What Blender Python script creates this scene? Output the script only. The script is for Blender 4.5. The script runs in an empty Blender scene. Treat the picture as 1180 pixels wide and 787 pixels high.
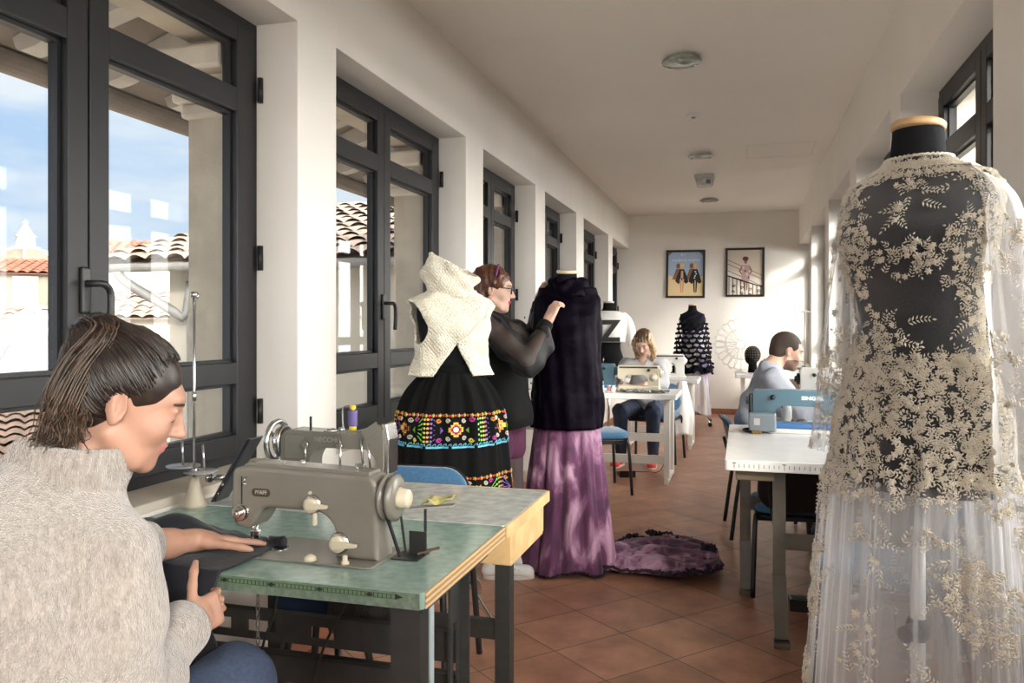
import bpy, bmesh, math, random
import numpy as np
from mathutils import Vector, Matrix, Euler
PI = math.pi
random.seed(7)
SC = bpy.context.scene
COL = SC.collection

# ---------------------------------------------------------------- camera
cam_data = bpy.data.cameras.new('camera')
cam = bpy.data.objects.new('camera', cam_data)
COL.objects.link(cam)
cam.location = (0, 0, 1.32)
cam.rotation_euler = (PI / 2, 0, math.atan(266 / 930))
cam_data.sensor_width = 36
cam_data.lens = 930 / 1180 * 36
cam_data.shift_y = -16.5 / 1180
cam_data.clip_start = 0.05
cam_data.clip_end = 600
SC.camera = cam

# ---------------------------------------------------------------- light and exposure
SC.view_settings.view_transform = 'Standard'
SC.view_settings.look = 'None'
SC.view_settings.gamma = 1
SC.view_settings.use_curve_mapping = False
SC.view_settings.exposure = 0.12
SKY_LEFT, SKY_RIGHT, SKY_BACK = 0.95, 16.0, 1.3
SUN_STRENGTH = 5.5
SUN_DIR = (-0.58, 0.78, -0.30)
try:
    SC.cycles.max_bounces = 10
    SC.cycles.diffuse_bounces = 6
    SC.cycles.transparent_max_bounces = 24
    SC.cycles.use_denoising = True
    SC.cycles.sample_clamp_indirect = 8
    SC.cycles.caustics_reflective = False
    SC.cycles.caustics_refractive = False
except Exception:
    pass

def build_world():
    w = bpy.data.worlds.new('sky'); SC.world = w; w.use_nodes = True
    nt = w.node_tree; N = nt.nodes; L = nt.links; N.clear()
    out = N.new('ShaderNodeOutputWorld'); bg = N.new('ShaderNodeBackground')
    tc = N.new('ShaderNodeTexCoord'); sep = N.new('ShaderNodeSeparateXYZ')
    L.new(tc.outputs['Generated'], sep.inputs[0])
    # soft streaky cloud
    mp = N.new('ShaderNodeMapping'); mp.inputs['Scale'].default_value = (1.5, 1.5, 6.0)
    mp.inputs['Rotation'].default_value = (0.25, 0.0, 0.3)
    L.new(tc.outputs['Generated'], mp.inputs[0])
    no = N.new('ShaderNodeTexNoise'); no.inputs['Scale'].default_value = 2.2
    no.inputs['Detail'].default_value = 6; no.inputs['Roughness'].default_value = 0.55
    L.new(mp.outputs[0], no.inputs['Vector'])
    cr = N.new('ShaderNodeValToRGB')
    cr.color_ramp.elements[0].position = 0.36; cr.color_ramp.elements[0].color = (0.50, 0.70, 0.98, 1)
    cr.color_ramp.elements[1].position = 0.57; cr.color_ramp.elements[1].color = (0.90, 0.97, 1.03, 1)
    L.new(no.outputs['Fac'], cr.inputs[0])
    # horizon haze
    hz = N.new('ShaderNodeMapRange'); hz.inputs['From Min'].default_value = 0.0; hz.inputs['From Max'].default_value = 0.30
    hz.inputs['To Min'].default_value = 0.45; hz.inputs['To Max'].default_value = 0.0
    L.new(sep.outputs['Z'], hz.inputs['Value'])
    mx = N.new('ShaderNodeMix'); mx.data_type = 'RGBA'
    L.new(hz.outputs[0], mx.inputs[0]); L.new(cr.outputs[0], mx.inputs[6])
    mx.inputs[7].default_value = (0.62, 0.80, 1.0, 1)
    # the hazy sun side of the sky is far brighter than the side away from the sun
    sx = N.new('ShaderNodeMapRange'); sx.interpolation_type = 'SMOOTHSTEP'
    sx.inputs['From Min'].default_value = -0.10; sx.inputs['From Max'].default_value = 0.45
    sx.inputs['To Min'].default_value = SKY_LEFT; sx.inputs['To Max'].default_value = SKY_RIGHT
    L.new(sep.outputs['X'], sx.inputs['Value'])
    # the haze glare is strongest towards the horizon
    el = N.new('ShaderNodeMapRange'); el.interpolation_type = 'SMOOTHSTEP'; el.inputs['From Min'].default_value = 0.35; el.inputs['From Max'].default_value = 0.85
    el.inputs['To Min'].default_value = 1.0; el.inputs['To Max'].default_value = 0.25
    L.new(sep.outputs['Z'], el.inputs['Value'])
    em = N.new('ShaderNodeMath'); em.operation = 'MULTIPLY'; L.new(sx.outputs[0], em.inputs[0]); L.new(el.outputs[0], em.inputs[1])
    ex = N.new('ShaderNodeMath'); ex.operation = 'MAXIMUM'; L.new(em.outputs[0], ex.inputs[0]); ex.inputs[1].default_value = SKY_LEFT
    sy = N.new('ShaderNodeMapRange'); sy.interpolation_type = 'SMOOTHSTEP'
    sy.inputs['From Min'].default_value = 0.25; sy.inputs['From Max'].default_value = -0.75
    sy.inputs['To Min'].default_value = 0.0; sy.inputs['To Max'].default_value = SKY_BACK
    L.new(sep.outputs['Y'], sy.inputs['Value'])
    ad = N.new('ShaderNodeMath'); ad.operation = 'ADD'
    L.new(ex.outputs[0], ad.inputs[0]); L.new(sy.outputs[0], ad.inputs[1])
    # the bright side is white haze
    wf = N.new('ShaderNodeMapRange'); wf.inputs['From Min'].default_value = 1.0; wf.inputs['From Max'].default_value = 4.0
    L.new(ad.outputs[0], wf.inputs['Value'])
    m2 = N.new('ShaderNodeMix'); m2.data_type = 'RGBA'
    L.new(wf.outputs[0], m2.inputs[0]); L.new(mx.outputs[2], m2.inputs[6]); m2.inputs[7].default_value = (1.0, 0.965, 0.92, 1)
    L.new(m2.outputs[2], bg.inputs['Color']); L.new(ad.outputs[0], bg.inputs['Strength'])
    L.new(bg.outputs[0], out.inputs[0])
build_world()
sd = bpy.data.lights.new('sun', 'SUN'); sd.energy = SUN_STRENGTH; sd.angle = math.radians(9.0); sd.color = (1, 0.93, 0.82)
sun = bpy.data.objects.new('sun', sd); COL.objects.link(sun); sun.rotation_euler = Vector(SUN_DIR).to_track_quat('-Z', 'Y').to_euler()
sun.location = (6, -4, 8)

# ---------------------------------------------------------------- materials
MATS = {}
def mat(name, col, rough=0.6, metal=0.0, spec=0.5, var=0.0, vscale=8.0, bump=0.0, bscale=60.0, sheen=0.0, coat=0.0, col2=None, detail=4):
    if name in MATS: return MATS[name]
    m = bpy.data.materials.new(name); m.use_nodes = True; MATS[name] = m
    nt = m.node_tree; N = nt.nodes; L = nt.links
    b = N['Principled BSDF']
    c4 = (*col, 1)
    b.inputs['Base Color'].default_value = c4; b.inputs['Roughness'].default_value = rough
    b.inputs['Metallic'].default_value = metal; b.inputs['Specular IOR Level'].default_value = spec
    if sheen: b.inputs['Sheen Weight'].default_value = sheen; b.inputs['Sheen Roughness'].default_value = 0.4
    if coat: b.inputs['Coat Weight'].default_value = coat; b.inputs['Coat Roughness'].default_value = 0.15
    m.diffuse_color = c4
    if var or bump:
        tc = N.new('ShaderNodeTexCoord')
    if var:
        no = N.new('ShaderNodeTexNoise'); no.inputs['Scale'].default_value = vscale; no.inputs['Detail'].default_value = detail
        L.new(tc.outputs['Object'], no.inputs['Vector'])
        cr = N.new('ShaderNodeValToRGB')
        a = col2 if col2 else tuple(max(0, x * (1 - var)) for x in col)
        bb = col if col2 else tuple(min(1, x * (1 + var)) for x in col)
        cr.color_ramp.elements[0].position = 0.33; cr.color_ramp.elements[0].color = (*a, 1)
        cr.color_ramp.elements[1].position = 0.67; cr.color_ramp.elements[1].color = (*bb, 1)
        L.new(no.outputs['Fac'], cr.inputs[0]); L.new(cr.outputs[0], b.inputs['Base Color'])
    if bump:
        n2 = N.new('ShaderNodeTexNoise'); n2.inputs['Scale'].default_value = bscale; n2.inputs['Detail'].default_value = 3
        L.new(tc.outputs['Object'], n2.inputs['Vector'])
        bp = N.new('ShaderNodeBump'); bp.inputs['Strength'].default_value = bump; bp.inputs['Distance'].default_value = 0.01
        L.new(n2.outputs['Fac'], bp.inputs['Height']); L.new(bp.outputs[0], b.inputs['Normal'])
    return m

def glass_mat():
    m = bpy.data.materials.new('window_glass'); m.use_nodes = True
    nt = m.node_tree; N = nt.nodes; L = nt.links; N.clear()
    o = N.new('ShaderNodeOutputMaterial'); mx = N.new('ShaderNodeMixShader')
    t = N.new('ShaderNodeBsdfTransparent'); g = N.new('ShaderNodeBsdfGlossy'); g.inputs['Roughness'].default_value = 0.02
    t.inputs[0].default_value = (0.96, 0.97, 0.97, 1)
    lw = N.new('ShaderNodeLayerWeight'); pw = N.new('ShaderNodeMath'); pw.operation = 'POWER'; pw.inputs[1].default_value = 4.5
    ma = N.new('ShaderNodeMath'); ma.operation = 'MULTIPLY_ADD'; ma.inputs[1].default_value = 0.6; ma.inputs[2].default_value = 0.012
    lw.inputs[0].default_value = 0.5
    L.new(lw.outputs['Facing'], pw.inputs[0]); L.new(pw.outputs[0], ma.inputs[0]); L.new(ma.outputs[0], mx.inputs[0]); L.new(t.outputs[0], mx.inputs[1]); L.new(g.outputs[0], mx.inputs[2])
    L.new(mx.outputs[0], o.inputs[0])
    return m
GLASS = glass_mat()

# ---------------------------------------------------------------- mesh helpers
def link(name, me, m=None, parent=None, smooth=False):
    o = bpy.data.objects.new(name, me); COL.objects.link(o)
    if m is not None:
        for x in (m if isinstance(m, (list, tuple)) else [m]): me.materials.append(x)
    if parent is not None: o.parent = parent
    if smooth:
        me.polygons.foreach_set('use_smooth', [True] * len(me.polygons))
    return o

def tag(o, label, cat, group=None, kind=None):
    if label: o['label'] = label
    if cat: o['category'] = cat
    if group: o['group'] = group
    if kind: o['kind'] = kind
    return o

def thing(name, label, cat, loc=(0, 0, 0), rz=0.0, group=None):
    o = bpy.data.objects.new(name, None); COL.objects.link(o)
    o.empty_display_size = 0.1
    o.location = loc; o.rotation_euler = (0, 0, rz)
    return tag(o, label, cat, group)

def dup(root, loc, rz, label=None, group=None):
    r = root.copy(); COL.objects.link(r); r.location = loc; r.rotation_euler = (0, 0, rz)
    if label: r['label'] = label
    if group: r['group'] = group
    for ch in list(root.children):
        c = ch.copy(); COL.objects.link(c); c.parent = r
        for g in ch.children:
            d = g.copy(); COL.objects.link(d); d.parent = c
    return r

def V(*a): return Vector(a if len(a) > 1 else a[0])

class B:
    """collects shapes; .obj() links them as ONE mesh object"""
    def __init__(s): s.bm = bmesh.new(); s.mi = 0
    def _mark(s, verts, fs, mi):
        for f in fs: f.material_index = mi
    def box(s, c, size, rot=None, bevel=0.0, mi=0, seg=2):
        b2 = bmesh.new()
        bmesh.ops.create_cube(b2, size=1)
        bmesh.ops.scale(b2, vec=Vector(size), verts=b2.verts)
        if bevel > 0:
            bmesh.ops.bevel(b2, geom=list(b2.edges), offset=min(bevel, min(size) * 0.49), segments=seg, profile=0.5, affect='EDGES')
        if rot: bmesh.ops.rotate(b2, cent=(0, 0, 0), matrix=Euler(rot).to_matrix() if not isinstance(rot, Matrix) else rot, verts=b2.verts)
        bmesh.ops.translate(b2, vec=Vector(c), verts=b2.verts)
        return s._merge(b2, mi)
    def _merge(s, b2, mi):
        vm = {}
        for v in b2.verts: vm[v] = s.bm.verts.new(v.co)
        for f in b2.faces:
            try:
                nf = s.bm.faces.new([vm[v] for v in f.verts]); nf.material_index = mi; nf.smooth = f.smooth
            except ValueError: pass
        b2.free(); return s
    def bar(s, p0, p1, w, h, up=(0, 0, 1), bevel=0.0, mi=0):
        """rectangular bar from p0 to p1; w across, h along up"""
        p0, p1 = Vector(p0), Vector(p1); d = p1 - p0; ln = d.length; d.normalize()
        u = Vector(up)
        x = u.cross(d)
        if x.length < 1e-4: x = Vector((1, 0, 0)).cross(d)
        x.normalize(); y = d.cross(x)
        R = Matrix((x, y, d)).transposed()
        return s.box((p0 + p1) / 2, (w, h, ln), rot=R, bevel=bevel, mi=mi)
    def ring_loft(s, rings, close=True, caps=(True, True), mi=0, smooth=True):
        vs = [[s.bm.verts.new(p) for p in r] for r in rings]
        n = len(vs[0])
        for a, b in zip(vs[:-1], vs[1:]):
            for i in range(n if close else n - 1):
                j = (i + 1) % n
                try:
                    f = s.bm.faces.new((a[i], a[j], b[j], b[i])); f.material_index = mi; f.smooth = smooth
                except ValueError: pass
        if close:
            if caps[0]:
                f = s.bm.faces.new(list(reversed(vs[0]))); f.material_index = mi
            if caps[1]:
                f = s.bm.faces.new(vs[-1]); f.material_index = mi
        return s
    def tube(s, pts, r, seg=10, mi=0, caps=True):
        pts = [Vector(p) for p in pts]; n = len(pts)
        rr = r if isinstance(r, (list, tuple)) else [r] * n
        T = []
        for i in range(n):
            a = pts[max(0, i - 1)]; b = pts[min(n - 1, i + 1)]
            T.append((b - a).normalized() if (b - a).length > 1e-9 else Vector((0, 0, 1)))
        up = Vector((0, 0, 1)) if abs(T[0].z) < 0.9 else Vector((1, 0, 0))
        x = up.cross(T[0]).normalized(); rings = []
        for i in range(n):
            x = (x - T[i] * x.dot(T[i]))
            x = x.normalized() if x.length > 1e-6 else up.cross(T[i]).normalized()
            y = T[i].cross(x)
            rings.append([pts[i] + (x * math.cos(2 * PI * k / seg) + y * math.sin(2 * PI * k / seg)) * rr[i] for k in range(seg)])
        return s.ring_loft(rings, caps=(caps, caps), mi=mi)
    def cyl(s, p0, p1, r0, r1=None, seg=20, mi=0):
        return s.tube([p0, p1], [r0, r0 if r1 is None else r1], seg=seg, mi=mi)
    def lathe(s, prof, c=(0, 0, 0), axis=(0, 0, 1), seg=28, mi=0, caps=True):
        """prof: list of (radius, height) along axis"""
        c = Vector(c); a = Vector(axis).normalized()
        x = (Vector((0, 0, 1)) if abs(a.z) < 0.9 else Vector((1, 0, 0))).cross(a).normalized(); y = a.cross(x)
        rings = [[c + a * h + (x * math.cos(2 * PI * k / seg) + y * math.sin(2 * PI * k / seg)) * max(r, 1e-4) for k in range(seg)] for r, h in prof]
        return s.ring_loft(rings, caps=(caps, caps), mi=mi)
    def ell(s, c, r, rot=None, seg=20, rings=12, mi=0):
        R = rot if isinstance(rot, Matrix) else (Euler(rot).to_matrix() if rot else Matrix.Identity(3))
        rs = []
        for i in range(rings + 1):
            t = PI * i / rings; t = min(max(t, 0.03), PI - 0.03)
            rs.append([Vector(c) + R @ Vector((r[0] * math.sin(t) * math.cos(2 * PI * k / seg), r[1] * math.sin(t) * math.sin(2 * PI * k / seg), -r[2] * math.cos(t))) for k in range(seg)])
        return s.ring_loft(rs, mi=mi)
    def prism(s, outline, depth, frame=None, bevel=0.0, mi=0, seg=3, smooth=False):
        """outline: list of (u, v); extruded along w by depth (centred). frame: (origin, u, v, w)"""
        b2 = bmesh.new()
        o, u, v, w = frame if frame else (Vector((0, 0, 0)), Vector((1, 0, 0)), Vector((0, 0, 1)), Vector((0, 1, 0)))
        o, u, v, w = Vector(o), Vector(u), Vector(v), Vector(w)
        A = [b2.verts.new(o + u * p[0] + v * p[1] - w * depth / 2) for p in outline]
        Bv = [b2.verts.new(o + u * p[0] + v * p[1] + w * depth / 2) for p in outline]
        fa = b2.faces.new(A); fb = b2.faces.new(list(reversed(Bv)))
        n = len(A)
        for i in range(n):
            b2.faces.new((A[i], Bv[i], Bv[(i + 1) % n], A[(i + 1) % n]))
        b2.normal_update()
        bmesh.ops.recalc_face_normals(b2, faces=b2.faces)
        if bevel > 0:
            es = list(fa.edges) + list(fb.edges)
            bmesh.ops.bevel(b2, geom=es, offset=bevel, segments=seg, profile=0.5, affect='EDGES', clamp_overlap=True)
        if smooth:
            for f in b2.faces: f.smooth = True
        return s._merge(b2, mi)
    def quadgrid(s, fn, nu, nv, mi=0, smooth=True):
        """fn(i, j) -> point for 0..nu, 0..nv"""
        vs = [[s.bm.verts.new(fn(i, j)) for j in range(nv + 1)] for i in range(nu + 1)]
        for i in range(nu):
            for j in range(nv):
                f = s.bm.faces.new((vs[i][j], vs[i + 1][j], vs[i + 1][j + 1], vs[i][j + 1])); f.smooth = smooth; f.material_index = mi
        return s
    def obj(s, name, m, parent=None, smooth=None, solid=0.0, sub=0):
        bmesh.ops.recalc_face_normals(s.bm, faces=s.bm.faces) if not solid else None
        me = bpy.data.meshes.new(name); s.bm.to_mesh(me); s.bm.free()
        o = link(name, me, m, parent)
        if smooth is True:
            me.polygons.foreach_set('use_smooth', [True] * len(me.polygons))
        if solid:
            md = o.modifiers.new('thickness', 'SOLIDIFY'); md.thickness = solid; md.offset = 0
        if sub:
            md = o.modifiers.new('smooth', 'SUBSURF'); md.levels = sub; md.render_levels = sub
        return o

def rrect(w, h, r, n=5, cx=0, cy=0):
    """rounded rectangle outline"""
    out = []
    for (sx, sy, a0) in ((1, -1, -90), (1, 1, 0), (-1, 1, 90), (-1, -1, 180)):
        for i in range(n + 1):
            a = math.radians(a0 + 90 * i / n)
            out.append((cx + sx * (w / 2 - r) + r * math.cos(a), cy + sy * (h / 2 - r) + r * math.sin(a)))
    return out

def rpoly(pts, n=5):
    """polygon with rounded corners: pts = (x, y, radius)"""
    out = []; N = len(pts)
    for i in range(N):
        p = Vector(pts[i][:2]); a = Vector(pts[i - 1][:2]); b = Vector(pts[(i + 1) % N][:2]); r = pts[i][2] if len(pts[i]) > 2 else 0
        if r <= 0: out.append(tuple(p)); continue
        d1 = (a - p); d2 = (b - p); l = min(r, d1.length * 0.49, d2.length * 0.49)
        q1 = p + d1.normalized() * l; q2 = p + d2.normalized() * l
        for k in range(n + 1):
            t = k / n
            out.append(tuple(q1 * (1 - t) ** 2 + p * 2 * t * (1 - t) + q2 * t * t))
    return out

def text_mesh(name, body, size, m, loc, rot, parent=None, depth=0.0006, bold=0.0, sx=1.0):
    cu = bpy.data.curves.new(name, 'FONT'); cu.body = body; cu.size = size; cu.extrude = depth; cu.offset = bold
    cu.align_x = 'CENTER'; cu.align_y = 'CENTER'; cu.resolution_u = 3
    tmp = bpy.data.objects.new(name, cu); COL.objects.link(tmp)
    dg = bpy.context.evaluated_depsgraph_get(); dg.update()
    me = bpy.data.meshes.new_from_object(tmp.evaluated_get(dg))
    bpy.data.objects.remove(tmp); bpy.data.curves.remove(cu)
    o = link(name, me, m, parent); o.location = loc; o.rotation_euler = rot; o.scale = (sx, 1, 1)
    return o

def smooth_path(pts, n=8):
    """Catmull-Rom through pts"""
    P = [Vector(p) for p in pts]; out = []
    for i in range(len(P) - 1):
        p0 = P[max(0, i - 1)]; p1 = P[i]; p2 = P[i + 1]; p3 = P[min(len(P) - 1, i + 2)]
        for k in range(n):
            t = k / n
            out.append(0.5 * ((2 * p1) + (p2 - p0) * t + (2 * p0 - 5 * p1 + 4 * p2 - p3) * t * t + (3 * p1 - p0 - 3 * p2 + p3) * t ** 3))
    out.append(P[-1]); return out
# ================================================================ THE ROOM
XL, XR, YB, YF, H = -1.72, 0.80, -3.4, 12.65, 3.06
LINTEL, SILL = 2.55, 0.79
M_WALL = mat('wall_paint', (0.76, 0.725, 0.675), rough=0.85, var=0.03, vscale=1.5, bump=0.06, bscale=40)
M_CEIL = mat('ceiling_paint', (0.80, 0.765, 0.72), rough=0.9, var=0.02, vscale=0.8)
M_EXT = mat('exterior_render', (0.42, 0.37, 0.30), rough=0.9, var=0.12, vscale=6, bump=0.2, bscale=80)
M_STONE = mat('pale_stone', (0.55, 0.49, 0.41), rough=0.8, var=0.1, vscale=10)
M_FRAME = mat('anthracite_metal', (0.013, 0.013, 0.0145), rough=0.42, spec=0.35)
M_BLACK = mat('black_plastic', (0.012, 0.012, 0.013), rough=0.4)
M_SILL = mat('sill_paint', (0.50, 0.45, 0.37), rough=0.7, var=0.08, vscale=4)

def floor_mat():
    m = bpy.data.materials.new('terracotta_tile'); m.use_nodes = True
    nt = m.node_tree; N = nt.nodes; L = nt.links; b = N['Principled BSDF']
    tc = N.new('ShaderNodeTexCoord'); mp = N.new('ShaderNodeMapping'); mp.vector_type = 'TEXTURE'
    mp.inputs['Location'].default_value = (-0.748, 3.696, 0)
    mp.inputs['Rotation'].default_value = (0, 0, math.radians(-41.3))
    L.new(tc.outputs['Object'], mp.inputs[0])
    br = N.new('ShaderNodeTexBrick'); br.offset = 0; br.squash = 1
    br.inputs['Scale'].default_value = 1; br.inputs['Brick Width'].default_value = 0.328; br.inputs['Row Height'].default_value = 0.358
    br.inputs['Mortar Size'].default_value = 0.0032; br.inputs['Mortar Smooth'].default_value = 0.1; br.inputs['Bias'].default_value = 0
    br.inputs['Color1'].default_value = (0.43, 0.225, 0.148, 1); br.inputs['Color2'].default_value = (0.33, 0.165, 0.105, 1)
    br.inputs['Mortar'].default_value = (0.10, 0.068, 0.052, 1)
    L.new(mp.outputs[0], br.inputs['Vector'])
    no = N.new('ShaderNodeTexNoise'); no.inputs['Scale'].default_value = 5.5; no.inputs['Detail'].default_value = 7; no.inputs['Roughness'].default_value = 0.62
    L.new(tc.outputs['Object'], no.inputs['Vector'])
    cr = N.new('ShaderNodeValToRGB')
    cr.color_ramp.elements[0].position = 0.30; cr.color_ramp.elements[0].color = (0.66, 0.60, 0.56, 1)
    cr.color_ramp.elements[1].position = 0.66; cr.color_ramp.elements[1].color = (1.25, 1.25, 1.22, 1)
    L.new(no.outputs['Fac'], cr.inputs[0])
    mx = N.new('ShaderNodeMix'); mx.data_type = 'RGBA'; mx.blend_type = 'MULTIPLY'; mx.inputs[0].default_value = 1
    L.new(br.outputs['Color'], mx.inputs[6]); L.new(cr.outputs[0], mx.inputs[7])
    L.new(mx.outputs[2], b.inputs['Base Color'])
    rr = N.new('ShaderNodeMapRange'); rr.inputs['To Min'].default_value = 0.24; rr.inputs['To Max'].default_value = 0.48
    L.new(no.outputs['Fac'], rr.inputs['Value']); L.new(rr.outputs[0], b.inputs['Roughness'])
    bp = N.new('ShaderNodeBump'); bp.inputs['Strength'].default_value = 0.35; bp.inputs['Distance'].default_value = 0.004; bp.invert = True
    L.new(br.outputs['Fac'], bp.inputs['Height'])
    b2 = N.new('ShaderNodeBump'); b2.inputs['Strength'].default_value = 0.06; b2.inputs['Distance'].default_value = 0.01
    L.new(no.outputs['Fac'], b2.inputs['Height']); L.new(bp.outputs[0], b2.inputs['Normal']); L.new(b2.outputs[0], b.inputs['Normal'])
    return m
M_TILE = floor_mat()

def struct(name, b, m, smooth=None):
    o = b.obj(name, m, smooth=smooth); o['kind'] = 'structure'; return o

def bx(b, x0, x1, y0, y1, z0, z1, **k):
    b.box(((x0 + x1) / 2, (y0 + y1) / 2, (z0 + z1) / 2), (abs(x1 - x0), abs(y1 - y0), abs(z1 - z0)), **k)

b = B(); bx(b, -1.93, 1.03, YB, YF, -0.2, 0); struct('floor', b, M_TILE)
b = B(); bx(b, -2.2, 1.3, YB - .2, YF + .2, H, H + 0.25); struct('ceiling', b, M_CEIL)
b = B(); bx(b, -2.2, 1.3, YF, YF + 0.3, -0.2, H); struct('wall_end', b, M_WALL)

LEFT = [(-2.75, -1.02), (-0.72, 0.80), (1.09, 2.88), (3.20, 4.93), (5.29, 6.75), (7.10, 8.53), (8.94, 10.67), (11.04, 12.65)]
RIGHT = [(-2.75, -1.02), (-0.72, 0.80), (1.12, 2.66), (3.02, 4.667), (4.965, 6.387), (6.75, 8.35), (8.75, 10.40), (10.75, 12.65)]

def side_wall(name, xi, xo, niches, mouter=True):
    """wall with a run of floor-to-lintel niches; inner face at xi, outer face at xo"""
    b = B()
    ys = [YB] + [v for n in niches for v in n] + [YF]
    for k in range(0, len(ys), 2):
        if ys[k + 1] - ys[k] > 0.01: bx(b, xi, xo, ys[k], ys[k + 1], -0.2, H)
    for y0, y1 in niches:
        bx(b, xi, xo, y0, y1, LINTEL, H)
        bx(b, xi, xo, y0, y1, -0.2, SILL - 0.03)
    return struct(name, b, M_WALL)
side_wall('wall_left', XL, -1.975, LEFT)
side_wall('wall_right', XR, 1.055, RIGHT)

# outside face of the left wall: piers with a moulded cornice under the eaves
b = B(); b2 = B()
ys = [YB] + [v for n in LEFT for v in n] + [YF]
for k in range(0, len(ys), 2):
    if ys[k + 1] - ys[k] > 0.01:
        bx(b, -1.976, -2.21, ys[k] - 0.03, ys[k + 1] + 0.03, -0.6, 2.50)
        for z0, z1, o in ((2.18, 2.24, .025), (2.24, 2.32, .05), (2.36, 2.46, .09)):
            bx(b2, -1.99, -2.21 - o, ys[k] - 0.03 - o, ys[k + 1] + 0.03 + o, z0, z1, bevel=0.015)
for y0, y1 in LEFT:
    bx(b, -1.976, -2.21, y0 + .03, y1 - .03, 2.50, 2.75)
    bx(b, -1.976, -2.25, y0 + .03, y1 - .03, -0.6, 0.74)
struct('trim_1', b, M_EXT); struct('trim_2', b2, M_STONE)
b = B()
ys = [YB] + [v for n in RIGHT for v in n] + [YF]
for k in range(0, len(ys), 2):
    if ys[k + 1] - ys[k] > 0.01: bx(b, 1.056, 1.29, ys[k] - .03, ys[k + 1] + .03, -0.6, 2.6)
for y0, y1 in RIGHT: bx(b, 1.056, 1.29, y0 + .03, y1 - .03, 2.56, 3.0); bx(b, 1.056, 1.29, y0 + .03, y1 - .03, -.6, .74)
struct('trim_3', b, mat('pale_render', (0.62, 0.57, 0.48), rough=0.9, var=0.08))

# inner sills
b = B()
for y0, y1 in LEFT: bx(b, -1.725, -1.975, y0 + .004, y1 - .004, SILL - 0.031, SILL - 0.002, bevel=0.004)
struct('trim_4', b, M_SILL)
b = B()
for y0, y1 in RIGHT: bx(b, 0.805, 1.055, y0 + .004, y1 - .004, SILL - 0.031, SILL - 0.002, bevel=0.004)
struct('trim_5', b, M_SILL)

# tile skirting
M_SKIRT = mat('skirting_tile', (0.30, 0.12, 0.065), rough=0.45, var=0.15, vscale=9)
b = B(); bx(b, XL - .2, XR + .2, YF - 0.012, YF, 0, 0.085); struct('baseboard_end', b, M_SKIRT)
b = B(); bx(b, XL, XL + 0.012, YB, YF - .013, 0, 0.085); struct('baseboard_left', b, M_SKIRT)
b = B(); bx(b, XR - 0.012, XR, YB, YF - .013, 0, 0.085); struct('baseboard_right', b, M_SKIRT)

# rear wall behind the photographer with a wide open gap, added to let daylight in
b = B()
bx(b, -2.2, -1.5, YB - .3, YB, -.2, H); bx(b, 0.6, 1.3, YB - .3, YB, -.2, H)
bx(b, -1.5, 0.6, YB - .3, YB, 2.6, H); bx(b, -1.5, 0.6, YB - .3, YB, -.2, 0.6)
struct('wall_rear', b, M_WALL)

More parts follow.
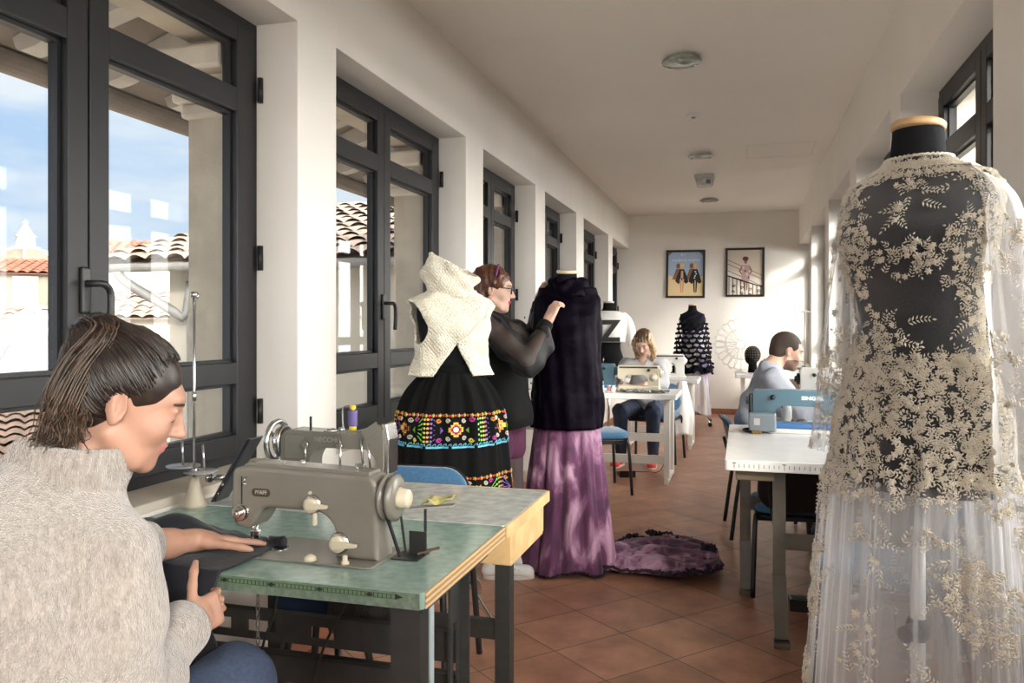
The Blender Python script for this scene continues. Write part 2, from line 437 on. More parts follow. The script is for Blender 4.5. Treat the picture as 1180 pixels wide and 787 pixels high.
def window(n, xf, y0, y1, side, handle=True, axis='x'):
    """two-leaf metal window with a transom light and a low rail; xf = plane of the room-side face.
    side = -1: outside is towards -X"""
    t = thing('window_%d' % n, None, None, (xf, y0, 0)); t['kind'] = 'structure'
    w = y1 - y0; mid = w / 2
    D = 0.06 * side
    def rect(b, a0, a1, z0, z1, d0=0.0, d1=D, **k):
        bx(b, d0, d1, a0, a1, z0, z1, **k)
    f = B()
    g = 0.004
    rect(f, g, 0.055, SILL, LINTEL - g); rect(f, w - 0.055, w - g, SILL, LINTEL - g)
    rect(f, 0.055, w - 0.055, LINTEL - 0.055, LINTEL - g); rect(f, 0.055, w - 0.055, SILL, SILL + 0.045)
    f.obj('window_frame', M_FRAME, t)
    o = -0.014 * side
    for s, (a0, a1) in enumerate(((0.050, mid - 0.003), (mid + 0.003, w - 0.050))):
        lf = B()
        st = 0.105; inner = 0.078
        l0, l1 = (st, inner) if s == 0 else (inner, st)
        rect(lf, a0, a0 + l0, SILL + 0.035, LINTEL - 0.05, o, D * 0.85, bevel=0.004)
        rect(lf, a1 - l1, a1, SILL + 0.035, LINTEL - 0.05, o, D * 0.85, bevel=0.004)
        for z0, z1 in ((SILL + 0.035, SILL + 0.112), (1.10, 1.183), (2.160, 2.252), (LINTEL - 0.115, LINTEL - 0.05)):
            rect(lf, a0 + l0, a1 - l1, z0, z1, o, D * 0.85, bevel=0.004)
        # glazing beads
        for z0, z1 in ((SILL + 0.112, 1.10), (1.183, 2.16), (2.252, LINTEL - 0.115)):
            for p0, p1, q0, q1 in ((a0 + l0, a0 + l0 + .012, z0, z1), (a1 - l1 - .012, a1 - l1, z0, z1), (a0 + l0 + .012, a1 - l1 - .012, z0, z0 + .012), (a0 + l0 + .012, a1 - l1 - .012, z1 - .012, z1)):
                rect(lf, p0, p1, q0, q1, D * 0.2, D * 0.75)
        lo = lf.obj('casement', M_FRAME, t)
        gl = B()
        for z0, z1 in ((SILL + 0.112, 1.10), (1.183, 2.16), (2.252, LINTEL - 0.115)):
            rect(gl, a0 + l0 + .012, a1 - l1 - .012, z0 + .012, z1 - .012, D * 0.45, D * 0.5)
        gl.obj('pane', GLASS, lo)
    if handle:
        h = B(); hy = mid - 0.02; hz = 1.43
        h.box((o - 0.006 * side, hy, hz), (0.014, 0.036, 0.14), bevel=0.006)
        x1 = o - 0.055 * side
        h.tube(smooth_path([(o - 0.008 * side, hy, hz + 0.02), (o - 0.04 * side, hy, hz + 0.02), (x1, hy + 0.022, hz + 0.018), (x1, hy + 0.045, hz - 0.005), (x1, hy + 0.047, hz - 0.06), (x1 + 0.004 * side, hy + 0.047, hz - 0.125)], 5), 0.0105, seg=10)
        h.obj('window_handle', M_BLACK, t)
    hb = B()
    for z in (0.98, 1.60, 2.28):
        hb.cyl((o - 0.008 * side, w - 0.012, z - 0.05), (o - 0.008 * side, w - 0.012, z + 0.05), 0.012, seg=10)
        hb.cyl((o - 0.008 * side, 0.012, z - 0.05), (o - 0.008 * side, 0.012, z + 0.05), 0.012, seg=10)
    hb.obj('hinge', M_FRAME, t)
    return t
for i, (y0, y1) in enumerate(LEFT): window(i + 1, -1.905, y0, y1, -1)
for i, (y0, y1) in enumerate(RIGHT): window(i + 1 + len(LEFT), 0.985, y0, y1, 1)

# ---------------------------------------------------------------- ceiling fittings
M_LGLASS = mat('lamp_glass', (0.30, 0.34, 0.30), rough=0.12, spec=0.7, var=0.25, vscale=30)
M_CHROME = mat('chrome', (0.72, 0.72, 0.72), rough=0.18, metal=1)
M_WHITE_P = mat('white_plastic', (0.78, 0.78, 0.76), rough=0.4)
def disc_lamp(x, y, label, first):
    t = thing('ceiling_lamp', label, 'ceiling lamp', (x, y, H), 0, 'disc ceiling lamps')
    b = B(); b.lathe([(0.001, 0), (0.09, 0), (0.10, -0.012), (0.10, -0.02), (0.001, -0.02)], seg=32); b.obj('base_plate', M_WHITE_P, t, smooth=False)
    b = B(); b.lathe([(0.001, -0.021), (0.122, -0.021), (0.127, -0.026), (0.122, -0.033), (0.06, -0.038), (0.001, -0.040)], seg=40); b.obj('glass_disc', M_LGLASS, t, smooth=True)
    for k in range(3):
        a = 2 * PI * k / 3 + 0.5
        b = B(); b.ell((0.10 * math.cos(a), 0.10 * math.sin(a), -0.038), (0.011, 0.011, 0.009), seg=12, rings=8); b.obj('clip', M_CHROME, t)
    return t
disc_lamp(-0.383, 5.32, 'round etched glass ceiling lamp nearest the camera, largest of the three', True)
disc_lamp(-0.41, 8.30, 'middle round ceiling lamp, just in front of the square box light', False)
disc_lamp(-0.44, 11.25, 'round glass ceiling lamp farthest away, beyond the box light near the end wall', False)
t = thing('emergency_light', 'grey square emergency light box fixed to the ceiling', 'emergency light', (-0.423, 9.52, H))
b = B(); b.box((0, 0, -0.02), (0.22, 0.22, 0.04), bevel=0.006); b.obj('housing', mat('grey_plastic', (0.42, 0.42, 0.41), rough=0.5), t)
b = B(); b.prism(rpoly([(-.10, -.041), (.10, -.041), (.085, -.12, .015), (-.085, -.12, .015)]), 0.19, bevel=0.006); b.obj('diffuser', mat('grey_acrylic', (0.5, 0.5, 0.49), rough=0.25, var=0.2, vscale=18), t)
b = B(); b.box((0.045, -0.099, -0.085), (0.05, 0.012, 0.045), bevel=0.004); b.obj('indicator', mat('dark_acrylic', (0.12, 0.12, 0.13), rough=0.3), t)
t = thing('smoke_detector', 'tiny white detector on the ceiling beyond the nearest lamp', 'detector', (-0.389, 6.76, H))
b = B(); b.lathe([(0.001, 0), (0.06, 0), (0.058, -0.012), (0.045, -0.02), (0.001, -0.022)], seg=24); b.obj('casing', M_WHITE_P, t, smooth=True)
b = B(); b.lathe([(0.001, -0.0225), (0.02, -0.0225), (0.016, -0.030), (0.001, -0.031)], seg=16); b.obj('sensor', M_CHROME, t)
# access panel: a hairline frame in the plaster
b = B()
for p0, p1 in (((0.04, 8.05), (0.04, 8.67)), ((0.66, 8.05), (0.66, 8.67)), ((0.04, 8.05), (0.66, 8.05)), ((0.04, 8.67), (0.66, 8.67))):
    b.bar((*p0, H - 0.001), (*p1, H - 0.001), 0.006, 0.002)
struct('trim_6', b, mat('hairline', (0.62, 0.59, 0.55), rough=0.9))
# ================================================================ OUTSIDE, beyond the left windows
M_RTILE = mat('weathered_roof_tile', (0.26, 0.195, 0.15), rough=0.9, var=0.4, vscale=5, detail=8)
M_RTILE_RED = mat('red_roof_tile', (0.27, 0.085, 0.045), rough=0.9, var=0.25, vscale=2.0)
M_PLASTER = mat('pale_plaster', (0.34, 0.31, 0.26), rough=0.9, var=0.07, vscale=1.2)
M_PLASTER_Y = mat('ochre_plaster', (0.23, 0.185, 0.13), rough=0.9, var=0.08, vscale=0.6)
M_GUTTER = mat('zinc_gutter', (0.16, 0.16, 0.155), rough=0.6, metal=0.0, var=0.15)
M_EAVE = mat('eave_board', (0.20, 0.17, 0.145), rough=0.9, var=0.15, vscale=6)
M_CORBEL = mat('corbel_white', (0.45, 0.42, 0.38), rough=0.8, var=0.1)

# our own eaves: boarded soffit, carved rafters, a half round gutter
b = B()
n = 36
b.prism([(-2.20, 2.74), (-2.98, 2.46), (-2.98, 2.52), (-2.20, 2.80)], YF - YB, frame=((0, (YB + YF) / 2, 0), (1, 0, 0), (0, 0, 1), (0, 1, 0)))
struct('trim_7', b, M_EAVE)
b = B()
for k in range(36):
    y = YB + 0.2 + k * 0.45
    b.prism(rpoly([(-2.20, 2.735), (-2.20, 2.60), (-2.50, 2.52, .03), (-2.60, 2.555, .04), (-2.72, 2.46, .05), (-2.84, 2.44, .05), (-2.86, 2.50)], 4), 0.10, frame=((0, y, 0), (1, 0, 0), (0, 0, 1), (0, 1, 0)))
struct('trim_8', b, M_CORBEL)
b = B()
prof = [(-3.00 + 0.075 * math.cos(a), 2.47 + 0.075 * math.sin(a)) for a in [PI + PI * i / 10 for i in range(11)]] + [(-2.925 - .006, 2.47), (-3.07, 2.47)]
b.prism(prof, YF - YB, frame=((0, (YB + YF) / 2, 0), (1, 0, 0), (0, 0, 1), (0, 1, 0)))
struct('trim_9', b, M_EAVE)

def tile_roof(b, o, u, v, lu, lv, pitch=0.24, row=0.34, amp=0.05, seg=6, mi=0):
    """barrel tiles: o = eave corner, u along the eave, v up the slope"""
    o, u, v = Vector(o), Vector(u).normalized(), Vector(v).normalized(); nrm = u.cross(v).normalized()
    if nrm.z < 0: nrm = -nrm
    nu = max(1, int(lu / pitch)); nv = max(1, int(lv / row))
    rng = random.Random(int(abs(o.x * 91 + o.y * 37) * 10))
    jit = [[rng.uniform(-.008, .012) for _ in range(nv)] for _ in range(nu)]
    for j in range(nv):
        y0, y1 = j * row - 0.03, (j + 1) * row + 0.03
        def fn(i, k):
            x = i / seg * pitch
            h = amp * abs(math.sin(PI * i / seg)) ** 0.8
            col = min(nu - 1, i // seg)
            y = y0 + (y1 - y0) * k
            return o + u * x + v * (y + jit[col][j]) + nrm * (h + (0.035 if k == 0 else 0.0) + jit[col][j] * .6)
        b.quadgrid(fn, nu * seg, 1, mi=mi, smooth=True)
    # deck under the tiles
    vs = [b.bm.verts.new(o + u * a + v * c - nrm * 0.02) for a, c in ((0, 0), (lu, 0), (lu, lv), (0, lv))]
    f = b.bm.faces.new(vs); f.material_index = mi

# the near wing across the court
t = thing('house_wing', 'white plastered house wing with weathered tile roof just outside the left windows', 'house', (-4.6, 7.3, -3))
b = B(); bx(b, -1.30, 2.3, 0.0, 3.8, -3, 4.93); b.obj('wall', M_PLASTER, t)
b = B(); tile_roof(b, (-1.95, -0.42, 4.98), (1, 0, 0), (0, 1, 0.29), 4.2, 4.3); b.obj('roof', M_RTILE, t)
b = B()
prof = [(-0.46 + 0.07 * math.cos(a), 4.95 + 0.07 * math.sin(a)) for a in [PI + PI * i / 8 for i in range(9)]]
b.prism(prof, 4.2, frame=((0.17, 0, 0), (0, 1, 0), (0, 0, 1), (1, 0, 0)))
b.tube(smooth_path([(-1.55, -0.46, 4.90), (-1.5, -0.40, 4.78), (-1.05, -0.12, 4.42), (-0.98, -0.06, 4.2), (-0.98, -0.06, -3)], 5), 0.05)
b.obj('gutter', M_GUTTER, t)
b = B(); bx(b, -1.95, 2.3, -0.42, 0.0, 4.93, 4.97); b.obj('eave_soffit', M_EAVE, t)

# mid-distance houses
def house(label, x, y, z, w, d, hh, rz, mw, mr, pitch=0.35, windows=(), rowscale=1.0, gable=False):
    t = thing('house', label, 'house', (x, y, z), rz)
    b = B(); bx(b, -w / 2, w / 2, 0, d, -12, hh); b.obj('wall', mw, t)
    b = B(); tile_roof(b, (-w / 2 - .4, -0.5, hh), (1, 0, 0), (0, 1, pitch), w + .8, d * 0.55 + .5, pitch=0.32 * rowscale, row=0.45 * rowscale, amp=0.07 * rowscale, seg=4)
    b.obj('roof', mr, t)
    for (wx, wz, ww, wh) in windows:
        b = B()
        bx(b, wx - ww / 2 - .12, wx + ww / 2 + .12, -0.08, 0.0, wz - .12, wz + wh + .12); f = b.obj('window', M_STONE, t)
        b = B(); bx(b, wx - ww / 2, wx + ww / 2, -0.10, -0.081, wz, wz + wh); b.obj('pane', mat('far_window', (0.16, 0.15, 0.14), rough=0.3), f)
    return t
house('long pale house with red tile roof below the distant dome', -36.5, 32.0, 0, 16, 8, 4.05, math.radians(35), mat('cream_plaster', (0.20, 0.175, 0.14), rough=.9, var=.05), M_RTILE_RED, 0.22,
      windows=((-4.0, 2.5, .9, 1.0), (-2.6, 2.5, .9, 1.0), (-0.4, 2.3, 1.3, 1.5), (1.5, 2.3, .9, 1.5), (4.2, 2.3, .9, 1.5)), rowscale=1.5)
house('ochre house with broad weathered roof in front of the long pale house', -25.5, 19.4, 0, 9.5, 6, 1.05, math.radians(42), M_PLASTER_Y, M_RTILE, 0.30, windows=((-2, -0.6, .8, 1.0),), rowscale=1.3)
house('low house with tiled roof seen between window post and the near wing', -15.2, 18.6, 0, 5.5, 5, 1.55, math.radians(30), M_PLASTER, M_RTILE, 0.28, windows=((-0.5, 0.2, .7, .9),), rowscale=1.2)
house('tall pale house far behind the low tiled roof', -24.5, 30.5, 0, 9, 6, 4.3, math.radians(32), mat('sand_plaster', (0.34, 0.29, 0.22), rough=.9, var=.1), M_RTILE_RED, 0.3, windows=((-1.4, 2.2, .9, 1.3), (1.2, 2.2, .9, 1.3)), rowscale=1.4)
house('nearest low house with pinkish tile roof under the first window', -7.1, 4.55, 0, 4.2, 5.2, -0.02, math.radians(47), M_PLASTER, mat('pink_roof_tile', (0.27, 0.18, 0.13), rough=.9, var=.25, vscale=4), 0.20, rowscale=.5)

t = thing('skylight', 'white ribbed pyramid skylight among the rooftops', 'skylight', (-12.3, 11.6, 0))
b = B(); b.lathe([(1.75, 0.40), (0.05, 1.65)], seg=8, caps=False); b.obj('glazing', mat('milky_glass', (0.26, 0.27, 0.28), rough=0.9, spec=.1), t, smooth=False)
b = B()
for k in range(16):
    a = 2 * PI * k / 16; b.bar((1.76 * math.cos(a), 1.76 * math.sin(a), .42), (0.05 * math.cos(a), .05 * math.sin(a), 1.67), 0.05, 0.05)
b.obj('glazing_bar', mat('white_metal', (0.42, 0.42, 0.42), rough=0.4), t)
b = B(); b.lathe([(1.85, -12), (1.85, 0.40)], seg=8); b.obj('drum', M_PLASTER, t, smooth=False)

t = thing('dome', 'distant brick dome with white ribs and a pale lantern on the skyline', 'dome', (-101.5, 94.5, 0))
R0, zc, zt = 5.6, 9.0, 12.9
prof = [(R0 * math.cos(a) ** 0.9, zc + (zt - zc) * math.sin(a)) for a in [0.02 + (PI / 2 - 0.26) * i / 8 for i in range(9)]]
b = B(); b.lathe([(R0, -5)] + prof, seg=8); b.obj('vault', mat('dome_brick', (0.22, 0.11, 0.08), rough=.9), t, smooth=False)
b = B()
for k in range(8):
    a = 2 * PI * k / 8 + 0.0
    ax = Vector((0, 0, 1)); pr = [Vector((r * 1.01 * math.cos(a), r * 1.01 * math.sin(a), z)) for r, z in prof]
    b.tube(pr, 0.22, seg=6)
b.obj('rib', mat('marble', (0.30, 0.29, 0.275), rough=.7), t)
b = B(); b.lathe([(2.0, 12.6), (2.0, 13.1), (1.35, 13.1), (1.2, 14.6), (1.5, 14.7), (1.0, 15.1), (0.2, 16.5), (0.45, 16.7), (0.05, 17.1)], seg=8); b.obj('lantern', mat('marble', (0, 0, 0)), t, smooth=False)

b = B(); b.box((-70, 60, -13), (260, 260, 1)); o = b.obj('city_ground', mat('ground', (0.35, 0.31, 0.27), rough=.95)); o['kind'] = 'structure'
b = B(); b.box((40, 6, -13), (70, 260, 1)); o = b.obj('court_ground', mat('court', (0.45, 0.42, 0.38), rough=.95)); o['kind'] = 'structure'
# ================================================================ SEWING TABLES
M_GREEN = mat('green_laminate', (0.235, 0.345, 0.305), rough=0.16, var=0.14, vscale=38, spec=0.6, detail=6)
M_GREENEDGE = mat('green_edge', (0.13, 0.175, 0.135), rough=0.4, var=0.25, vscale=60)
M_GREYLAM = mat('grey_laminate', (0.46, 0.48, 0.46), rough=0.2, var=0.16, vscale=26, spec=0.6, detail=6)
M_BSTEEL = mat('black_steel', (0.022, 0.022, 0.021), rough=0.5, var=0.2, vscale=20)
M_WHITELAM = mat('white_laminate', (0.80, 0.79, 0.77), rough=0.22, spec=0.6, var=0.03)
M_CREAMSTEEL = mat('cream_steel', (0.62, 0.58, 0.48), rough=0.4)
M_WHITESTEEL = mat('white_steel', (0.72, 0.71, 0.66), rough=0.4)
M_OLIVE = mat('olive_grey_steel', (0.135, 0.12, 0.095), rough=0.45, var=0.15, vscale=12)
M_PINE = mat('pale_wood', (0.62, 0.42, 0.20), rough=0.5, var=0.18, vscale=12)
M_INK = mat('black_ink', (0.012, 0.012, 0.012), rough=0.6)
M_CORD = mat('black_cord', (0.01, 0.01, 0.01), rough=0.5)

def ply_mat():
    m = bpy.data.materials.new('plywood_edge'); m.use_nodes = True
    nt = m.node_tree; N = nt.nodes; L = nt.links; b = N['Principled BSDF']; b.inputs['Roughness'].default_value = .55
    tc = N.new('ShaderNodeTexCoord'); wv = N.new('ShaderNodeTexWave'); wv.bands_direction = 'Z'; wv.inputs['Scale'].default_value = 24
    wv.inputs['Distortion'].default_value = 0.6; wv.inputs['Detail'].default_value = 2; wv.inputs['Detail Scale'].default_value = 2
    L.new(tc.outputs['Object'], wv.inputs[0]); cr = N.new('ShaderNodeValToRGB')
    cr.color_ramp.elements[0].color = (0.27, 0.15, 0.06, 1); cr.color_ramp.elements[1].color = (0.66, 0.47, 0.26, 1)
    L.new(wv.outputs['Fac'], cr.inputs[0]); L.new(cr.outputs[0], b.inputs['Base Color'])
    return m
M_PLY = ply_mat()

def slotted(b, p0, p1, w, th, up, slots, mi=0):
    """flat bar with through slots: slots = list of (t0, t1) along the bar"""
    p0, p1 = Vector(p0), Vector(p1); d = p1 - p0; t = 0.0; up = Vector(up)
    for s0, s1 in list(slots) + [(1.0, 1.0)]:
        if s0 > t: b.bar(p0 + d * t, p0 + d * s0, th, w, up=up, mi=mi)
        if s1 > s0:
            for sg in (1, -1):
                off = up.normalized() * sg * (w * 0.36)
                b.bar(p0 + d * s0 + off, p0 + d * s1 + off, th, w * 0.28, up=up, mi=mi)
        t = s1

# --- green table of the near workstation
TG = thing('sewing_table', 'green laminate sewing table with ruler strip and plywood edge on black steel frame', 'table', (-1.17, 1.885, 0))
b = B(); b.prism(rrect(1.045, 0.600, 0.012), 0.036, frame=((0, 0, 0.740), (1, 0, 0), (0, 1, 0), (0, 0, 1)), bevel=0.002); top = b.obj('tabletop', M_GREEN, TG)
b = B(); bx(b, -0.515, 0.515, -0.3035, -0.3002, 0.7225, 0.757); b.obj('edge_band', M_GREENEDGE, TG)
b = B(); bx(b, 0.5226, 0.5252, -0.29, 0.30, 0.7225, 0.7575); b.obj('plywood_edge', M_PLY, TG)
b = B(); bx(b, -0.50, 0.49, -0.3045, -0.3034, 0.740, 0.7545); rl = b.obj('ruler_strip', mat('green_ruler', (0.115, 0.185, 0.11), rough=.4), TG, )
b = B()
bx(b, -0.49, 0.46, -0.3052, -0.3044, 0.7425, 0.7432); bx(b, -0.49, 0.46, -0.3052, -0.3044, 0.7515, 0.7522)
for k in range(96):
    x = -0.49 + k * 0.01; bx(b, x - .0007, x + .0007, -0.3052, -0.3044, 0.7432, 0.7515)
for k in range(8):
    x = -0.44 + k * 0.12; b.prism([(x - .010, .7473), (x, .752), (x + .010, .7473), (x, .7425)], 0.0008, frame=((0, -0.3049, 0), (1, 0, 0), (0, 0, 1), (0, 1, 0)))
b.prism([(.46, .741), (.478, .7473), (.46, .7537)], 0.0008, frame=((0, -0.3049, 0), (1, 0, 0), (0, 0, 1), (0, 1, 0)))
b.obj('ruler_marks', M_INK, TG)
for sx in (-1, 1):
    b = B(); x = sx * 0.455
    slotted(b, (x, -0.215, 0.0), (x, -0.215, 0.722), 0.07, 0.05, (1, 0, 0), [])
    slotted(b, (x + 0.02, 0.02, 0.03), (x + 0.02, 0.02, 0.722), 0.075, 0.006, (0, 1, 0), [(.36, .46), (.56, .80)])
    bx(b, x + .017, x + .045, 0.058, 0.066, 0.03, 0.722)
    bx(b, x - .03, x + .03, -0.27, 0.25, 0.0, 0.05, bevel=.006)
    bx(b, x - .03, x + .045, -0.25, 0.22, 0.695, 0.722)
    b.cyl((x + .02, 0.02, 0.245), (x + .05, 0.02, 0.245), 0.016, seg=6); b.box((x + .027, .02, .245), (.01, .06, .06), rot=(PI / 4, 0, 0))
    b.obj('leg', M_BSTEEL, TG)
b = B(); bx(b, 0.452, 0.458, -0.10, -0.075, 0.05, 0.70); b.obj('front_strap', mat('pale_blue_steel', (0.35, 0.42, 0.44), rough=.4), TG)
b = B()
slotted(b, (-0.455, 0.115, 0.475), (0.455, 0.115, 0.475), 0.075, 0.006, (0, 0, 1), [(.14, .24), (.30, .40), (.52, .60)])
slotted(b, (-0.455, 0.115, 0.365), (0.455, 0.115, 0.365), 0.075, 0.006, (0, 0, 1), [])
bx(b, -.455, .455, 0.112, 0.14, 0.400, 0.406); bx(b, -.455, .455, 0.112, 0.14, 0.512, 0.518)
b.obj('crossbar', M_BSTEEL, TG)
b = B(); b.prism(rrect(0.11, 0.10, 0.03), 0.20, frame=((0.12, 0.255, 0.575 - .09), (0, 1, 0), (0, 0, 1), (1, 0, 0)), bevel=.004)
for k in range(22): b.prism(rrect(0.116, 0.106, 0.032), 0.004, frame=((0.026 + k * .0088, 0.255, 0.485), (0, 1, 0), (0, 0, 1), (1, 0, 0)))
mo = b.obj('motor', mat('brown_black_metal', (0.035, 0.03, 0.026), rough=.5), TG)
b = B(); b.prism(rrect(0.10, 0.10, 0.03), 0.03, frame=((0.235, 0.255, 0.485), (0, 1, 0), (0, 0, 1), (1, 0, 0)), bevel=.006); bx(b, 0.05, 0.2, 0.22, 0.29, 0.53, 0.722); b.obj('motor_cap', mat('blue_grey_metal', (0.16, 0.18, 0.21), rough=.4), mo)
b = B(); b.tube(smooth_path([(0.22, 0.05, 0.722), (0.17, 0.03, 0.60), (0.10, 0.02, 0.45), (0.08, 0.02, 0.3), (0.1, 0.05, 0.012)], 6), 0.0035, seg=6); b.tube(smooth_path([(-.05, 0.08, 0.722), (-.06, .06, 0.55), (-.10, .05, 0.4), (-.12, .08, .012)], 6), 0.0035, seg=6)
b.tube(smooth_path([(-.34, -.22, 0.722), (-.33, -.22, 0.66), (-.36, -.21, 0.6)], 6), 0.003, seg=6)
b.obj('cable', M_CORD, TG)
b = B()
for k in range(28):
    z = 0.70 - k * 0.0215; a = (k % 2) * PI / 2
    pts = [(-0.075 + 0.005 * math.cos(t) * math.cos(a), 0.0 + 0.005 * math.cos(t) * math.sin(a), z + 0.013 * math.sin(t)) for t in [2 * PI * q / 10 for q in range(11)]]
    b.tube(pts, 0.0017, seg=5)
b.obj('pedal_chain', mat('steel', (0.3, 0.29, 0.27), rough=.35, metal=1), TG)

# --- grey table behind it
TS = thing('sewing_table', 'grey mottled laminate table with wooden lipping and drawer, backing onto the green table', 'table', (-1.17, 2.447, 0))
b = B(); b.prism(rrect(1.045, 0.512, 0.012), 0.036, frame=((0, 0, 0.740), (1, 0, 0), (0, 1, 0), (0, 0, 1)), bevel=0.002); b.obj('tabletop', M_GREYLAM, TS)
b = B(); bx(b, 0.523, 0.532, -0.255, 0.256, 0.7222, 0.7578, bevel=.002); bx(b, -0.5, .52, .2562, .263, .7222, .7578); b.obj('wooden_lipping', M_PINE, TS)
b = B(); bx(b, 0.10, 0.512, -0.165, -0.155, 0.622, 0.720); bx(b, 0.10, 0.512, .235, .245, .622, .720); bx(b, 0.502, 0.512, -.155, .235, .622, .720); bx(b, .10, .11, -.155, .235, .622, .72); bx(b, .10, .512, -.155, .235, .615, .622); b.obj('drawer', M_PINE, TS)
for sx in (-1, 1):
    b = B(); x = sx * 0.42
    bx(b, x - .025, x + .025, 0.06, 0.11, 0.03, 0.722); bx(b, x - .03, x + .03, -.2, .23, 0, .05, bevel=.006); bx(b, x - .02, x + .02, -.18, .2, .70, .722)
    b.obj('leg', M_BSTEEL, TS)
b = B(); bx(b, -.42, .42, .07, .10, .30, .36); b.obj('crossbar', M_BSTEEL, TS)

# ================================================================ SEWING MACHINES
M_TAUPE = mat('taupe_enamel', (0.205, 0.190, 0.160), rough=0.24, spec=0.6, var=0.04, vscale=12)
M_TAUPE2 = mat('grey_enamel', (0.185, 0.172, 0.146), rough=0.25, spec=0.6, var=0.05)
M_IVORY = mat('ivory_plastic', (0.62, 0.55, 0.41), rough=0.3)
M_STEEL = mat('bright_steel', (0.6, 0.59, 0.57), rough=0.22, metal=1)
M_DKMETAL = mat('dark_metal', (0.05, 0.05, 0.05), rough=0.35, metal=0.6)
FR = ((1, 0, 0), (0, 0, 1), (0, -1, 0))
def front_frame(y=0, x=0, z=0): return (Vector((x, y, z)), Vector((1, 0, 0)), Vector((0, 0, 1)), Vector((0, 1, 0)))

def needle_group(t, x, y, z0, ztop):
    b = B(); b.cyl((x, y, z0 + .02), (x, y, ztop), 0.0035, seg=10); b.cyl((x + .012, y, z0 + .012), (x + .012, y, ztop), 0.0035, seg=10)
    b.box((x + .002, y, z0 + .022), (.012, .012, .016), bevel=.002); b.box((x + .014, y, z0 + .024), (.012, .014, .014), bevel=.002)
    b.obj('needle_bar', M_STEEL, t)
    b = B(); b.cyl((x, y, z0 - .008), (x, y, z0 + .02), 0.0009, seg=6); b.obj('needle', M_STEEL, t)
    b = B(); b.box((x + .006, y - .006, z0 + .001), (.008, .022, .003), bevel=.001); b.box((x - .006, y - .006, z0 + .001), (.006, .022, .003), bevel=.001)
    b.box((x + .004, y + .006, z0 + .008), (.016, .006, .016), bevel=.002); b.obj('presser_foot', M_STEEL, t)

# the near machine (needle on the left, hand wheel on the right)
t = thing('sewing_machine', 'taupe domestic sewing machine with cream dials, standing on the green table', 'sewing machine', (-1.0, 1.80, 0.7585), math.radians(-1.5))
MP = t
b = B(); b.prism(rpoly([(-.165, -.095, .01), (.178, -.095, .02), (.178, .09, .015), (-.16, .10, .01)], 4), 0.005, frame=((0, 0, 0.0026), (1, 0, 0), (0, 1, 0), (0, 0, 1)), bevel=.0015)
bed = b.obj('bed_plate', M_TAUPE, t)
b = B(); b.prism(rrect(.05, .05, .02), .001, frame=((-.125, -.01, .0056), (1, 0, 0), (0, 1, 0), (0, 0, 1))); b.obj('slide_plate', M_STEEL, t)
b = B(); b.prism([(-.165 + .33 * k / 8, 0) for k in (0, 8)] + [(.165, .001), (-.165, .001)], .19, frame=((0, 0, .0052), (1, 0, 0), (0, 0, 1), (0, 1, 0))) if False else None
body = rpoly([(.055, .005), (.168, .005), (.166, .180, .03), (.150, .205, .03), (-.20, .214, .03), (-.238, .206, .035), (-.243, .09, .02), (-.226, .060, .012), (-.188, .056, .01), (-.172, .075, .02), (-.150, .112, .03), (.02, .112, .035), (.056, .075, .04)], 6)
b = B(); b.prism(body, 0.088, frame=front_frame(), bevel=.017, seg=4, smooth=False)
b.box((-.03, -.0438, .185), (.36, .0015, .0012)); b.obj('machine_body', M_TAUPE, t)
b = B(); b.prism(rpoly([(-.22, .207, .02), (.14, .203, .02), (.14, .213, .02), (-.2, .222, .02)], 4), .06, frame=front_frame(), bevel=.004); b.obj('top_cover', M_TAUPE, t)
b = B(); b.box((-.208, -.0442, .150), (.003, .002, .075)); b.obj('take_up_slot', M_INK, t)
b = B(); b.prism(rrect(.052, .020, .0095, 6), .0012, frame=front_frame(-.0443, -.152, .150)); pl = b.obj('name_plate', mat('bronze_ink', (0.06, 0.05, 0.035), rough=.4), t)
text_mesh('brand_lettering', 'PFAFF', 0.0135, mat('pale_lettering', (0.42, 0.38, 0.30), rough=.4), (-.152, -.0452, .150), (PI / 2, 0, 0), t, bold=.0003)
def dial(x, z, r, name, ang, y=-.044):
    b = B(); b.lathe([(r * 1.25, 0), (r * 1.25, .004), (r * 1.05, .008), (.001, .008)], c=(x, y, z), axis=(0, -1, 0), seg=28); dd = b.obj(name, M_STEEL, t, smooth=False)
    b = B(); b.lathe([(r, .008), (r, .016), (r * .8, .020), (.001, .020)], c=(x, y, z), axis=(0, -1, 0), seg=24)
    ux, uz = math.cos(ang), math.sin(ang)
    b.prism(rpoly([(-.5 * r, -.55 * r, .003), (2.6 * r, -.18 * r, .003), (2.7 * r, .2 * r, .003), (-.5 * r, .55 * r, .003)], 3), .007, frame=(Vector((x, y - .0195, z)), Vector((ux, 0, uz)), Vector((-uz, 0, ux)), Vector((0, 1, 0))), bevel=.001)
    b.obj('lever', M_IVORY, dd)
dial(-.005, .130, .019, 'stitch_width_dial', 0.0)
dial(.068, .042, .021, 'stitch_length_dial', 0.02)
b = B(); b.box((.004, -.05, .096), (.007, .012, .03), bevel=.002); b.cyl((-.012, -.044, .158), (-.012, -.049, .158), .004, seg=12, mi=0); b.obj('button', M_IVORY, t)
b = B(); b.lathe([(.021, 0), (.021, .005), (.0205, .0055), (.014, .006), (.014, .012), (.0145, .0125), (.019, .013), (.019, .016), (.0185, .0165), (.011, .017), (.011, .026), (.0105, .0265), (.005, .027), (.005, .032), (.001, .032)], c=(-.207, -.044, .098), axis=(0, -1, 0), seg=24); o = b.obj('tension_dial', M_STEEL, t); o.data.polygons.foreach_set('use_smooth', [False] * len(o.data.polygons))
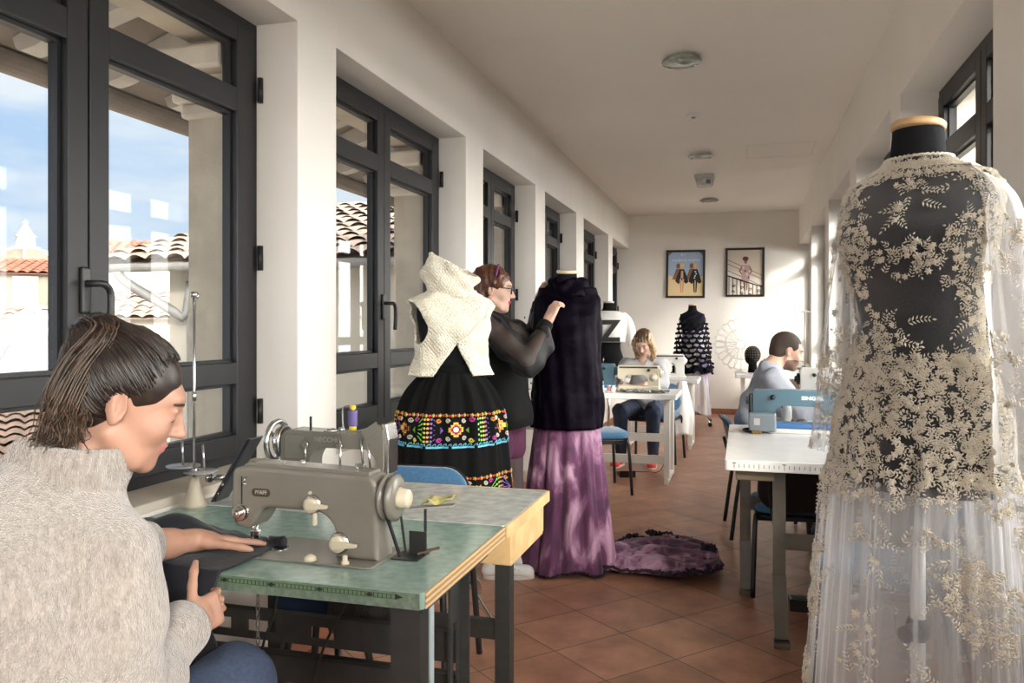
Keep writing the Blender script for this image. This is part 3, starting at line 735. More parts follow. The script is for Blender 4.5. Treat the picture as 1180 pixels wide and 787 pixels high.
b = B(); b.tube(smooth_path([(-.195, -.046, .186), (-.190, -.058, .182), (-.196, -.058, .172), (-.19, -.05, .17)], 4), .0022, seg=6); b.cyl((-.06, 0, .215), (-.06, 0, .228), .006, seg=12); b.cyl((-.115, -.0, .215), (-.115, -.0, .222), .005, seg=10)
b.cyl((.05, -.01, .21), (.05, -.01, .275), .0028, seg=8); b.cyl((.12, .015, .208), (.112, .015, .275), .0028, seg=8); b.cyl((.095, -.005, .208), (.095, -.005, .228), .006, seg=10); b.box((.105, -.005, .224), (.022, .012, .01), bevel=.002)
b.obj('spool_pin', M_STEEL, t)
needle_group(t, -.207, 0, .012, .062)
b = B(); b.lathe([(.05, 0), (.056, .006), (.056, .012), (.040, .014), (.040, .022), (.056, .024), (.056, .032), (.045, .038), (.03, .040)], c=(.166, 0, .150), axis=(1, 0, 0), seg=40); wh = b.obj('hand_wheel', M_TAUPE, t, smooth=False)
b = B(); b.lathe([(.028, .038), (.024, .044), (.022, .062), (.018, .066), (.001, .066)], c=(.166, 0, .150), axis=(1, 0, 0), seg=28); b.obj('wheel_knob', M_IVORY, wh, smooth=False)
b = B()
for a in (-1, 1):
    b.bar((.185, .040 * a, .150 - .02), (.200, .016 * a + .03, -.005 + .01), .006, .006)
ring = [(.1845, .0415 * math.cos(q), .150 + .0415 * math.sin(q)) for q in [PI * (-.1) + PI * 1.2 * i / 16 for i in range(17)]]
b.tube(ring, .0032, seg=6); b.obj('drive_belt', mat('belt_rubber', (0.012, 0.012, 0.012), rough=.7), t)
b = B(); bx(b, .182, .252, .00, .075, .0002, .003); bx(b, .205, .25, .055, .058, .003, .058); b.obj('belt_guard', M_DKMETAL, t)
b = B(); b.box((.255, .060, .012), (.055, .012, .005), rot=(0, -.25, .35)); b.obj('motor_bracket', mat('rust_brown_metal', (0.09, 0.05, 0.03), rough=.5), t)
for x, y in ((.01, -.082), (.105, -.085)):
    b = B(); b.lathe([(.016, 0), (.014, .008), (.006, .014), (.001, .014)] if x < .05 else [(.010, 0), (.010, .006), (.006, .008), (.006, .02), (.001, .021)], c=(x, y, .0055), seg=16); b.obj('bed_knob', M_IVORY, t, smooth=True)
# little folded tape tucked behind the wheel
t = thing('measuring_tape', 'yellowish tape scrap lying on a grey strip behind the taupe machine hand wheel', 'tape', (-.755, 1.865, .880))
b = B()
def tf(i, j): x = i / 10; return Vector((x * .075 - .01, (j - .5) * .022, .012 * math.sin(x * 7) * (1 - x) + .018 * x + .004 * math.sin(9 * x + 3 * j)))
b.quadgrid(tf, 10, 3); b.obj('tape', mat('yellow_tape', (0.50, 0.46, 0.17), rough=.6, var=.2, vscale=60), t, solid=.0015)
b = B(); b.bar((-.035, -.01, -.008), (.075, 0, .004), .028, .003); b.obj('strip', mat('silver_strip', (0.5, 0.5, 0.48), rough=.3, metal=.7), t)
b = B(); b.bar((.0, -.005, -.010), (-.008, .015, -.116), .007, .007); b.obj('support', M_DKMETAL, t)

# the machine on the grey table (hand wheel on the left, head on the right)
t = thing('sewing_machine', 'older grey-taupe sewing machine with spoked wheel and purple spool, on the grey table', 'sewing machine', (-1.29, 2.42, 0.7585), 0)
b = B(); bx(b, -.20, .215, -.085, .085, 0, .012, bevel=.004); b.obj('bed_plate', M_TAUPE2, t)
body = rpoly([(-.195, .012), (-.195, .20, .03), (-.17, .222, .03), (.09, .214, .02), (.15, .225, .03), (.168, .232, .01), (.180, .235, .01), (.182, .10, .01), (.160, .085, .01), (.150, .14, .03), (.125, .165, .03), (-.06, .165, .03), (-.085, .13, .03), (-.085, .012)], 5)
b = B(); b.prism(body, .085, frame=front_frame(), bevel=.014, seg=4); b.obj('machine_body', M_TAUPE2, t)
b = B(); b.prism(rrect(.07, .075, .008), .003, frame=front_frame(-.0435, -.14, .165)); b.obj('side_plate', mat('worn_enamel', (0.20, 0.19, 0.165), rough=.3, var=.1), t)
b = B(); b.prism(rpoly([(.168, .085), (.195, .085, .004), (.197, .20), (.188, .25, .006), (.170, .25)], 3), .075, frame=front_frame(), bevel=.003); fp = b.obj('face_plate', M_STEEL, t)
b = B(); b.bar((.11, -.046, .21), (.165, -.046, .245), .004, .03, up=(0, 0, 1)); b.obj('face_web', M_TAUPE2, t)
text_mesh('brand_lettering', 'NECCHI', 0.020, mat('silver_lettering', (0.40, 0.40, 0.38), rough=.3, metal=.3), (-.025, -.0435, .192), (PI / 2, 0, 0), t, bold=.0004, sx=1.15)
b = B(); ring = [(0, .066 * math.cos(q), .066 * math.sin(q)) for q in [2 * PI * i / 36 for i in range(37)]]
b.tube([Vector(p) + Vector((-.232, 0, .175)) for p in ring], .010, seg=8)
for k in range(3):
    q = 2 * PI * k / 3 + .4; b.bar((-.232, 0, .175), (-.232, .062 * math.cos(q), .175 + .062 * math.sin(q)), .014, .008, up=(1, 0, 0))
b.lathe([(.024, 0), (.024, .035), (.014, .05), (.001, .05)], c=(-.195, 0, .175), axis=(-1, 0, 0), seg=20)
b.lathe([(.050, 0), (.054, .008), (.040, .012), (.054, .016), (.050, .024)], c=(-.196, 0, .175), axis=(-1, 0, 0), seg=32); b.obj('hand_wheel', M_STEEL, t)
b = B(); b.cyl((-.105, .0, .218), (-.105, 0, .262), .0045, seg=8); b.obj('spool_pin', M_DKMETAL, t)
b = B(); b.tube(smooth_path([(.01, .01, .216), (.008, .01, .27), (.012, .01, .295), (.03, .01, .300), (.045, .01, .292), (.047, .01, .275)], 5), .003, seg=8); b.cyl((.005, .01, .212), (.005, .01, .228), .010, seg=12); b.obj('thread_guide', M_STEEL, t)
b = B(); b.cyl((-.095, -.045, .175), (-.095, -.06, .175), .012, seg=14); b.cyl((-.095, -.052, .175), (-.095, -.052, .115), .004, seg=8); b.cyl((.03, -.05, .21), (.03, -.05, .13), .003, seg=8); b.cyl((.03, -.044, .175), (.03, -.058, .175), .010, seg=12); b.cyl((.105, -.05, .20), (.112, -.05, .12), .004, seg=8); b.obj('tension_rod', M_STEEL, t)
b = B(); b.lathe([(.001, 0), (.020, .0), (.022, .006), (.010, .012)], c=(-.02, -.02, .216), seg=16); b.obj('oil_cap', M_STEEL, t)
needle_group(t, .168, 0, .02, .09)
sp = thing('thread_spool', 'purple thread spool with yellow ends on top of the older machine', 'thread spool', (-1.245, 2.43, .9780))
b = B(); b.lathe([(.001, 0), (.013, 0), (.012, .012), (.006, .016), (.006, .068), (.011, .072), (.010, .082), (.001, .083)], seg=18); b.obj('spool', mat('yellow_plastic', (0.72, 0.55, 0.04), rough=.4), sp, smooth=False)
b = B(); b.lathe([(.0135, .014)] + [(.0155 + .0007 * (k % 2), .014 + k * .0026) for k in range(20)] + [(.0135, .067)], seg=20); b.obj('thread', mat('purple_thread', (0.13, 0.10, 0.28), rough=.7), sp, smooth=True)

# thread stand by the window, dark leaning bracket
t = thing('thread_stand', 'steel thread stand with tall rod and two discs beside the first window', 'thread stand', (-1.655, 2.16, 0.7585))
b = B(); b.lathe([(.040, 0), (.036, .008), (.020, .06), (.013, .09), (.001, .092)], seg=24); b.obj('base_cone', mat('beige_metal', (0.36, 0.32, 0.24), rough=.4), t, smooth=True)
b = B(); b.tube([(0, 0, .08), (0, 0, .66)], .0045, seg=10); b.cyl((0, 0, .33), (0, 0, .36), .007, seg=10); b.obj('rod', M_STEEL, t)
b = B(); b.lathe([(.001, 0), (.012, 0), (.012, .016), (.001, .018)], c=(0, 0, .655), seg=14); b.tube(smooth_path([(0, 0, .665), (.018, -.008, .668), (.022, -.012, .655), (.012, -.008, .65)], 4), .003, seg=6); b.obj('hook', M_STEEL, t)
for x, y in ((.022, .005), (-.050, .012)):
    b = B(); z = .108 if x > 0 else .120
    b.lathe([(.001, 0), (.052, 0), (.052, .004), (.001, .005)], c=(x, y, z), seg=32); d = b.obj('spool_disc', mat('grey_metal', (0.33, 0.33, 0.34), rough=.3, metal=.5), t, smooth=False)
    b = B(); b.tube([(x + (.012 if x > 0 else 0), y, z + .004), (x + (.006 if x > 0 else -.004), y, z + .085)], .0035, seg=8); b.obj('spool_spike', M_STEEL, d)
b = B(); b.box((0, 0, .11), (.03, .02, .02), bevel=.004); b.obj('clamp', M_STEEL, t)
t = thing('support_bracket', 'black slanted metal bracket leaning beside the two sewing machines', 'bracket', (-1.625, 2.265, 0.7585))
b = B(); b.bar((-.005, 0, .002), (.115, .015, .205), .085, .004, up=(0, 0, 1)); b.bar((-.005, -.042, .004), (.115, -.027, .207), .004, .026, up=(0, 1, 0)); b.obj('plate', mat('slate_metal', (0.035, 0.038, 0.045), rough=.35, metal=.4), t)
b = B(); b.cyl((-.035, -.025, .075), (.04, -.025, .08), .010, seg=12); b.cyl((-.038, -.025, .075), (-.028, -.025, .075), .016, seg=12)
for q in (.02, .05): b.cyl((q * .6, -.05, q + .01), (q * .6, -.043, q + .01), .005, seg=8)
b.obj('bolt', M_STEEL, t)

# ================================================================ CHAIRS
M_BLUEFAB = mat('blue_upholstery', (0.045, 0.135, 0.255), rough=0.9, var=0.15, vscale=90, bump=0.2, bscale=400, sheen=.3)
M_NAVYFAB = mat('navy_upholstery', (0.018, 0.035, 0.085), rough=0.9, bump=0.2, bscale=400)
def make_chair(label, loc, rz, group=None):
    """visitor chair facing +Y: padded seat and back, black shells, bent tube legs"""
    t = thing('visitor_chair', label, 'chair', loc, rz, group)
    def pad(w, d, th, n=10, crown=.012):
        o = rrect(w, d, .09, 6)
        return o
    b = B()
    rings = []
    for z, s in ((.437, .90), (.440, .965), (.452, 1.0), (.470, .99), (.482, .95), (.488, .85), (.490, .5)):
        rings.append([Vector((x * s, y * s + .01, z + .010 * (y / .21) ** 2)) for x, y in rrect(.45, .42, .10, 6)])
    b.ring_loft(rings); b.obj('seat', M_BLUEFAB, t)
    b = B()
    rings = [[Vector((x * s, y * s + .01, z)) for x, y in rrect(.45, .42, .10, 6)] for z, s in ((.418, .80), (.422, .97), (.4365, 1.0))]
    b.ring_loft(rings); b.obj('seat_shell', M_BLACK, t)
    def back(z, x, th):  # curved backrest surface
        return Vector((x, -.235 - .10 * (z - .55) / .33 + .9 * x * x, z + 0)) + Vector((0, th, 0))
    for nm, ths, m_, grow in (('backrest', (0.0, .010, .030, .036), M_BLUEFAB, 0), ('back_shell', (-.012, -.010, -.004, -.0005), M_BLACK, .006)):
        b = B(); sc = (.93, 1, 1, .93) if nm == 'backrest' else (.9, 1, 1, 1)
        rings = [[back(.605 + v * s, u * s, th) for u, v in rrect(.44 + grow, .28 + grow, .12, 7)] for th, s in zip(ths, sc)]
        b.ring_loft(rings); b.obj(nm, m_, t, smooth=True)
    for sx in (-1, 1):
        b = B(); b.tube(smooth_path([(sx * .215, .165, .425), (sx * .232, .19, .40), (sx * .25, .215, 0.008)], 5), .0125, seg=10); b.obj('leg', M_BLACK, t)
        b = B(); b.tube(smooth_path([(sx * .215, -.15, .425), (sx * .232, -.19, .40), (sx * .25, -.245, 0.008)], 5), .0125, seg=10); b.obj('leg', M_BLACK, t)
        b = B(); b.tube(smooth_path([(sx * .10, -.13, .425), (sx * .10, -.20, .43), (sx * .10, -.24, .52), (sx * .10, -.262, .60)], 5), .011, seg=8); b.obj('back_support', M_BLACK, t)
    b = B()
    for y in (.165, -.15): b.tube([(-.215, y, .412), (.215, y, .412)], .011, seg=8)
    for sx in (-1, 1): b.tube([(sx * .20, -.15, .412), (sx * .20, .165, .412)], .011, seg=8)
    b.obj('seat_frame', M_BLACK, t)
    return t
CH = make_chair('blue upholstered chair whose backrest peeks over the far edge of the grey table', (-1.255, 2.83, 0), PI + .06)
t = thing('stool', 'dark navy padded stool with black legs tucked under the green table', 'stool', (-1.28, 2.32, 0))
b = B(); b.lathe([(.001, .43), (.14, .43), (.165, .445), (.165, .475), (.14, .492), (.001, .495)], seg=32); b.obj('seat', M_NAVYFAB, t, smooth=True)
for k in range(4):
    a = PI / 4 + k * PI / 2; b = B(); b.tube([(.10 * math.cos(a), .10 * math.sin(a), .43), (.19 * math.cos(a), .19 * math.sin(a), 0.006)], .012, seg=8); b.obj('leg', M_BLACK, t)
# ================================================================ DRESS FORMS
M_FORM = mat('black_jersey', (0.008, 0.008, 0.009), rough=0.9, spec=.15, bump=0.1, bscale=300)
M_FORM2 = mat('charcoal_jersey', (0.012, 0.0125, 0.014), rough=0.9, spec=.15, bump=0.1, bscale=300)
M_CAPW = mat('neck_cap_wood', (0.58, 0.38, 0.19), rough=0.4, var=0.15, vscale=14)
M_CAPP = mat('pale_neck_cap', (0.66, 0.54, 0.38), rough=0.4, var=0.1, vscale=14)
TORSO = [(0.0, .166, .118, 0), (.03, .172, .124, 0), (.15, .178, .130, .004), (.25, .152, .112, .004), (.33, .128, .098, 0), (.37, .125, .096, 0), (.43, .132, .102, -.004), (.52, .152, .122, -.014),
         (.57, .160, .124, -.014), (.63, .168, .106, -.004), (.675, .166, .084, .004), (.700, .150, .070, .006), (.718, .110, .060, .006), (.735, .074, .056, .004), (.755, .058, .052, 0), (.815, .053, .050, 0)]
def lerp_prof(P, z):
    if z <= P[0][0]: return P[0][1:]
    for p, q in zip(P[:-1], P[1:]):
        if z <= q[0]:
            t = (z - p[0]) / (q[0] - p[0]); t = t * t * (3 - 2 * t) * .5 + t * .5
            return tuple(a + (c - a) * t for a, c in zip(p[1:], q[1:]))
    return P[-1][1:]
def sup(phi, a, bb, e=0.92):
    s, c = math.sin(phi), math.cos(phi)
    return a * math.copysign(abs(s) ** e, s), -bb * math.copysign(abs(c) ** e, c)
def dress_form(t, zb, s=1.0, m=None, cap=None, wheels=False, tilt_cap=0.0, knob=False, pole_m=None, legs=3, leg_s=1.0, leg_a=.75):
    """torso with its bottom at zb on a pole stand; front faces -Y"""
    m = m or M_FORM; pole_m = pole_m or M_CHROME
    b = B(); rings = []
    zs = [k * .815 / 46 for k in range(47)]
    for z in zs:
        a, d, y0 = lerp_prof(TORSO, z)
        rings.append([Vector((sup(2 * PI * k / 40, a, d)[0] * s, (sup(2 * PI * k / 40, a, d)[1] + y0) * s, zb + z * s)) for k in range(40)])
    b.ring_loft(rings); b.obj('torso', m, t)
    b = B(); zt = zb + .815 * s
    b.lathe([(.001, 0), (.056 * s, 0), (.058 * s, .004), (.058 * s, .013), (.054 * s, .017), (.001, .018)], c=(0, 0, zt), axis=(0.02, tilt_cap, 1), seg=32); b.obj('neck_cap', cap or M_CAPW, t)
    b = B(); b.cyl((0, 0, .10), (0, 0, zb + .01), .016, seg=16); b.obj('stand_pole', pole_m, t)
    if knob:
        b = B(); b.lathe([(.001, -.025), (.020, -.025), (.026, -.012), (.026, .012), (.020, .025), (.001, .025)], c=(0, 0, .63), seg=24); b.cyl((0, 0, .63), (0, -.06, .63), .018, seg=14); b.obj('knob', M_BLACK, t)
    for k in range(legs if legs else 0):
        a = 2 * PI * k / legs + leg_a
        ca, sa = math.cos(a) * leg_s, math.sin(a) * leg_s
        b = B(); b.tube(smooth_path([(0, 0, .30), (.10 * ca, .10 * sa, .22), (.25 * ca, .25 * sa, .105), (.30 * ca, .30 * sa, .07), (.325 * ca, .325 * sa, .036), (.328 * ca, .328 * sa, .004 if not wheels else .05)], 5), .0105, seg=10)
        lg = b.obj('stand_leg', M_CHROME, t)
        if wheels:
            b = B(); b.cyl((.328 * ca - .012 * sa, .328 * sa + .012 * ca, .028), (.328 * ca + .012 * sa, .328 * sa - .012 * ca, .028), .027, seg=18); b.obj('caster', M_BLACK, lg)
def grid_mesh(name, fn, nph, nz, m, parent, keep=None, solid=.003, closed=True, mfn=None):
    """cloth shell: fn(i, j) -> point, i around (0..nph), j up (0..nz); keep(i, j) drops cells"""
    bm = bmesh.new(); vs = {}
    def gv(i, j):
        k = (i % nph if closed else i, j)
        if k not in vs: vs[k] = bm.verts.new(fn(*k))
        return vs[k]
    for i in range(nph):
        for j in range(nz):
            if keep and not keep(i, j): continue
            f = bm.faces.new((gv(i, j), gv(i + 1, j), gv(i + 1, j + 1), gv(i, j + 1))); f.smooth = True
            if mfn: f.material_index = mfn(i, j)
    me = bpy.data.meshes.new(name); bm.to_mesh(me); bm.free()
    o = link(name, me, m, parent)
    if solid:
        md = o.modifiers.new('thickness', 'SOLIDIFY'); md.thickness = solid; md.offset = 0
    return o

# ---------------------------------------------------------------- 1: knitted wool vest and embroidered black skirt
def knit_mat():
    m = mat('cream_wool_knit', (0.80, 0.75, 0.62), rough=0.95, sheen=.4)
    nt = m.node_tree; N = nt.nodes; L = nt.links; b = N['Principled BSDF']
    tc = N.new('ShaderNodeTexCoord'); mp = N.new('ShaderNodeMapping'); mp.inputs['Scale'].default_value = (92, 92, 92); mp.inputs['Rotation'].default_value = (0.5, 0.6, 0.4)
    L.new(tc.outputs['Object'], mp.inputs[0]); vo = N.new('ShaderNodeTexVoronoi'); vo.inputs['Scale'].default_value = 1.0; vo.inputs['Randomness'].default_value = .45
    L.new(mp.outputs[0], vo.inputs['Vector']); bp = N.new('ShaderNodeBump'); bp.inputs['Strength'].default_value = 1.0; bp.inputs['Distance'].default_value = .009; bp.invert = True
    L.new(vo.outputs['Distance'], bp.inputs['Height'])
    n2 = N.new('ShaderNodeTexNoise'); n2.inputs['Scale'].default_value = 300; L.new(tc.outputs['Object'], n2.inputs['Vector'])
    b2 = N.new('ShaderNodeBump'); b2.inputs['Strength'].default_value = .4; b2.inputs['Distance'].default_value = .003
    L.new(n2.outputs['Fac'], b2.inputs['Height']); L.new(bp.outputs[0], b2.inputs['Normal']); L.new(b2.outputs[0], b.inputs['Normal'])
    return m
M_KNIT = knit_mat()
M_BLKCLOTH = mat('black_cotton', (0.0065, 0.0065, 0.007), rough=0.95, spec=.1, bump=.15, bscale=250)
T1 = thing('dressed_mannequin', 'mannequin in cream knitted wool vest and black skirt with colourful embroidered bands', 'mannequin', (-1.28, 3.47, 0), math.radians(42))
ZB1 = .755
dress_form(T1, ZB1, .98)
# vest shell
VN, VZ = 264, 160
def vest_pt(i, j, n=264, nz=160):
    ph = 2 * PI * i / n; ph = ph if ph <= PI else ph - 2 * PI
    z = .355 + (.745 - .355) * j / nz
    a, d, y0 = lerp_prof(TORSO, z)
    a *= .98; d *= .98
    flare = .055 * max(0, (.52 - z) / .165) ** 1.2
    side = abs(math.sin(ph))
    off = .012 + flare * (.35 + .65 * side) + (.03 * side * max(0, (z - .50) / .2) if z < .70 else .03 * side)
    x, y = sup(ph, a + off, d + off * .9)
    y += y0 * .98
    w = .004 * math.sin(9 * ph + 14 * z) + .003 * math.sin(60 * z + 5 * ph)
    s = 1 + w / .15
    droop = 0
    if z < .5: droop = -.02 * max(0, math.cos(ph - 2.6)) 
    return Vector((x * s, y * s, ZB1 + z * .98 + droop))
def vest_keep(i, j, n=264, nz=160):
    ph = 2 * PI * (i + .5) / n; ph = ph if ph <= PI else ph - 2 * PI
    z = .355 + (.745 - .355) * (j + .5) / nz
    # the inverted V of the wrapped front
    if z < .50:
        h = (.50 - z) / .145
        if -.62 * h - .02 < ph + .16 < .46 * h: return False
    for c in (PI / 2, -PI / 2):       # armholes
        if ((ph - c) / .62) ** 2 + ((z - .595) / .098) ** 2 < 1: return False
    return True
grid_mesh('vest', vest_pt, VN, VZ, M_KNIT, T1, keep=vest_keep, solid=.013)
b = B()                                    # the wrapped front edge: a diagonal rib
pts = []
for k in range(22):
    t_ = k / 21; ph = -.16 + (1.30) * t_; z = .50 + .21 * t_
    p = vest_pt(ph / (2 * PI) * VN, (z - .355) / .39 * VZ); n = Vector((p.x, p.y, 0)).normalized(); pts.append(p + n * .007)
b.tube(pts, .006, seg=6); b.obj('wrap_edge', M_KNIT, T1)
def collar_pt(i, j, n=72, nz=22):
    ph = 2 * PI * i / n; v = j / nz
    r = .078 + .012 * math.sin(v * PI) - .006 * v
    tilt = Vector((-.006 - .018 * math.sin(v * 3), -.015 * v, 0))
    wob = .007 * math.sin(5 * ph + 9 * v) * (.4 + v) + .006 * math.sin(3 * ph - 12 * v + 1)
    x = (r * 1.05 + wob + .034 * v * max(0, math.sin(ph))) * math.sin(ph); y = -(r + wob) * math.cos(ph)
    top = .150 - .050 * math.sin(ph + .3) - .012 * math.cos(ph)
    sway = .02 * math.sin(v * 2.2) * math.sin(ph)
    return Vector((x + sway, y, ZB1 + .700 + v * top + .008 * math.sin(4 * ph + 1) * math.sin(v * PI))) + tilt
grid_mesh('collar', collar_pt, 72, 22, M_KNIT, T1, solid=.014)
# skirt
def skirt_pt(i, j, n=144, nz=40):
    ph = 2 * PI * i / n; v = j / nz             # v = 0 at the waist
    z = 1.125 - v * .615
    r = .122 + .115 * (1 - (1 - min(1, v / .38)) ** 2.0) * .85 + .055 * v
    fold = (.012 * math.sin(13 * ph + 1.2 * math.sin(2 * ph)) + .007 * math.sin(29 * ph)) * (1 - .65 * v) * min(1, v * 7) + .010 * math.sin(7 * ph + .6) * v
    return Vector(((r + fold) * 1.02 * math.sin(ph), -(r + fold) * .92 * math.cos(ph), z))
grid_mesh('skirt', skirt_pt, 144, 40, M_BLKCLOTH, T1, solid=.003)
b = B(); rings = [[skirt_pt(k * 2, 0) * 1.0 + Vector((0, 0, dz)) + Vector((skirt_pt(k * 2, 0).x, skirt_pt(k * 2, 0).y, 0)).normalized() * e for k in range(72)] for dz, e in ((-.012, .004), (.028, .003), (.028, -.004), (-.012, -.004))]
b.ring_loft(rings + [rings[0]], caps=(False, False)); b.obj('waistband', M_BLKCLOTH, T1)
EMB = [mat('embroidery_' + n, c, rough=.6) for n, c in (('red', (.62, .02, .045)), ('yellow', (.72, .62, .08)), ('orange', (.75, .30, .03)), ('blue', (.12, .45, .60)), ('white', (.60, .58, .52)), ('green', (.22, .60, .08)), ('purple', (.26, .14, .55)), ('pink', (.55, .04, .38)), ('silver', (.65, .63, .6)), ('black', (.01, .01, .01)))]
def embroidery(name, z0, z1, seedph):
    b = B(); h = z1 - z0
    def S(x, v, off=.003):      # x: arc metres from seedph, v: 0..1 up
        z = z0 + v * h; vv = (1.125 - z) / .615; ph = seedph + x / .235
        p = skirt_pt(ph / (2 * PI) * 144, vv * 40); n = Vector((p.x, p.y, .0)).normalized()
        return p + n * off
    def patch(poly, mi, off=.0035):
        vs = [b.bm.verts.new(S(x, v, off)) for x, v in poly]
        try: f = b.bm.faces.new(vs); f.material_index = mi
        except ValueError: pass
    def disc(x, v, r, mi, off=.0035, n=10): patch([(x + r * math.cos(2 * PI * k / n), v + r / h * math.sin(2 * PI * k / n)) for k in range(n)], mi, off)
    def stroke(pts, mi, r=.0022): b.tube([S(x, v, .004) for x, v in pts], r, seg=5, mi=mi)
    def spiral(x, v, r, mi, d=1, n=14): stroke([(x + r * (1 - .75 * k / n) * math.cos(d * 3.6 * PI * k / n), v + r / h * (1 - .75 * k / n) * math.sin(d * 3.6 * PI * k / n)) for k in range(n + 1)], mi, .0018)
    per = .235; circ = 2 * PI * .235; nrep = 6
    per = circ / nrep
    for r in range(nrep):
        X = r * per
        nd = 9
        for k in range(nd):
            x = X + per * k / nd
            disc(x, .93, .0055, 0, n=6)
            stroke([(x + .014, .98), (x + .020, .93), (x + .008, .955)], 1, .002); stroke([(x + .014, .88), (x + .020, .93), (x + .008, .905)], 1, .002)
        # wave border
        for k in range(12):
            x = X + per * k / 12; w = per / 12
            patch([(x, .0), (x + w, .0), (x + w, .055), (x, .055)], 3)
            stroke([(x, .055), (x + w * .3, .11), (x + w * .7, .13), (x + w * .75, .085), (x + w * .55, .075)], 3, .002)
        # stepped medallion
        cx, cv = X + .055, .53; u = .0105
        for sc, mi, off in ((1.0, 2, .003), (.88, 1, .0034), (.74, 0, .0038), (.55, 9, .0042)):
            pl = [(-1, 3), (1, 3), (1, 2), (2, 2), (2, 1), (3, 1), (3, -1), (2, -1), (2, -2), (1, -2), (1, -3), (-1, -3), (-1, -2), (-2, -2), (-2, -1), (-3, -1), (-3, 1), (-2, 1), (-2, 2), (-1, 2)]
            c0 = b.bm.verts.new(S(cx, cv, off)); vs = [b.bm.verts.new(S(cx + q[0] * u * sc, cv + q[1] * u * sc / h, off)) for q in pl]
            for a_ in range(len(vs)):
                f = b.bm.faces.new((c0, vs[a_], vs[(a_ + 1) % len(vs)])); f.material_index = mi
        disc(cx, cv, .0115, 8, .0055, 14)
        for dx, dv, d in ((-.034, .25, 1), (.034, .25, -1), (-.034, -.25, -1), (.034, -.25, 1)): spiral(cx + dx, cv + dv, .0105, 4, d)
        # fans, bead columns and spirals
        x0 = X + .100
        for k in range(5):
            e = (x0 + .048, .22 + .15 * k); stroke([(x0, .5), e], 5, .0016); disc(e[0], e[1], .0052, 5, .004, 8)
        spiral(x0 + .022, .80, .011, 7, 1); spiral(x0 + .016, .22, .010, 1, -1)
        for q, mi in enumerate((5, 1, 2, 6)):
            for k in range(6): disc(x0 + .062 + q * .0125, .20 + .125 * k, .0052, mi, .004, 8)
        for k in range(5):
            e = (x0 + .108, .22 + .15 * k); stroke([(x0 + .145, .5), e], 6, .0014)
        spiral(x0 + .128, .78, .010, 2, -1); spiral(x0 + .130, .22, .011, 7, 1)
    b.obj(name, EMB, T1, smooth=False)
embroidery('embroidered_band', .800, .950, -.50)
embroidery('embroidered_band', .530, .680, -.15)

# ---------------------------------------------------------------- 2: purple velvet tunic over tie-dyed skirt with a train
def velvet_mat():
    m = bpy.data.materials.new('purple_velvet'); m.use_nodes = True
    nt = m.node_tree; N = nt.nodes; L = nt.links; b = N['Principled BSDF']
    b.inputs['Base Color'].default_value = (0.0028, 0.0012, 0.005, 1); b.inputs['Roughness'].default_value = .55; b.inputs['Specular IOR Level'].default_value = .05
    b.inputs['Sheen Weight'].default_value = .09; b.inputs['Sheen Roughness'].default_value = .22; b.inputs['Sheen Tint'].default_value = (0.45, 0.12, 0.75, 1)
    tc = N.new('ShaderNodeTexCoord'); no = N.new('ShaderNodeTexNoise'); no.inputs['Scale'].default_value = 14; no.inputs['Detail'].default_value = 5
    L.new(tc.outputs['Object'], no.inputs['Vector']); bp = N.new('ShaderNodeBump'); bp.inputs['Strength'].default_value = .35; bp.inputs['Distance'].default_value = .03
    L.new(no.outputs['Fac'], bp.inputs['Height']); L.new(bp.outputs[0], b.inputs['Normal'])
    return m
M_VELVET = velvet_mat()
def tiedye_mat(name, dark, mid, light, scale=(7, 7, 3.0)):
    m = bpy.data.materials.new(name); m.use_nodes = True
    nt = m.node_tree; N = nt.nodes; L = nt.links; b = N['Principled BSDF']; b.inputs['Roughness'].default_value = .75
    b.inputs['Sheen Weight'].default_value = .25
    tc = N.new('ShaderNodeTexCoord'); mp = N.new('ShaderNodeMapping'); mp.inputs['Scale'].default_value = scale
    L.new(tc.outputs['Object'], mp.inputs[0]); no = N.new('ShaderNodeTexNoise'); no.inputs['Scale'].default_value = 1.0; no.inputs['Detail'].default_value = 7; no.inputs['Distortion'].default_value = 1.2
    L.new(mp.outputs[0], no.inputs['Vector']); cr = N.new('ShaderNodeValToRGB')
    e = cr.color_ramp.elements; e[0].position = .34; e[0].color = (*dark, 1); e[1].position = .66; e[1].color = (*light, 1); q = cr.color_ramp.elements.new(.50); q.color = (*mid, 1)
    L.new(no.outputs['Fac'], cr.inputs[0]); L.new(cr.outputs[0], b.inputs['Base Color'])
    return m
M_TIEDYE = tiedye_mat('tie_dyed_silk', (0.040, 0.008, 0.034), (0.115, 0.028, 0.090), (0.46, 0.27, 0.39))
M_RUFFLE = mat('dark_ruffle', (0.022, 0.010, 0.028), rough=.8)
T2 = thing('dressed_mannequin', 'mannequin in dark purple velvet tunic and tie-dyed purple skirt with train on the floor', 'mannequin', (-0.925, 4.33, 0), math.radians(10))
ZB2 = .80
dress_form(T2, ZB2, 1.0, cap=M_CAPP, tilt_cap=-.12, leg_s=.62, leg_a=.1)
def tunic_pt(i, j, n=120, nz=60):
    ph = 2 * PI * i / n; v = j / nz; z = .775 + v * (1.535 - .775)
    zl = max(0, z - ZB2); a, d, y0 = lerp_prof(TORSO, zl)
    A = max(a + .015, .188 - .006 * v - .22 * max(0, zl - .63)); D = max(d + .015, .168 - .45 * max(0, zl - .46))
    fold = (.006 * math.sin(9 * ph + .8) + .004 * math.sin(17 * ph + 6 * v)) * (1 - v) ** .7 + .004 * math.sin(11 * v + 4 * ph) + .003 * math.sin(23 * v - 5 * ph)
    x, y = sup(ph, A + fold, D + fold, .95)
    return Vector((x, y + (y0 if zl > .3 else 0), z))
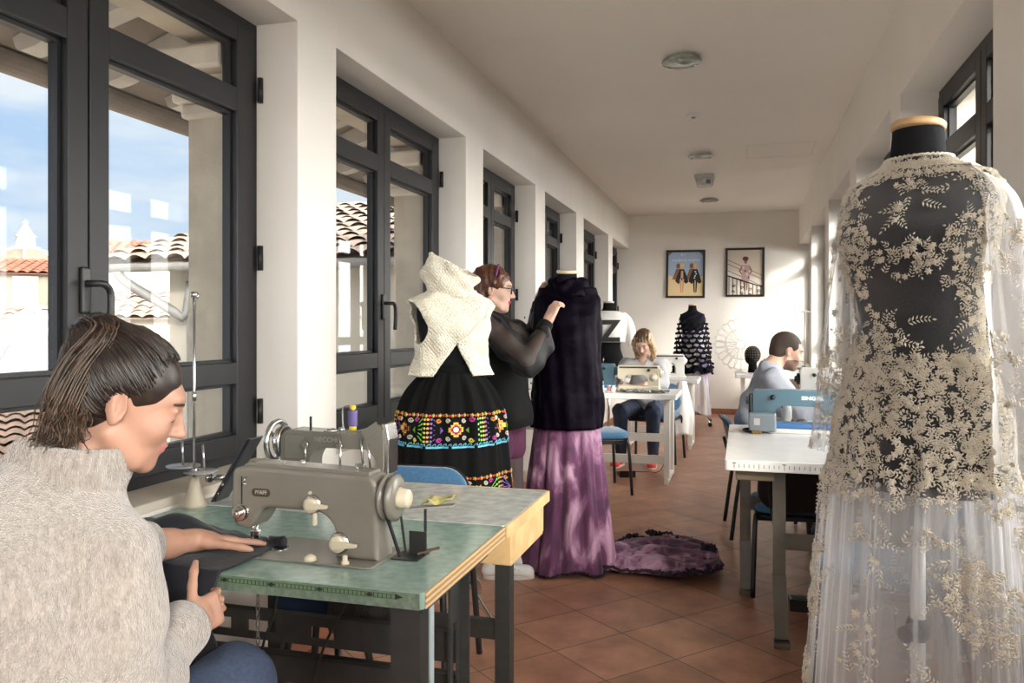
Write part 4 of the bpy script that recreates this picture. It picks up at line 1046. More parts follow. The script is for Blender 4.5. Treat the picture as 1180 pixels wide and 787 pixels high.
def tunic_keep(i, j, n=120, nz=60):
    ph = 2 * PI * (i + .5) / n; ph = ph if ph <= PI else ph - 2 * PI; z = .775 + (j + .5) / nz * .76 - ZB2
    for c in (PI / 2, -PI / 2):
        if ((ph - c) / .28) ** 2 + ((z - .625) / .058) ** 2 < 1: return False
    return True
grid_mesh('tunic', tunic_pt, 120, 60, M_VELVET, T2, keep=tunic_keep, solid=.004)
def cowl_pt(i, j, n=96, nz=26):
    ph = 2 * PI * i / n; v = j / nz
    R = [(.128, 1.480), (.122, 1.512), (.110, 1.545), (.100, 1.575), (.090, 1.592), (.078, 1.585), (.066, 1.555), (.062, 1.540)]
    t_ = v * (len(R) - 1); k = min(len(R) - 2, int(t_)); f = t_ - k
    r = R[k][0] + (R[k + 1][0] - R[k][0]) * f; z = R[k][1] + (R[k + 1][1] - R[k][1]) * f
    w = .008 * math.sin(3 * ph + 7 * v) + .006 * math.sin(5 * ph - 11 * v) + .004 * math.sin(9 * ph + 16 * v)
    dip = -.035 * max(0, math.cos(ph)) ** 1.5 * v
    return Vector(((r + w) * 1.02 * math.sin(ph), -(r * .80 + w) * math.cos(ph), z + dip + .012 * math.sin(2 * ph + 1) * v + .008 * math.sin(4 * ph) ))
grid_mesh('cowl_collar', cowl_pt, 96, 26, M_VELVET, T2, solid=.006)
def pskirt_pt(i, j, n=180, nz=44):
    ph = 2 * PI * i / n; v = j / nz; z = .80 - v * .79
    r = .168 + .075 * v ** 1.3 + .035 * max(0, v - .75) * 4 * (.5 + .5 * math.sin(ph * 2 + 2.4)) * .6
    fold = (.015 * math.sin(11 * ph + .7 * math.sin(3 * ph)) + .007 * math.sin(23 * ph + 1)) * min(1, .12 + 2.2 * v)
    scal = .030 * (0.5 + .5 * math.sin(5 * ph + .7)) ** 2 * v ** 6
    return Vector(((r + fold) * 1.05 * math.sin(ph), -(r * .82 + fold) * math.cos(ph), z + scal))
grid_mesh('skirt', pskirt_pt, 180, 44, M_TIEDYE, T2, solid=.003)
b = B()
for k in range(180):
    p = pskirt_pt(k, 44); q = pskirt_pt(k + 1, 44); n_ = Vector((p.x, p.y, 0)).normalized()
    b.tube([p + n_ * .004 + Vector((0, 0, .004)), (p + q) / 2 + n_ * (.012 if k % 2 else .002) + Vector((0, 0, .010 if k % 2 else .001)), q + n_ * .004 + Vector((0, 0, .004))], .0045, seg=5)
b.obj('hem_ruffle', M_RUFFLE, T2, smooth=True)
# the train on the floor: a rumpled fan of cloth
def train_pt(i, j, nu=64, nv=44):
    u = i / nu; v = (j / nv - .5) * 2
    # centre line runs from the hem to the right
    L_ = .74
    x = .10 + L_ * u; wdt = .14 + .25 * math.sin(min(1, u * 1.12) * PI * .62) ** 1.2
    if u > .82: wdt *= math.sqrt(max(0, 1 - ((u - .82) / .18) ** 2)) * .9 + .1
    y = .05 + .06 * math.sin(2.2 * u) + v * wdt
    z = .012 + .050 * abs(math.sin(6 * v + 3 * u + .8 * math.sin(7 * u))) * (1 - abs(v) ** 4) * (1 - .4 * u) + .022 * abs(math.sin(8 * u + 5 * v)) + .012 * math.sin(5 * v * u + 2) ** 2 + .05 * max(0, .25 - u) * 4 * (1 - v * v)
    z += .012 * abs(math.sin(23 * v + 9 * u)) * (.4 + u)
    return Vector((x, y, z))
b = B(); b.quadgrid(train_pt, 64, 44); tr = b.obj('train', M_TIEDYE, T2, solid=.003); tr.rotation_euler = (0, 0, math.radians(7))
b = B(); rng = random.Random(5)
edge = [train_pt(i, 0) for i in range(0, 65)] + [train_pt(64, j) for j in range(1, 44)] + [train_pt(i, 44) for i in range(64, -1, -1)]
pts = []
for k, p in enumerate(edge): pts.append(p + Vector((rng.uniform(-.010, .010), rng.uniform(-.010, .010), .002 + rng.uniform(0, .018))))
b.tube(pts, .008, seg=6)
for q in range(26):                        # dark rose clusters along the rim
    p = edge[rng.randrange(30, len(edge) - 20)]; c = p + Vector((-rng.uniform(0, .07), rng.uniform(-.04, .04), .018))
    for k in range(7):
        a = rng.uniform(0, 2 * PI); r = rng.uniform(.008, .022)
        b.ell(c + Vector((r * math.cos(a), r * math.sin(a), rng.uniform(-.006, .008))), (.013, .006, .010), rot=(rng.uniform(-1, 1), rng.uniform(-1, 1), a), seg=8, rings=5)
o = b.obj('train_ruffle', M_RUFFLE, T2, smooth=True); o.rotation_euler = (0, 0, math.radians(7))

# ---------------------------------------------------------------- 3: white sweatshirt with a big black Z
M_WHITECLOTH = mat('white_jersey', (0.80, 0.79, 0.77), rough=.9, bump=.1, bscale=120)
T3 = thing('dressed_mannequin', 'black mannequin in white cropped sweatshirt with large black letter Z', 'mannequin', (-1.36, 8.45, 0), math.radians(10))
dress_form(T3, .76, 1.0, m=M_FORM, cap=M_CAPP)
def sweat_pt(i, j, n=72, nz=30):
    ph = 2 * PI * i / n; v = j / nz; z = .405 + v * .325
    a, d, y0 = lerp_prof(TORSO, z); o_ = .035 * (1 - v) ** .5 + .010 + .006 * math.sin(7 * ph + 5 * v) * (1 - v)
    x, y = sup(ph, a + o_, d + o_); return Vector((x, y + y0, .76 + z))
grid_mesh('sweatshirt', sweat_pt, 72, 30, M_WHITECLOTH, T3, solid=.004)
for sx in (-1, 1):
    b = B(); b.tube(smooth_path([(sx * .135, .005, 1.435), (sx * .185, .0, 1.40), (sx * .225, -.01, 1.32), (sx * .245, -.015, 1.22), (sx * .250, -.02, 1.12)], 5), [.055 - .0006 * k for k in range(21)], seg=14); b.obj('sleeve', M_WHITECLOTH, T3)
o = text_mesh('letter_print', 'Z', .30, M_INK, (.012, -.190, 1.27), (PI / 2 - .03, 0, 0), T3, depth=.012, bold=.010)

# ---------------------------------------------------------------- 4: cut-out cape over tie-dyed satin
M_NAVYCAPE = mat('midnight_felt', (0.007, 0.007, 0.016), rough=.95, spec=.15)
M_SATIN = tiedye_mat('violet_white_satin', (0.16, 0.09, 0.24), (0.62, 0.56, 0.60), (0.80, 0.78, 0.77), (9, 9, 2.0))
T4 = thing('dressed_mannequin', 'wheeled mannequin in midnight cut-out cape over violet and white satin skirt', 'mannequin', (-0.66, 11.24, 0), math.radians(5))
dress_form(T4, .80, 1.0, wheels=True, legs=4)
def slip_pt(i, j, n=100, nz=40):
    ph = 2 * PI * i / n; v = j / nz; z = 1.40 - v * 1.27
    zl = z - .80
    a, d, y0 = lerp_prof(TORSO, max(0, zl)); r0 = (a, d)
    if zl < .15: r0 = (.185 + .05 * (.15 - zl), .14 + .05 * (.15 - zl))
    f = .014 * math.sin(9 * ph + .5) * min(1, v * 1.2); f += .006 * math.sin(21 * ph) * v
    drop = .10 * max(0, math.sin(ph + 2.2)) * v ** 4 * 1.0
    return Vector(((r0[0] + .006 + f) * math.sin(ph), -(r0[1] + .006 + f) * math.cos(ph), z + drop - .02 * v))
grid_mesh('satin_skirt', slip_pt, 100, 40, M_SATIN, T4, solid=.003)
CN, CZ = 150, 96
def cape_pt(i, j):
    ph = 2 * PI * i / CN; v = j / CZ; z = 1.50 - v * .78
    r = .155 + .10 * v ** .8; rd = .085 + .13 * v ** .75
    f = (.010 * math.sin(10 * ph) + .008 * math.sin(17 * ph + 20 * v)) * v + .008 * math.sin(52 * v + 6 * ph)
    x, y = sup(ph, r + f, rd + f, .95); return Vector((x, y, z + .020 * math.sin(8 * ph) * v * v))
def cape_keep(i, j):
    row = j // 8; v = (j % 8 + .5) / 8
    ncell = 14; u = ((i + .5) / CN * ncell + (.5 if row % 2 else 0)) % 1
    if row == 0 or row >= 11: return True
    sag = .55 - .5 * (u - .5) ** 2 * 1.6
    return ((u - .5) / .40) ** 2 + ((v - sag) / .30) ** 2 > 1
grid_mesh('cape', cape_pt, CN, CZ, M_NAVYCAPE, T4, keep=cape_keep, solid=.004)
rng = random.Random(3)
for row in range(2, 13):
    b = B(); j = min(CZ, row * 8); pts = []; rr = []
    for k in range(126):
        p = cape_pt(k / 125 * CN, j); n_ = Vector((p.x, p.y, 0)).normalized(); q = (k + (0 if row % 2 else 4.5)) % 9
        lump = math.exp(-((q - 4.5) / 1.7) ** 2)
        pts.append(p + n_ * (.008 + .008 * lump) + Vector((0, 0, rng.uniform(-.006, .006) * lump - .008 * lump))); rr.append(.0045 + .016 * lump * rng.uniform(.7, 1.1))
    b.tube(pts, rr, seg=6); b.obj('cape_ruffle', M_NAVYCAPE, T4, smooth=True)
# ================================================================ THE LACE DRESS
def tulle_mat(name='ivory_tulle', lo=.055, hi=.60):
    m = bpy.data.materials.new(name); m.use_nodes = True
    nt = m.node_tree; N = nt.nodes; L = nt.links; N.clear()
    o = N.new('ShaderNodeOutputMaterial'); t = N.new('ShaderNodeBsdfTransparent'); t.inputs[0].default_value = (1, 1, 1, 1)
    d = N.new('ShaderNodeBsdfDiffuse'); d.inputs[0].default_value = (0.86, 0.85, 0.86, 1)
    tr = N.new('ShaderNodeBsdfTranslucent'); tr.inputs[0].default_value = (0.86, 0.85, 0.87, 1)
    a = N.new('ShaderNodeMixShader'); a.inputs[0].default_value = .5; L.new(d.outputs[0], a.inputs[1]); L.new(tr.outputs[0], a.inputs[2])
    # a sheer weave covers more of what lies behind it where it is seen edge-on
    lw = N.new('ShaderNodeLayerWeight'); lw.inputs[0].default_value = .35
    mr = N.new('ShaderNodeMapRange'); mr.inputs['To Min'].default_value = lo; mr.inputs['To Max'].default_value = hi
    L.new(lw.outputs['Facing'], mr.inputs['Value'])
    mx = N.new('ShaderNodeMixShader'); L.new(mr.outputs[0], mx.inputs[0]); L.new(t.outputs[0], mx.inputs[1]); L.new(a.outputs[0], mx.inputs[2])
    L.new(mx.outputs[0], o.inputs[0]); return m
TULLE_MIN = .055
M_TULLE = tulle_mat(); M_TULLE3 = tulle_mat('ivory_tulle_sleeve', .15, .80); M_TULLE2 = tulle_mat('ivory_tulle_lining', .20, .75)
M_LACE = mat('cream_lace', (0.60, 0.55, 0.455), rough=.5, var=.10, vscale=30, sheen=.2)
M_BEAD = mat('glass_bead', (0.75, 0.72, 0.66), rough=.08, spec=1.0)
T5 = thing('dressed_mannequin', 'tall mannequin in sheer ivory lace wedding dress in the right foreground', 'mannequin', (0.385, 2.03, 0), math.radians(-36))
ZB5 = .955
dress_form(T5, ZB5, 1.0, m=M_FORM2, knob=True, tilt_cap=.10, pole_m=mat('white_pole', (0.55, 0.55, 0.56), rough=.35), legs=4)
def dress_pt(ph, z):
    """surface of the dress at angle ph (0 = front), height z; returns point"""
    zl = z - ZB5
    if zl >= .34:
        a, d, y0 = lerp_prof(TORSO, zl); A, D = a + .006, d + .006
        x, y = sup(ph, A, D); return Vector((x, y + y0, z))
    a, d, y0 = lerp_prof(TORSO, max(0, zl))
    k = min(1, (.34 - zl) / .34)
    A = max(a, .128 + .055 * k) + .006 + .014 * k ** 1.5; D = max(d, .100 + .06 * k) + .006 + .014 * k ** 1.5
    if zl < .05:
        q = (.05 - zl) / .955; A += .06 * q; D += .10 * q
    f = min(1, max(0, (k - .45) * 1.2))
    f = min(f, 1.6)
    fold = f * (.011 * math.sin(13 * ph + .8 * math.sin(4 * ph)) + .006 * math.sin(27 * ph + 2) + .004 * math.sin(41 * ph + 3 * z))
    x, y = sup(ph, A + fold, D + fold, .94 + .06 * min(1, k)); return Vector((x, y + y0 * max(0, 1 - k), z))
DN, DZ = 220, 90
def zz(j): return .012 + (1.705 - .012) * (j / DZ)
grid_mesh('tulle_gown', lambda i, j: dress_pt(2 * PI * i / DN, zz(j)), DN, DZ, M_TULLE, T5, solid=0)
# inner tulle layer of the skirt
grid_mesh('tulle_underskirt', lambda i, j: Vector((dress_pt(2 * PI * i / 160 + .21, .02 + .96 * j / 30).x * .90, dress_pt(2 * PI * i / 160 + .21, .02 + .96 * j / 30).y * .90, .02 + .96 * j / 30)), 160, 30, M_TULLE2, T5, solid=0)
def sleeve_pt(sx):
    w_ = .86 if sx < 0 else 1.0
    def f(th, v):
        C = smooth_path([(sx * .145, .004, 1.655), (sx * .168 * w_, .0, 1.61), (sx * .184 * w_, -.004, 1.52), (sx * .196 * w_, -.010, 1.40), (sx * .210 * w_, -.014, 1.26), (sx * .222 * w_, -.018, 1.12), (sx * .226 * w_, -.02, 1.02)], 6)
        t_ = v * (len(C) - 1); k = min(len(C) - 2, int(t_)); c = C[k].lerp(C[k + 1], t_ - k)
        r = (.047 + .006 * v + .010 * v * v) * w_; w = .006 * math.sin(5 * th + 8 * v) * v + .003 * math.sin(9 * th)
        rx = (r + w) * (.85 if v > .1 else .75)
        # the ring tilts from the shoulder seam to level at the cuff
        tl = max(0, .55 - v) * 1.3
        dx = rx * math.cos(th); return c + Vector((dx * math.cos(tl), (r * 1.05 + w) * math.sin(th), sx * dx * math.sin(tl) * -1.0))
    return f
SLV = {sx: sleeve_pt(sx) for sx in (-1, 1)}
for sx in (-1, 1):
    grid_mesh('tulle_sleeve', lambda i, j: SLV[sx](2 * PI * i / 40, j / 40), 40, 40, M_TULLE3, T5, solid=0)

class Lace:
    def __init__(s): s.v = []; s.f = []; s.mi = []
    def leaf(s, S, x, y, ang, ln, w, lift):
        c, q = math.cos(ang), math.sin(ang); i = len(s.v)
        def pt(a, b_, h): return S(x + a * c - b_ * q, y + a * q + b_ * c, h)
        s.v += [pt(0, 0, .0012), pt(ln * .45, w, .0014), pt(ln, 0, .0012 + lift), pt(ln * .45, -w, .0014), pt(ln * .5, 0, .0034 + lift * .6)]
        s.f += [(i, i + 3, i + 4), (i + 3, i + 2, i + 4), (i + 2, i + 1, i + 4), (i + 1, i, i + 4)]; s.mi += [0] * 4
    def disc(s, S, x, y, r, h, mi=0, n=6):
        i = len(s.v); s.v.append(S(x, y, h + r * .5))
        for k in range(n): s.v.append(S(x + r * math.cos(2 * PI * k / n), y + r * math.sin(2 * PI * k / n), h * .4))
        for k in range(n): s.f.append((i, i + 1 + k, i + 1 + (k + 1) % n)); s.mi.append(mi)
    def sprig(s, S, x, y, ang, n, ln, rng):
        cx, cy, a = x, y, ang; bend = rng.uniform(-.12, .12)
        for k in range(n):
            l_ = ln * (1 - .35 * k / n); a += bend
            for sd in (-1, 1): s.leaf(S, cx, cy, a + sd * (.85 + rng.uniform(-.12, .12)), l_, l_ * .17, rng.uniform(.001, .004))
            cx += math.cos(a) * ln * .66; cy += math.sin(a) * ln * .66
        s.leaf(S, cx, cy, a, ln * .8, ln * .2, .002)
    def rose(s, S, x, y, r, rng):
        a0 = rng.uniform(0, PI)
        for k in range(6):
            a = a0 + 2 * PI * k / 6; s.leaf(S, x + r * .15 * math.cos(a), y + r * .15 * math.sin(a), a, r * 1.05, r * .36, .003)
        for k in range(4):
            a = a0 + .5 + 2 * PI * k / 4; s.disc(S, x + r * .26 * math.cos(a), y + r * .26 * math.sin(a), r * .30, .006)
        s.disc(S, x, y, r * .22, .007, 1, 6)
    def obj(s, name, parent):
        me = bpy.data.meshes.new(name); me.from_pydata([tuple(p) for p in s.v], [], s.f)
        o = link(name, me, [M_LACE, M_BEAD], parent); me.polygons.foreach_set('material_index', s.mi); me.update(); return o
def chart(P0, fn_pt, px, pz):
    """local chart: (dx, dz, h) -> point around the surface parameter (px, pz)"""
    pass
def body_chart(ph0, z0):
    p = dress_pt(ph0, z0); r = max(.05, math.hypot(p.x, p.y))
    ex = (dress_pt(ph0 + .02, z0) - dress_pt(ph0 - .02, z0)); g = max(.02, ex.length / .04)
    def S(dx, dz, h):
        ph = ph0 + dx / g; z = min(1.705, max(.015, z0 + dz)); q = dress_pt(ph, z)
        n = Vector((q.x, q.y, .25 * math.hypot(q.x, q.y) if z > 1.6 else 0)).normalized(); return q + n * h
    return S
def inside(poly, x, y):
    c = False; n = len(poly)
    for i in range(n):
        x0, y0 = poly[i]; x1, y1 = poly[i - 1]
        if (y0 > y) != (y1 > y) and x < (x1 - x0) * (y - y0) / (y1 - y0) + x0: c = not c
    return c
# where the appliqué leaves the bodice bare: patches in (side offset, height) on the front
BARE = [[(-.112, 1.632), (-.060, 1.650), (-.030, 1.615), (-.052, 1.565), (-.060, 1.525), (-.098, 1.525), (-.118, 1.570)],
        [(-.020, 1.600), (.03, 1.655), (.100, 1.640), (.135, 1.60), (.125, 1.575), (.075, 1.555), (.040, 1.515), (-.055, 1.500), (-.08, 1.520), (-.050, 1.535), (-.030, 1.555)],
        [(-.095, 1.440), (-.030, 1.425), (.025, 1.435), (.075, 1.385), (.095, 1.330), (.110, 1.300), (.065, 1.255), (.030, 1.220), (-.020, 1.215), (-.035, 1.270), (-.030, 1.330), (-.075, 1.345), (-.100, 1.385)],
        [(-.14, 1.40), (-.105, 1.385), (-.10, 1.30), (-.13, 1.28)]]
lace = Lace(); rng = random.Random(11)
rt = math.radians(36); ur = Vector((math.cos(rt), -math.sin(rt) * -1.0 * -1.0, 0))
def front_u(p):  # offset across the view of someone facing the dress from the aisle
    a = math.radians(-36) + math.radians(10)
    return p.x * math.cos(a) - p.y * math.sin(a)
def facing(p):
    a = math.radians(-36) + math.radians(10)
    return -(p.x * math.sin(a) + p.y * math.cos(a))
cnt = 0
while cnt < 2300:                                     # bodice
    ph = rng.uniform(-PI, PI); z = rng.uniform(1.22, 1.69); p = dress_pt(ph, z)
    u = front_u(p); fr = facing(p) > -.01
    if fr and any(inside(q, u, z) for q in BARE): cnt += .1; continue
    cnt += 1
    S = body_chart(ph, z)
    if rng.random() < .34: lace.rose(S, 0, 0, rng.uniform(.005, .008), rng)
    else: lace.sprig(S, 0, 0, rng.uniform(0, 2 * PI), rng.randint(2, 4), rng.uniform(.0085, .0115), rng)
for k in range(2900):                                # the dense hips
    ph = rng.uniform(-PI, PI); z = rng.uniform(.96, 1.26) if rng.random() < .85 else rng.uniform(.94, 1.0)
    p = dress_pt(ph, z)
    if z < .99 and rng.random() < .55: continue
    S = body_chart(ph, z)
    if rng.random() < .36: lace.rose(S, 0, 0, rng.uniform(.005, .009), rng)
    else: lace.sprig(S, 0, 0, rng.uniform(0, 2 * PI), rng.randint(3, 4), rng.uniform(.0095, .0125), rng)
for sx, z0, a0, n in ((-.030, 1.50, -.6, 5), (.035, 1.455, 2.2, 5), (-.10, 1.47, 1.9, 5), (.10, 1.41, 3.9, 6), (-.02, 1.33, .5, 6), (-.035, 1.29, -.3, 5), (.005, 1.615, .2, 5), (.01, 1.59, -.5, 5), (-.03, 1.585, 3.6, 5), (-.035, 1.565, 4.0, 5), (.06, 1.62, 3.5, 4), (.09, 1.33, 3.6, 5)):
    # single sprays reaching into the bare patches
    best = min(((abs(front_u(dress_pt(q * .03, z0)) - sx), q * .03) for q in range(-50, 51) if facing(dress_pt(q * .03, z0)) > 0), default=(0, 0))
    lace.sprig(body_chart(best[1], z0), 0, 0, a0, n, .013, rng)
for k in range(46):                                  # scalloped neckline of roses
    ph = 2 * PI * k / 46; S = body_chart(ph, 1.682); lace.rose(S, 0, 0, .0105, rng); lace.rose(body_chart(ph + .06, 1.660), 0, 0, .008, rng)
columns = [rng.uniform(-PI, PI) for _ in range(15)]
for k in range(1900):                                 # skirt: sprays in falling columns
    ph = rng.choice(columns) + rng.gauss(0, .13); z = rng.uniform(.03, .95)
    if math.sin(z * 23 + ph * 3) < -.35: continue
    S = body_chart(ph, z)
    if rng.random() < .38: lace.rose(S, 0, 0, rng.uniform(.006, .010), rng)
    else: lace.sprig(S, 0, 0, rng.uniform(0, 2 * PI), rng.randint(3, 6), rng.uniform(.011, .0155), rng)
lace.obj('lace_applique', T5)
for sx in (-1, 1):
    lc = Lace(); f = SLV[sx]
    for k in range(330):
        th0 = rng.uniform(0, 2 * PI); v0 = rng.uniform(.16, .98)
        if math.sin(v0 * 19 + 1.0) < -.25 and rng.random() < .8: continue
        def S(dx, dz, h, th0=th0, v0=v0):
            th = th0 + dx / .06; v = min(1, max(0, v0 - dz / .70)); q = f(th, v)
            return q + Vector((math.cos(th), math.sin(th), 0)) * h
        if rng.random() < .45: lc.rose(S, 0, 0, rng.uniform(.006, .009), rng)
        else: lc.sprig(S, 0, 0, rng.uniform(0, 2 * PI), rng.randint(3, 5), rng.uniform(.010, .014), rng)
    lc.obj('sleeve_lace', T5)
b = B()
for sx in (-1, 1):
    b.tube([SLV[sx](2 * PI * k / 40, .02) for k in range(41)], .0028, seg=6)
ring = [dress_pt(2 * PI * k / 80, 1.70) + Vector((0, 0, .004 * abs(math.sin(k * PI / 2.2)))) for k in range(81)]
b.tube(ring, .0035, seg=6); b.obj('seam_piping', M_LACE, T5)
# ================================================================ PEOPLE: smooth-blended volumes turned into one continuous skin
class SDF:
    def __init__(s, lo, hi, h):
        s.lo = np.array(lo, np.float32); s.h = h
        s.n = np.ceil((np.array(hi) - s.lo) / h).astype(int) + 1
        s.f = np.full(s.n, 1.0, np.float32)
    def _slab(s, mn, mx, pad):
        a = np.maximum(0, np.floor((np.array(mn) - pad - s.lo) / s.h).astype(int)); b = np.minimum(s.n, np.ceil((np.array(mx) + pad - s.lo) / s.h).astype(int) + 1)
        if np.any(b <= a): return None
        sl = tuple(slice(int(p), int(q)) for p, q in zip(a, b))
        g = [s.lo[k] + s.h * np.arange(a[k], b[k], dtype=np.float32) for k in range(3)]
        return sl, g[0][:, None, None], g[1][None, :, None], g[2][None, None, :]
    def _put(s, sl, d, k, op):
        f = s.f[sl]
        if op == 'add':
            if k > 0:
                t = np.clip(.5 + .5 * (f - d) / k, 0, 1); s.f[sl] = f + (d - f) * t - k * t * (1 - t)
            else: s.f[sl] = np.minimum(f, d)
        else:
            d = -d
            if k > 0:
                t = np.clip(.5 - .5 * (f - d) / k, 0, 1); s.f[sl] = f + (d - f) * t + k * t * (1 - t)
            else: s.f[sl] = np.maximum(f, d)
    def cap(s, a, b, ra, rb=None, k=.02, op='add'):
        a = np.array(a, np.float32); b = np.array(b, np.float32); rb = ra if rb is None else rb
        r = max(ra, rb); q = s._slab(np.minimum(a, b) - r, np.maximum(a, b) + r, k + .03)
        if q is None: return
        sl, X, Y, Z = q; d = b - a; L = float(d @ d) + 1e-9
        t = np.clip(((X - a[0]) * d[0] + (Y - a[1]) * d[1] + (Z - a[2]) * d[2]) / L, 0, 1)
        D = np.sqrt((X - a[0] - t * d[0]) ** 2 + (Y - a[1] - t * d[1]) ** 2 + (Z - a[2] - t * d[2]) ** 2) - (ra + (rb - ra) * t)
        s._put(sl, D, k, op)
    def chain(s, pts, rs, k=.02):
        for i in range(len(pts) - 1): s.cap(pts[i], pts[i + 1], rs[i], rs[i + 1], k)
    def ell(s, c, r, R=None, k=.02, op='add'):
        c = np.array(c, np.float32); r = np.array(r, np.float32); m = float(r.max())
        q = s._slab(c - m, c + m, k + .03)
        if q is None: return
        sl, X, Y, Z = q; R = np.eye(3, dtype=np.float32) if R is None else np.array(R, np.float32)
        x, y, z = X - c[0], Y - c[1], Z - c[2]
        u = x * R[0, 0] + y * R[1, 0] + z * R[2, 0]; v = x * R[0, 1] + y * R[1, 1] + z * R[2, 1]; w = x * R[0, 2] + y * R[1, 2] + z * R[2, 2]
        k0 = np.sqrt((u / r[0]) ** 2 + (v / r[1]) ** 2 + (w / r[2]) ** 2) + 1e-6; k1 = np.sqrt((u / r[0] ** 2) ** 2 + (v / r[1] ** 2) ** 2 + (w / r[2] ** 2) ** 2) + 1e-6
        s._put(sl, k0 * (k0 - 1) / k1, k, op)
    def box(s, c, half, R=None, rad=.008, k=.01, op='add'):
        c = np.array(c, np.float32); hf = np.array(half, np.float32); m = float(np.linalg.norm(hf))
        q = s._slab(c - m, c + m, k + .02)
        if q is None: return
        sl, X, Y, Z = q; R = np.eye(3, dtype=np.float32) if R is None else np.array(R, np.float32)
        x, y, z = X - c[0], Y - c[1], Z - c[2]; u = [np.abs(x * R[0, i] + y * R[1, i] + z * R[2, i]) - (hf[i] - rad) for i in range(3)]
        out = np.sqrt(sum(np.maximum(a, 0) ** 2 for a in u)); ins = np.minimum(np.maximum(np.maximum(u[0], u[1]), u[2]), 0)
        s._put(sl, out + ins - rad, k, op)
    def cut(s, p, nrm, k=0.0):
        """remove everything on the side the normal points to"""
        X = (s.lo[0] + s.h * np.arange(s.n[0]))[:, None, None]; Y = (s.lo[1] + s.h * np.arange(s.n[1]))[None, :, None]; Z = (s.lo[2] + s.h * np.arange(s.n[2]))[None, None, :]
        s.f = np.maximum(s.f, ((X - p[0]) * nrm[0] + (Y - p[1]) * nrm[1] + (Z - p[2]) * nrm[2]).astype(np.float32))
    def add(s, fn):
        """displace: fn(X, Y, Z) -> metres, added to the distance near the surface"""
        X = (s.lo[0] + s.h * np.arange(s.n[0]))[:, None, None]; Y = (s.lo[1] + s.h * np.arange(s.n[1]))[None, :, None]; Z = (s.lo[2] + s.h * np.arange(s.n[2]))[None, None, :]
        s.f = s.f + fn(X, Y, Z).astype(np.float32)
    def mesh(s, name, m, parent, base, smooth=2):
        f = s.f; f[0] = f[-1] = 1; f[:, 0] = f[:, -1] = 1; f[:, :, 0] = f[:, :, -1] = 1
        ins = f < 0; nx, ny, nz = (int(q) for q in s.n)
        cnt = np.zeros((nx - 1, ny - 1, nz - 1), np.int8)
        offs = [(i, j, k) for i in (0, 1) for j in (0, 1) for k in (0, 1)]
        for i, j, k in offs: cnt += ins[i:nx - 1 + i, j:ny - 1 + j, k:nz - 1 + k]
        act = np.argwhere((cnt > 0) & (cnt < 8))
        vid = np.full(cnt.shape, -1, np.int32); vid[act[:, 0], act[:, 1], act[:, 2]] = np.arange(len(act))
        val = {o: f[act[:, 0] + o[0], act[:, 1] + o[1], act[:, 2] + o[2]] for o in offs}
        P = np.zeros((len(act), 3), np.float32); C = np.zeros(len(act), np.float32)
        for o in offs:
            for ax in range(3):
                if o[ax]: continue
                o2 = list(o); o2[ax] = 1; o2 = tuple(o2); a, b_ = val[o], val[o2]; mk = (a < 0) != (b_ < 0)
                t = np.where(mk, a / np.where(mk, a - b_, 1), 0)
                q = np.array(o, np.float32)[None, :].repeat(len(act), 0); q[:, ax] += t
                P[mk] += q[mk]; C += mk
        P = (act + P / C[:, None]) * s.h + s.lo
        faces = []
        for ax in range(3):
            sa = [slice(None)] * 3; sb = [slice(None)] * 3; sa[ax] = slice(0, -1); sb[ax] = slice(1, None)
            A, Bb = ins[tuple(sa)], ins[tuple(sb)]; e = np.argwhere(A != Bb); u, v = (ax + 1) % 3, (ax + 2) % 3
            e = e[(e[:, u] > 0) & (e[:, v] > 0)]; fl = A[e[:, 0], e[:, 1], e[:, 2]]
            c = []
            for du, dv in ((-1, -1), (0, -1), (0, 0), (-1, 0)):
                w = e.copy(); w[:, u] += du; w[:, v] += dv; w = np.minimum(w, np.array(cnt.shape) - 1); c.append(vid[w[:, 0], w[:, 1], w[:, 2]])
            Q = np.stack(c, 1); Q[~fl] = Q[~fl][:, ::-1]; faces.append(Q)
        F_ = np.concatenate(faces); F_ = F_[(F_ >= 0).all(1)]
        # light smoothing
        E = np.concatenate([F_[:, [0, 1]], F_[:, [1, 2]], F_[:, [2, 3]], F_[:, [3, 0]]])
        for it in range(smooth):
            acc = np.zeros_like(P); n_ = np.zeros(len(P), np.float32)
            for ax in range(3): acc[:, ax] = np.bincount(E[:, 0], P[E[:, 1], ax], len(P)) + np.bincount(E[:, 1], P[E[:, 0], ax], len(P))
            n_ = np.bincount(E[:, 0], minlength=len(P)) + np.bincount(E[:, 1], minlength=len(P))
            P = P * .5 + .5 * acc / np.maximum(n_, 1)[:, None]
        P = P - np.array(base, np.float32)
        me = bpy.data.meshes.new(name); me.vertices.add(len(P)); me.vertices.foreach_set('co', P.ravel().astype(np.float32))
        me.loops.add(F_.size); me.loops.foreach_set('vertex_index', F_.ravel().astype(np.int32)); me.polygons.add(len(F_))
        me.polygons.foreach_set('loop_start', np.arange(0, F_.size, 4, dtype=np.int32)); me.polygons.foreach_set('loop_total', np.full(len(F_), 4, np.int32))
        me.update(calc_edges=True); me.validate()
        o = link(name, me, m, parent, smooth=True); o['_tmp'] = 1; del o['_tmp']
        return o, P + np.array(base, np.float32), F_

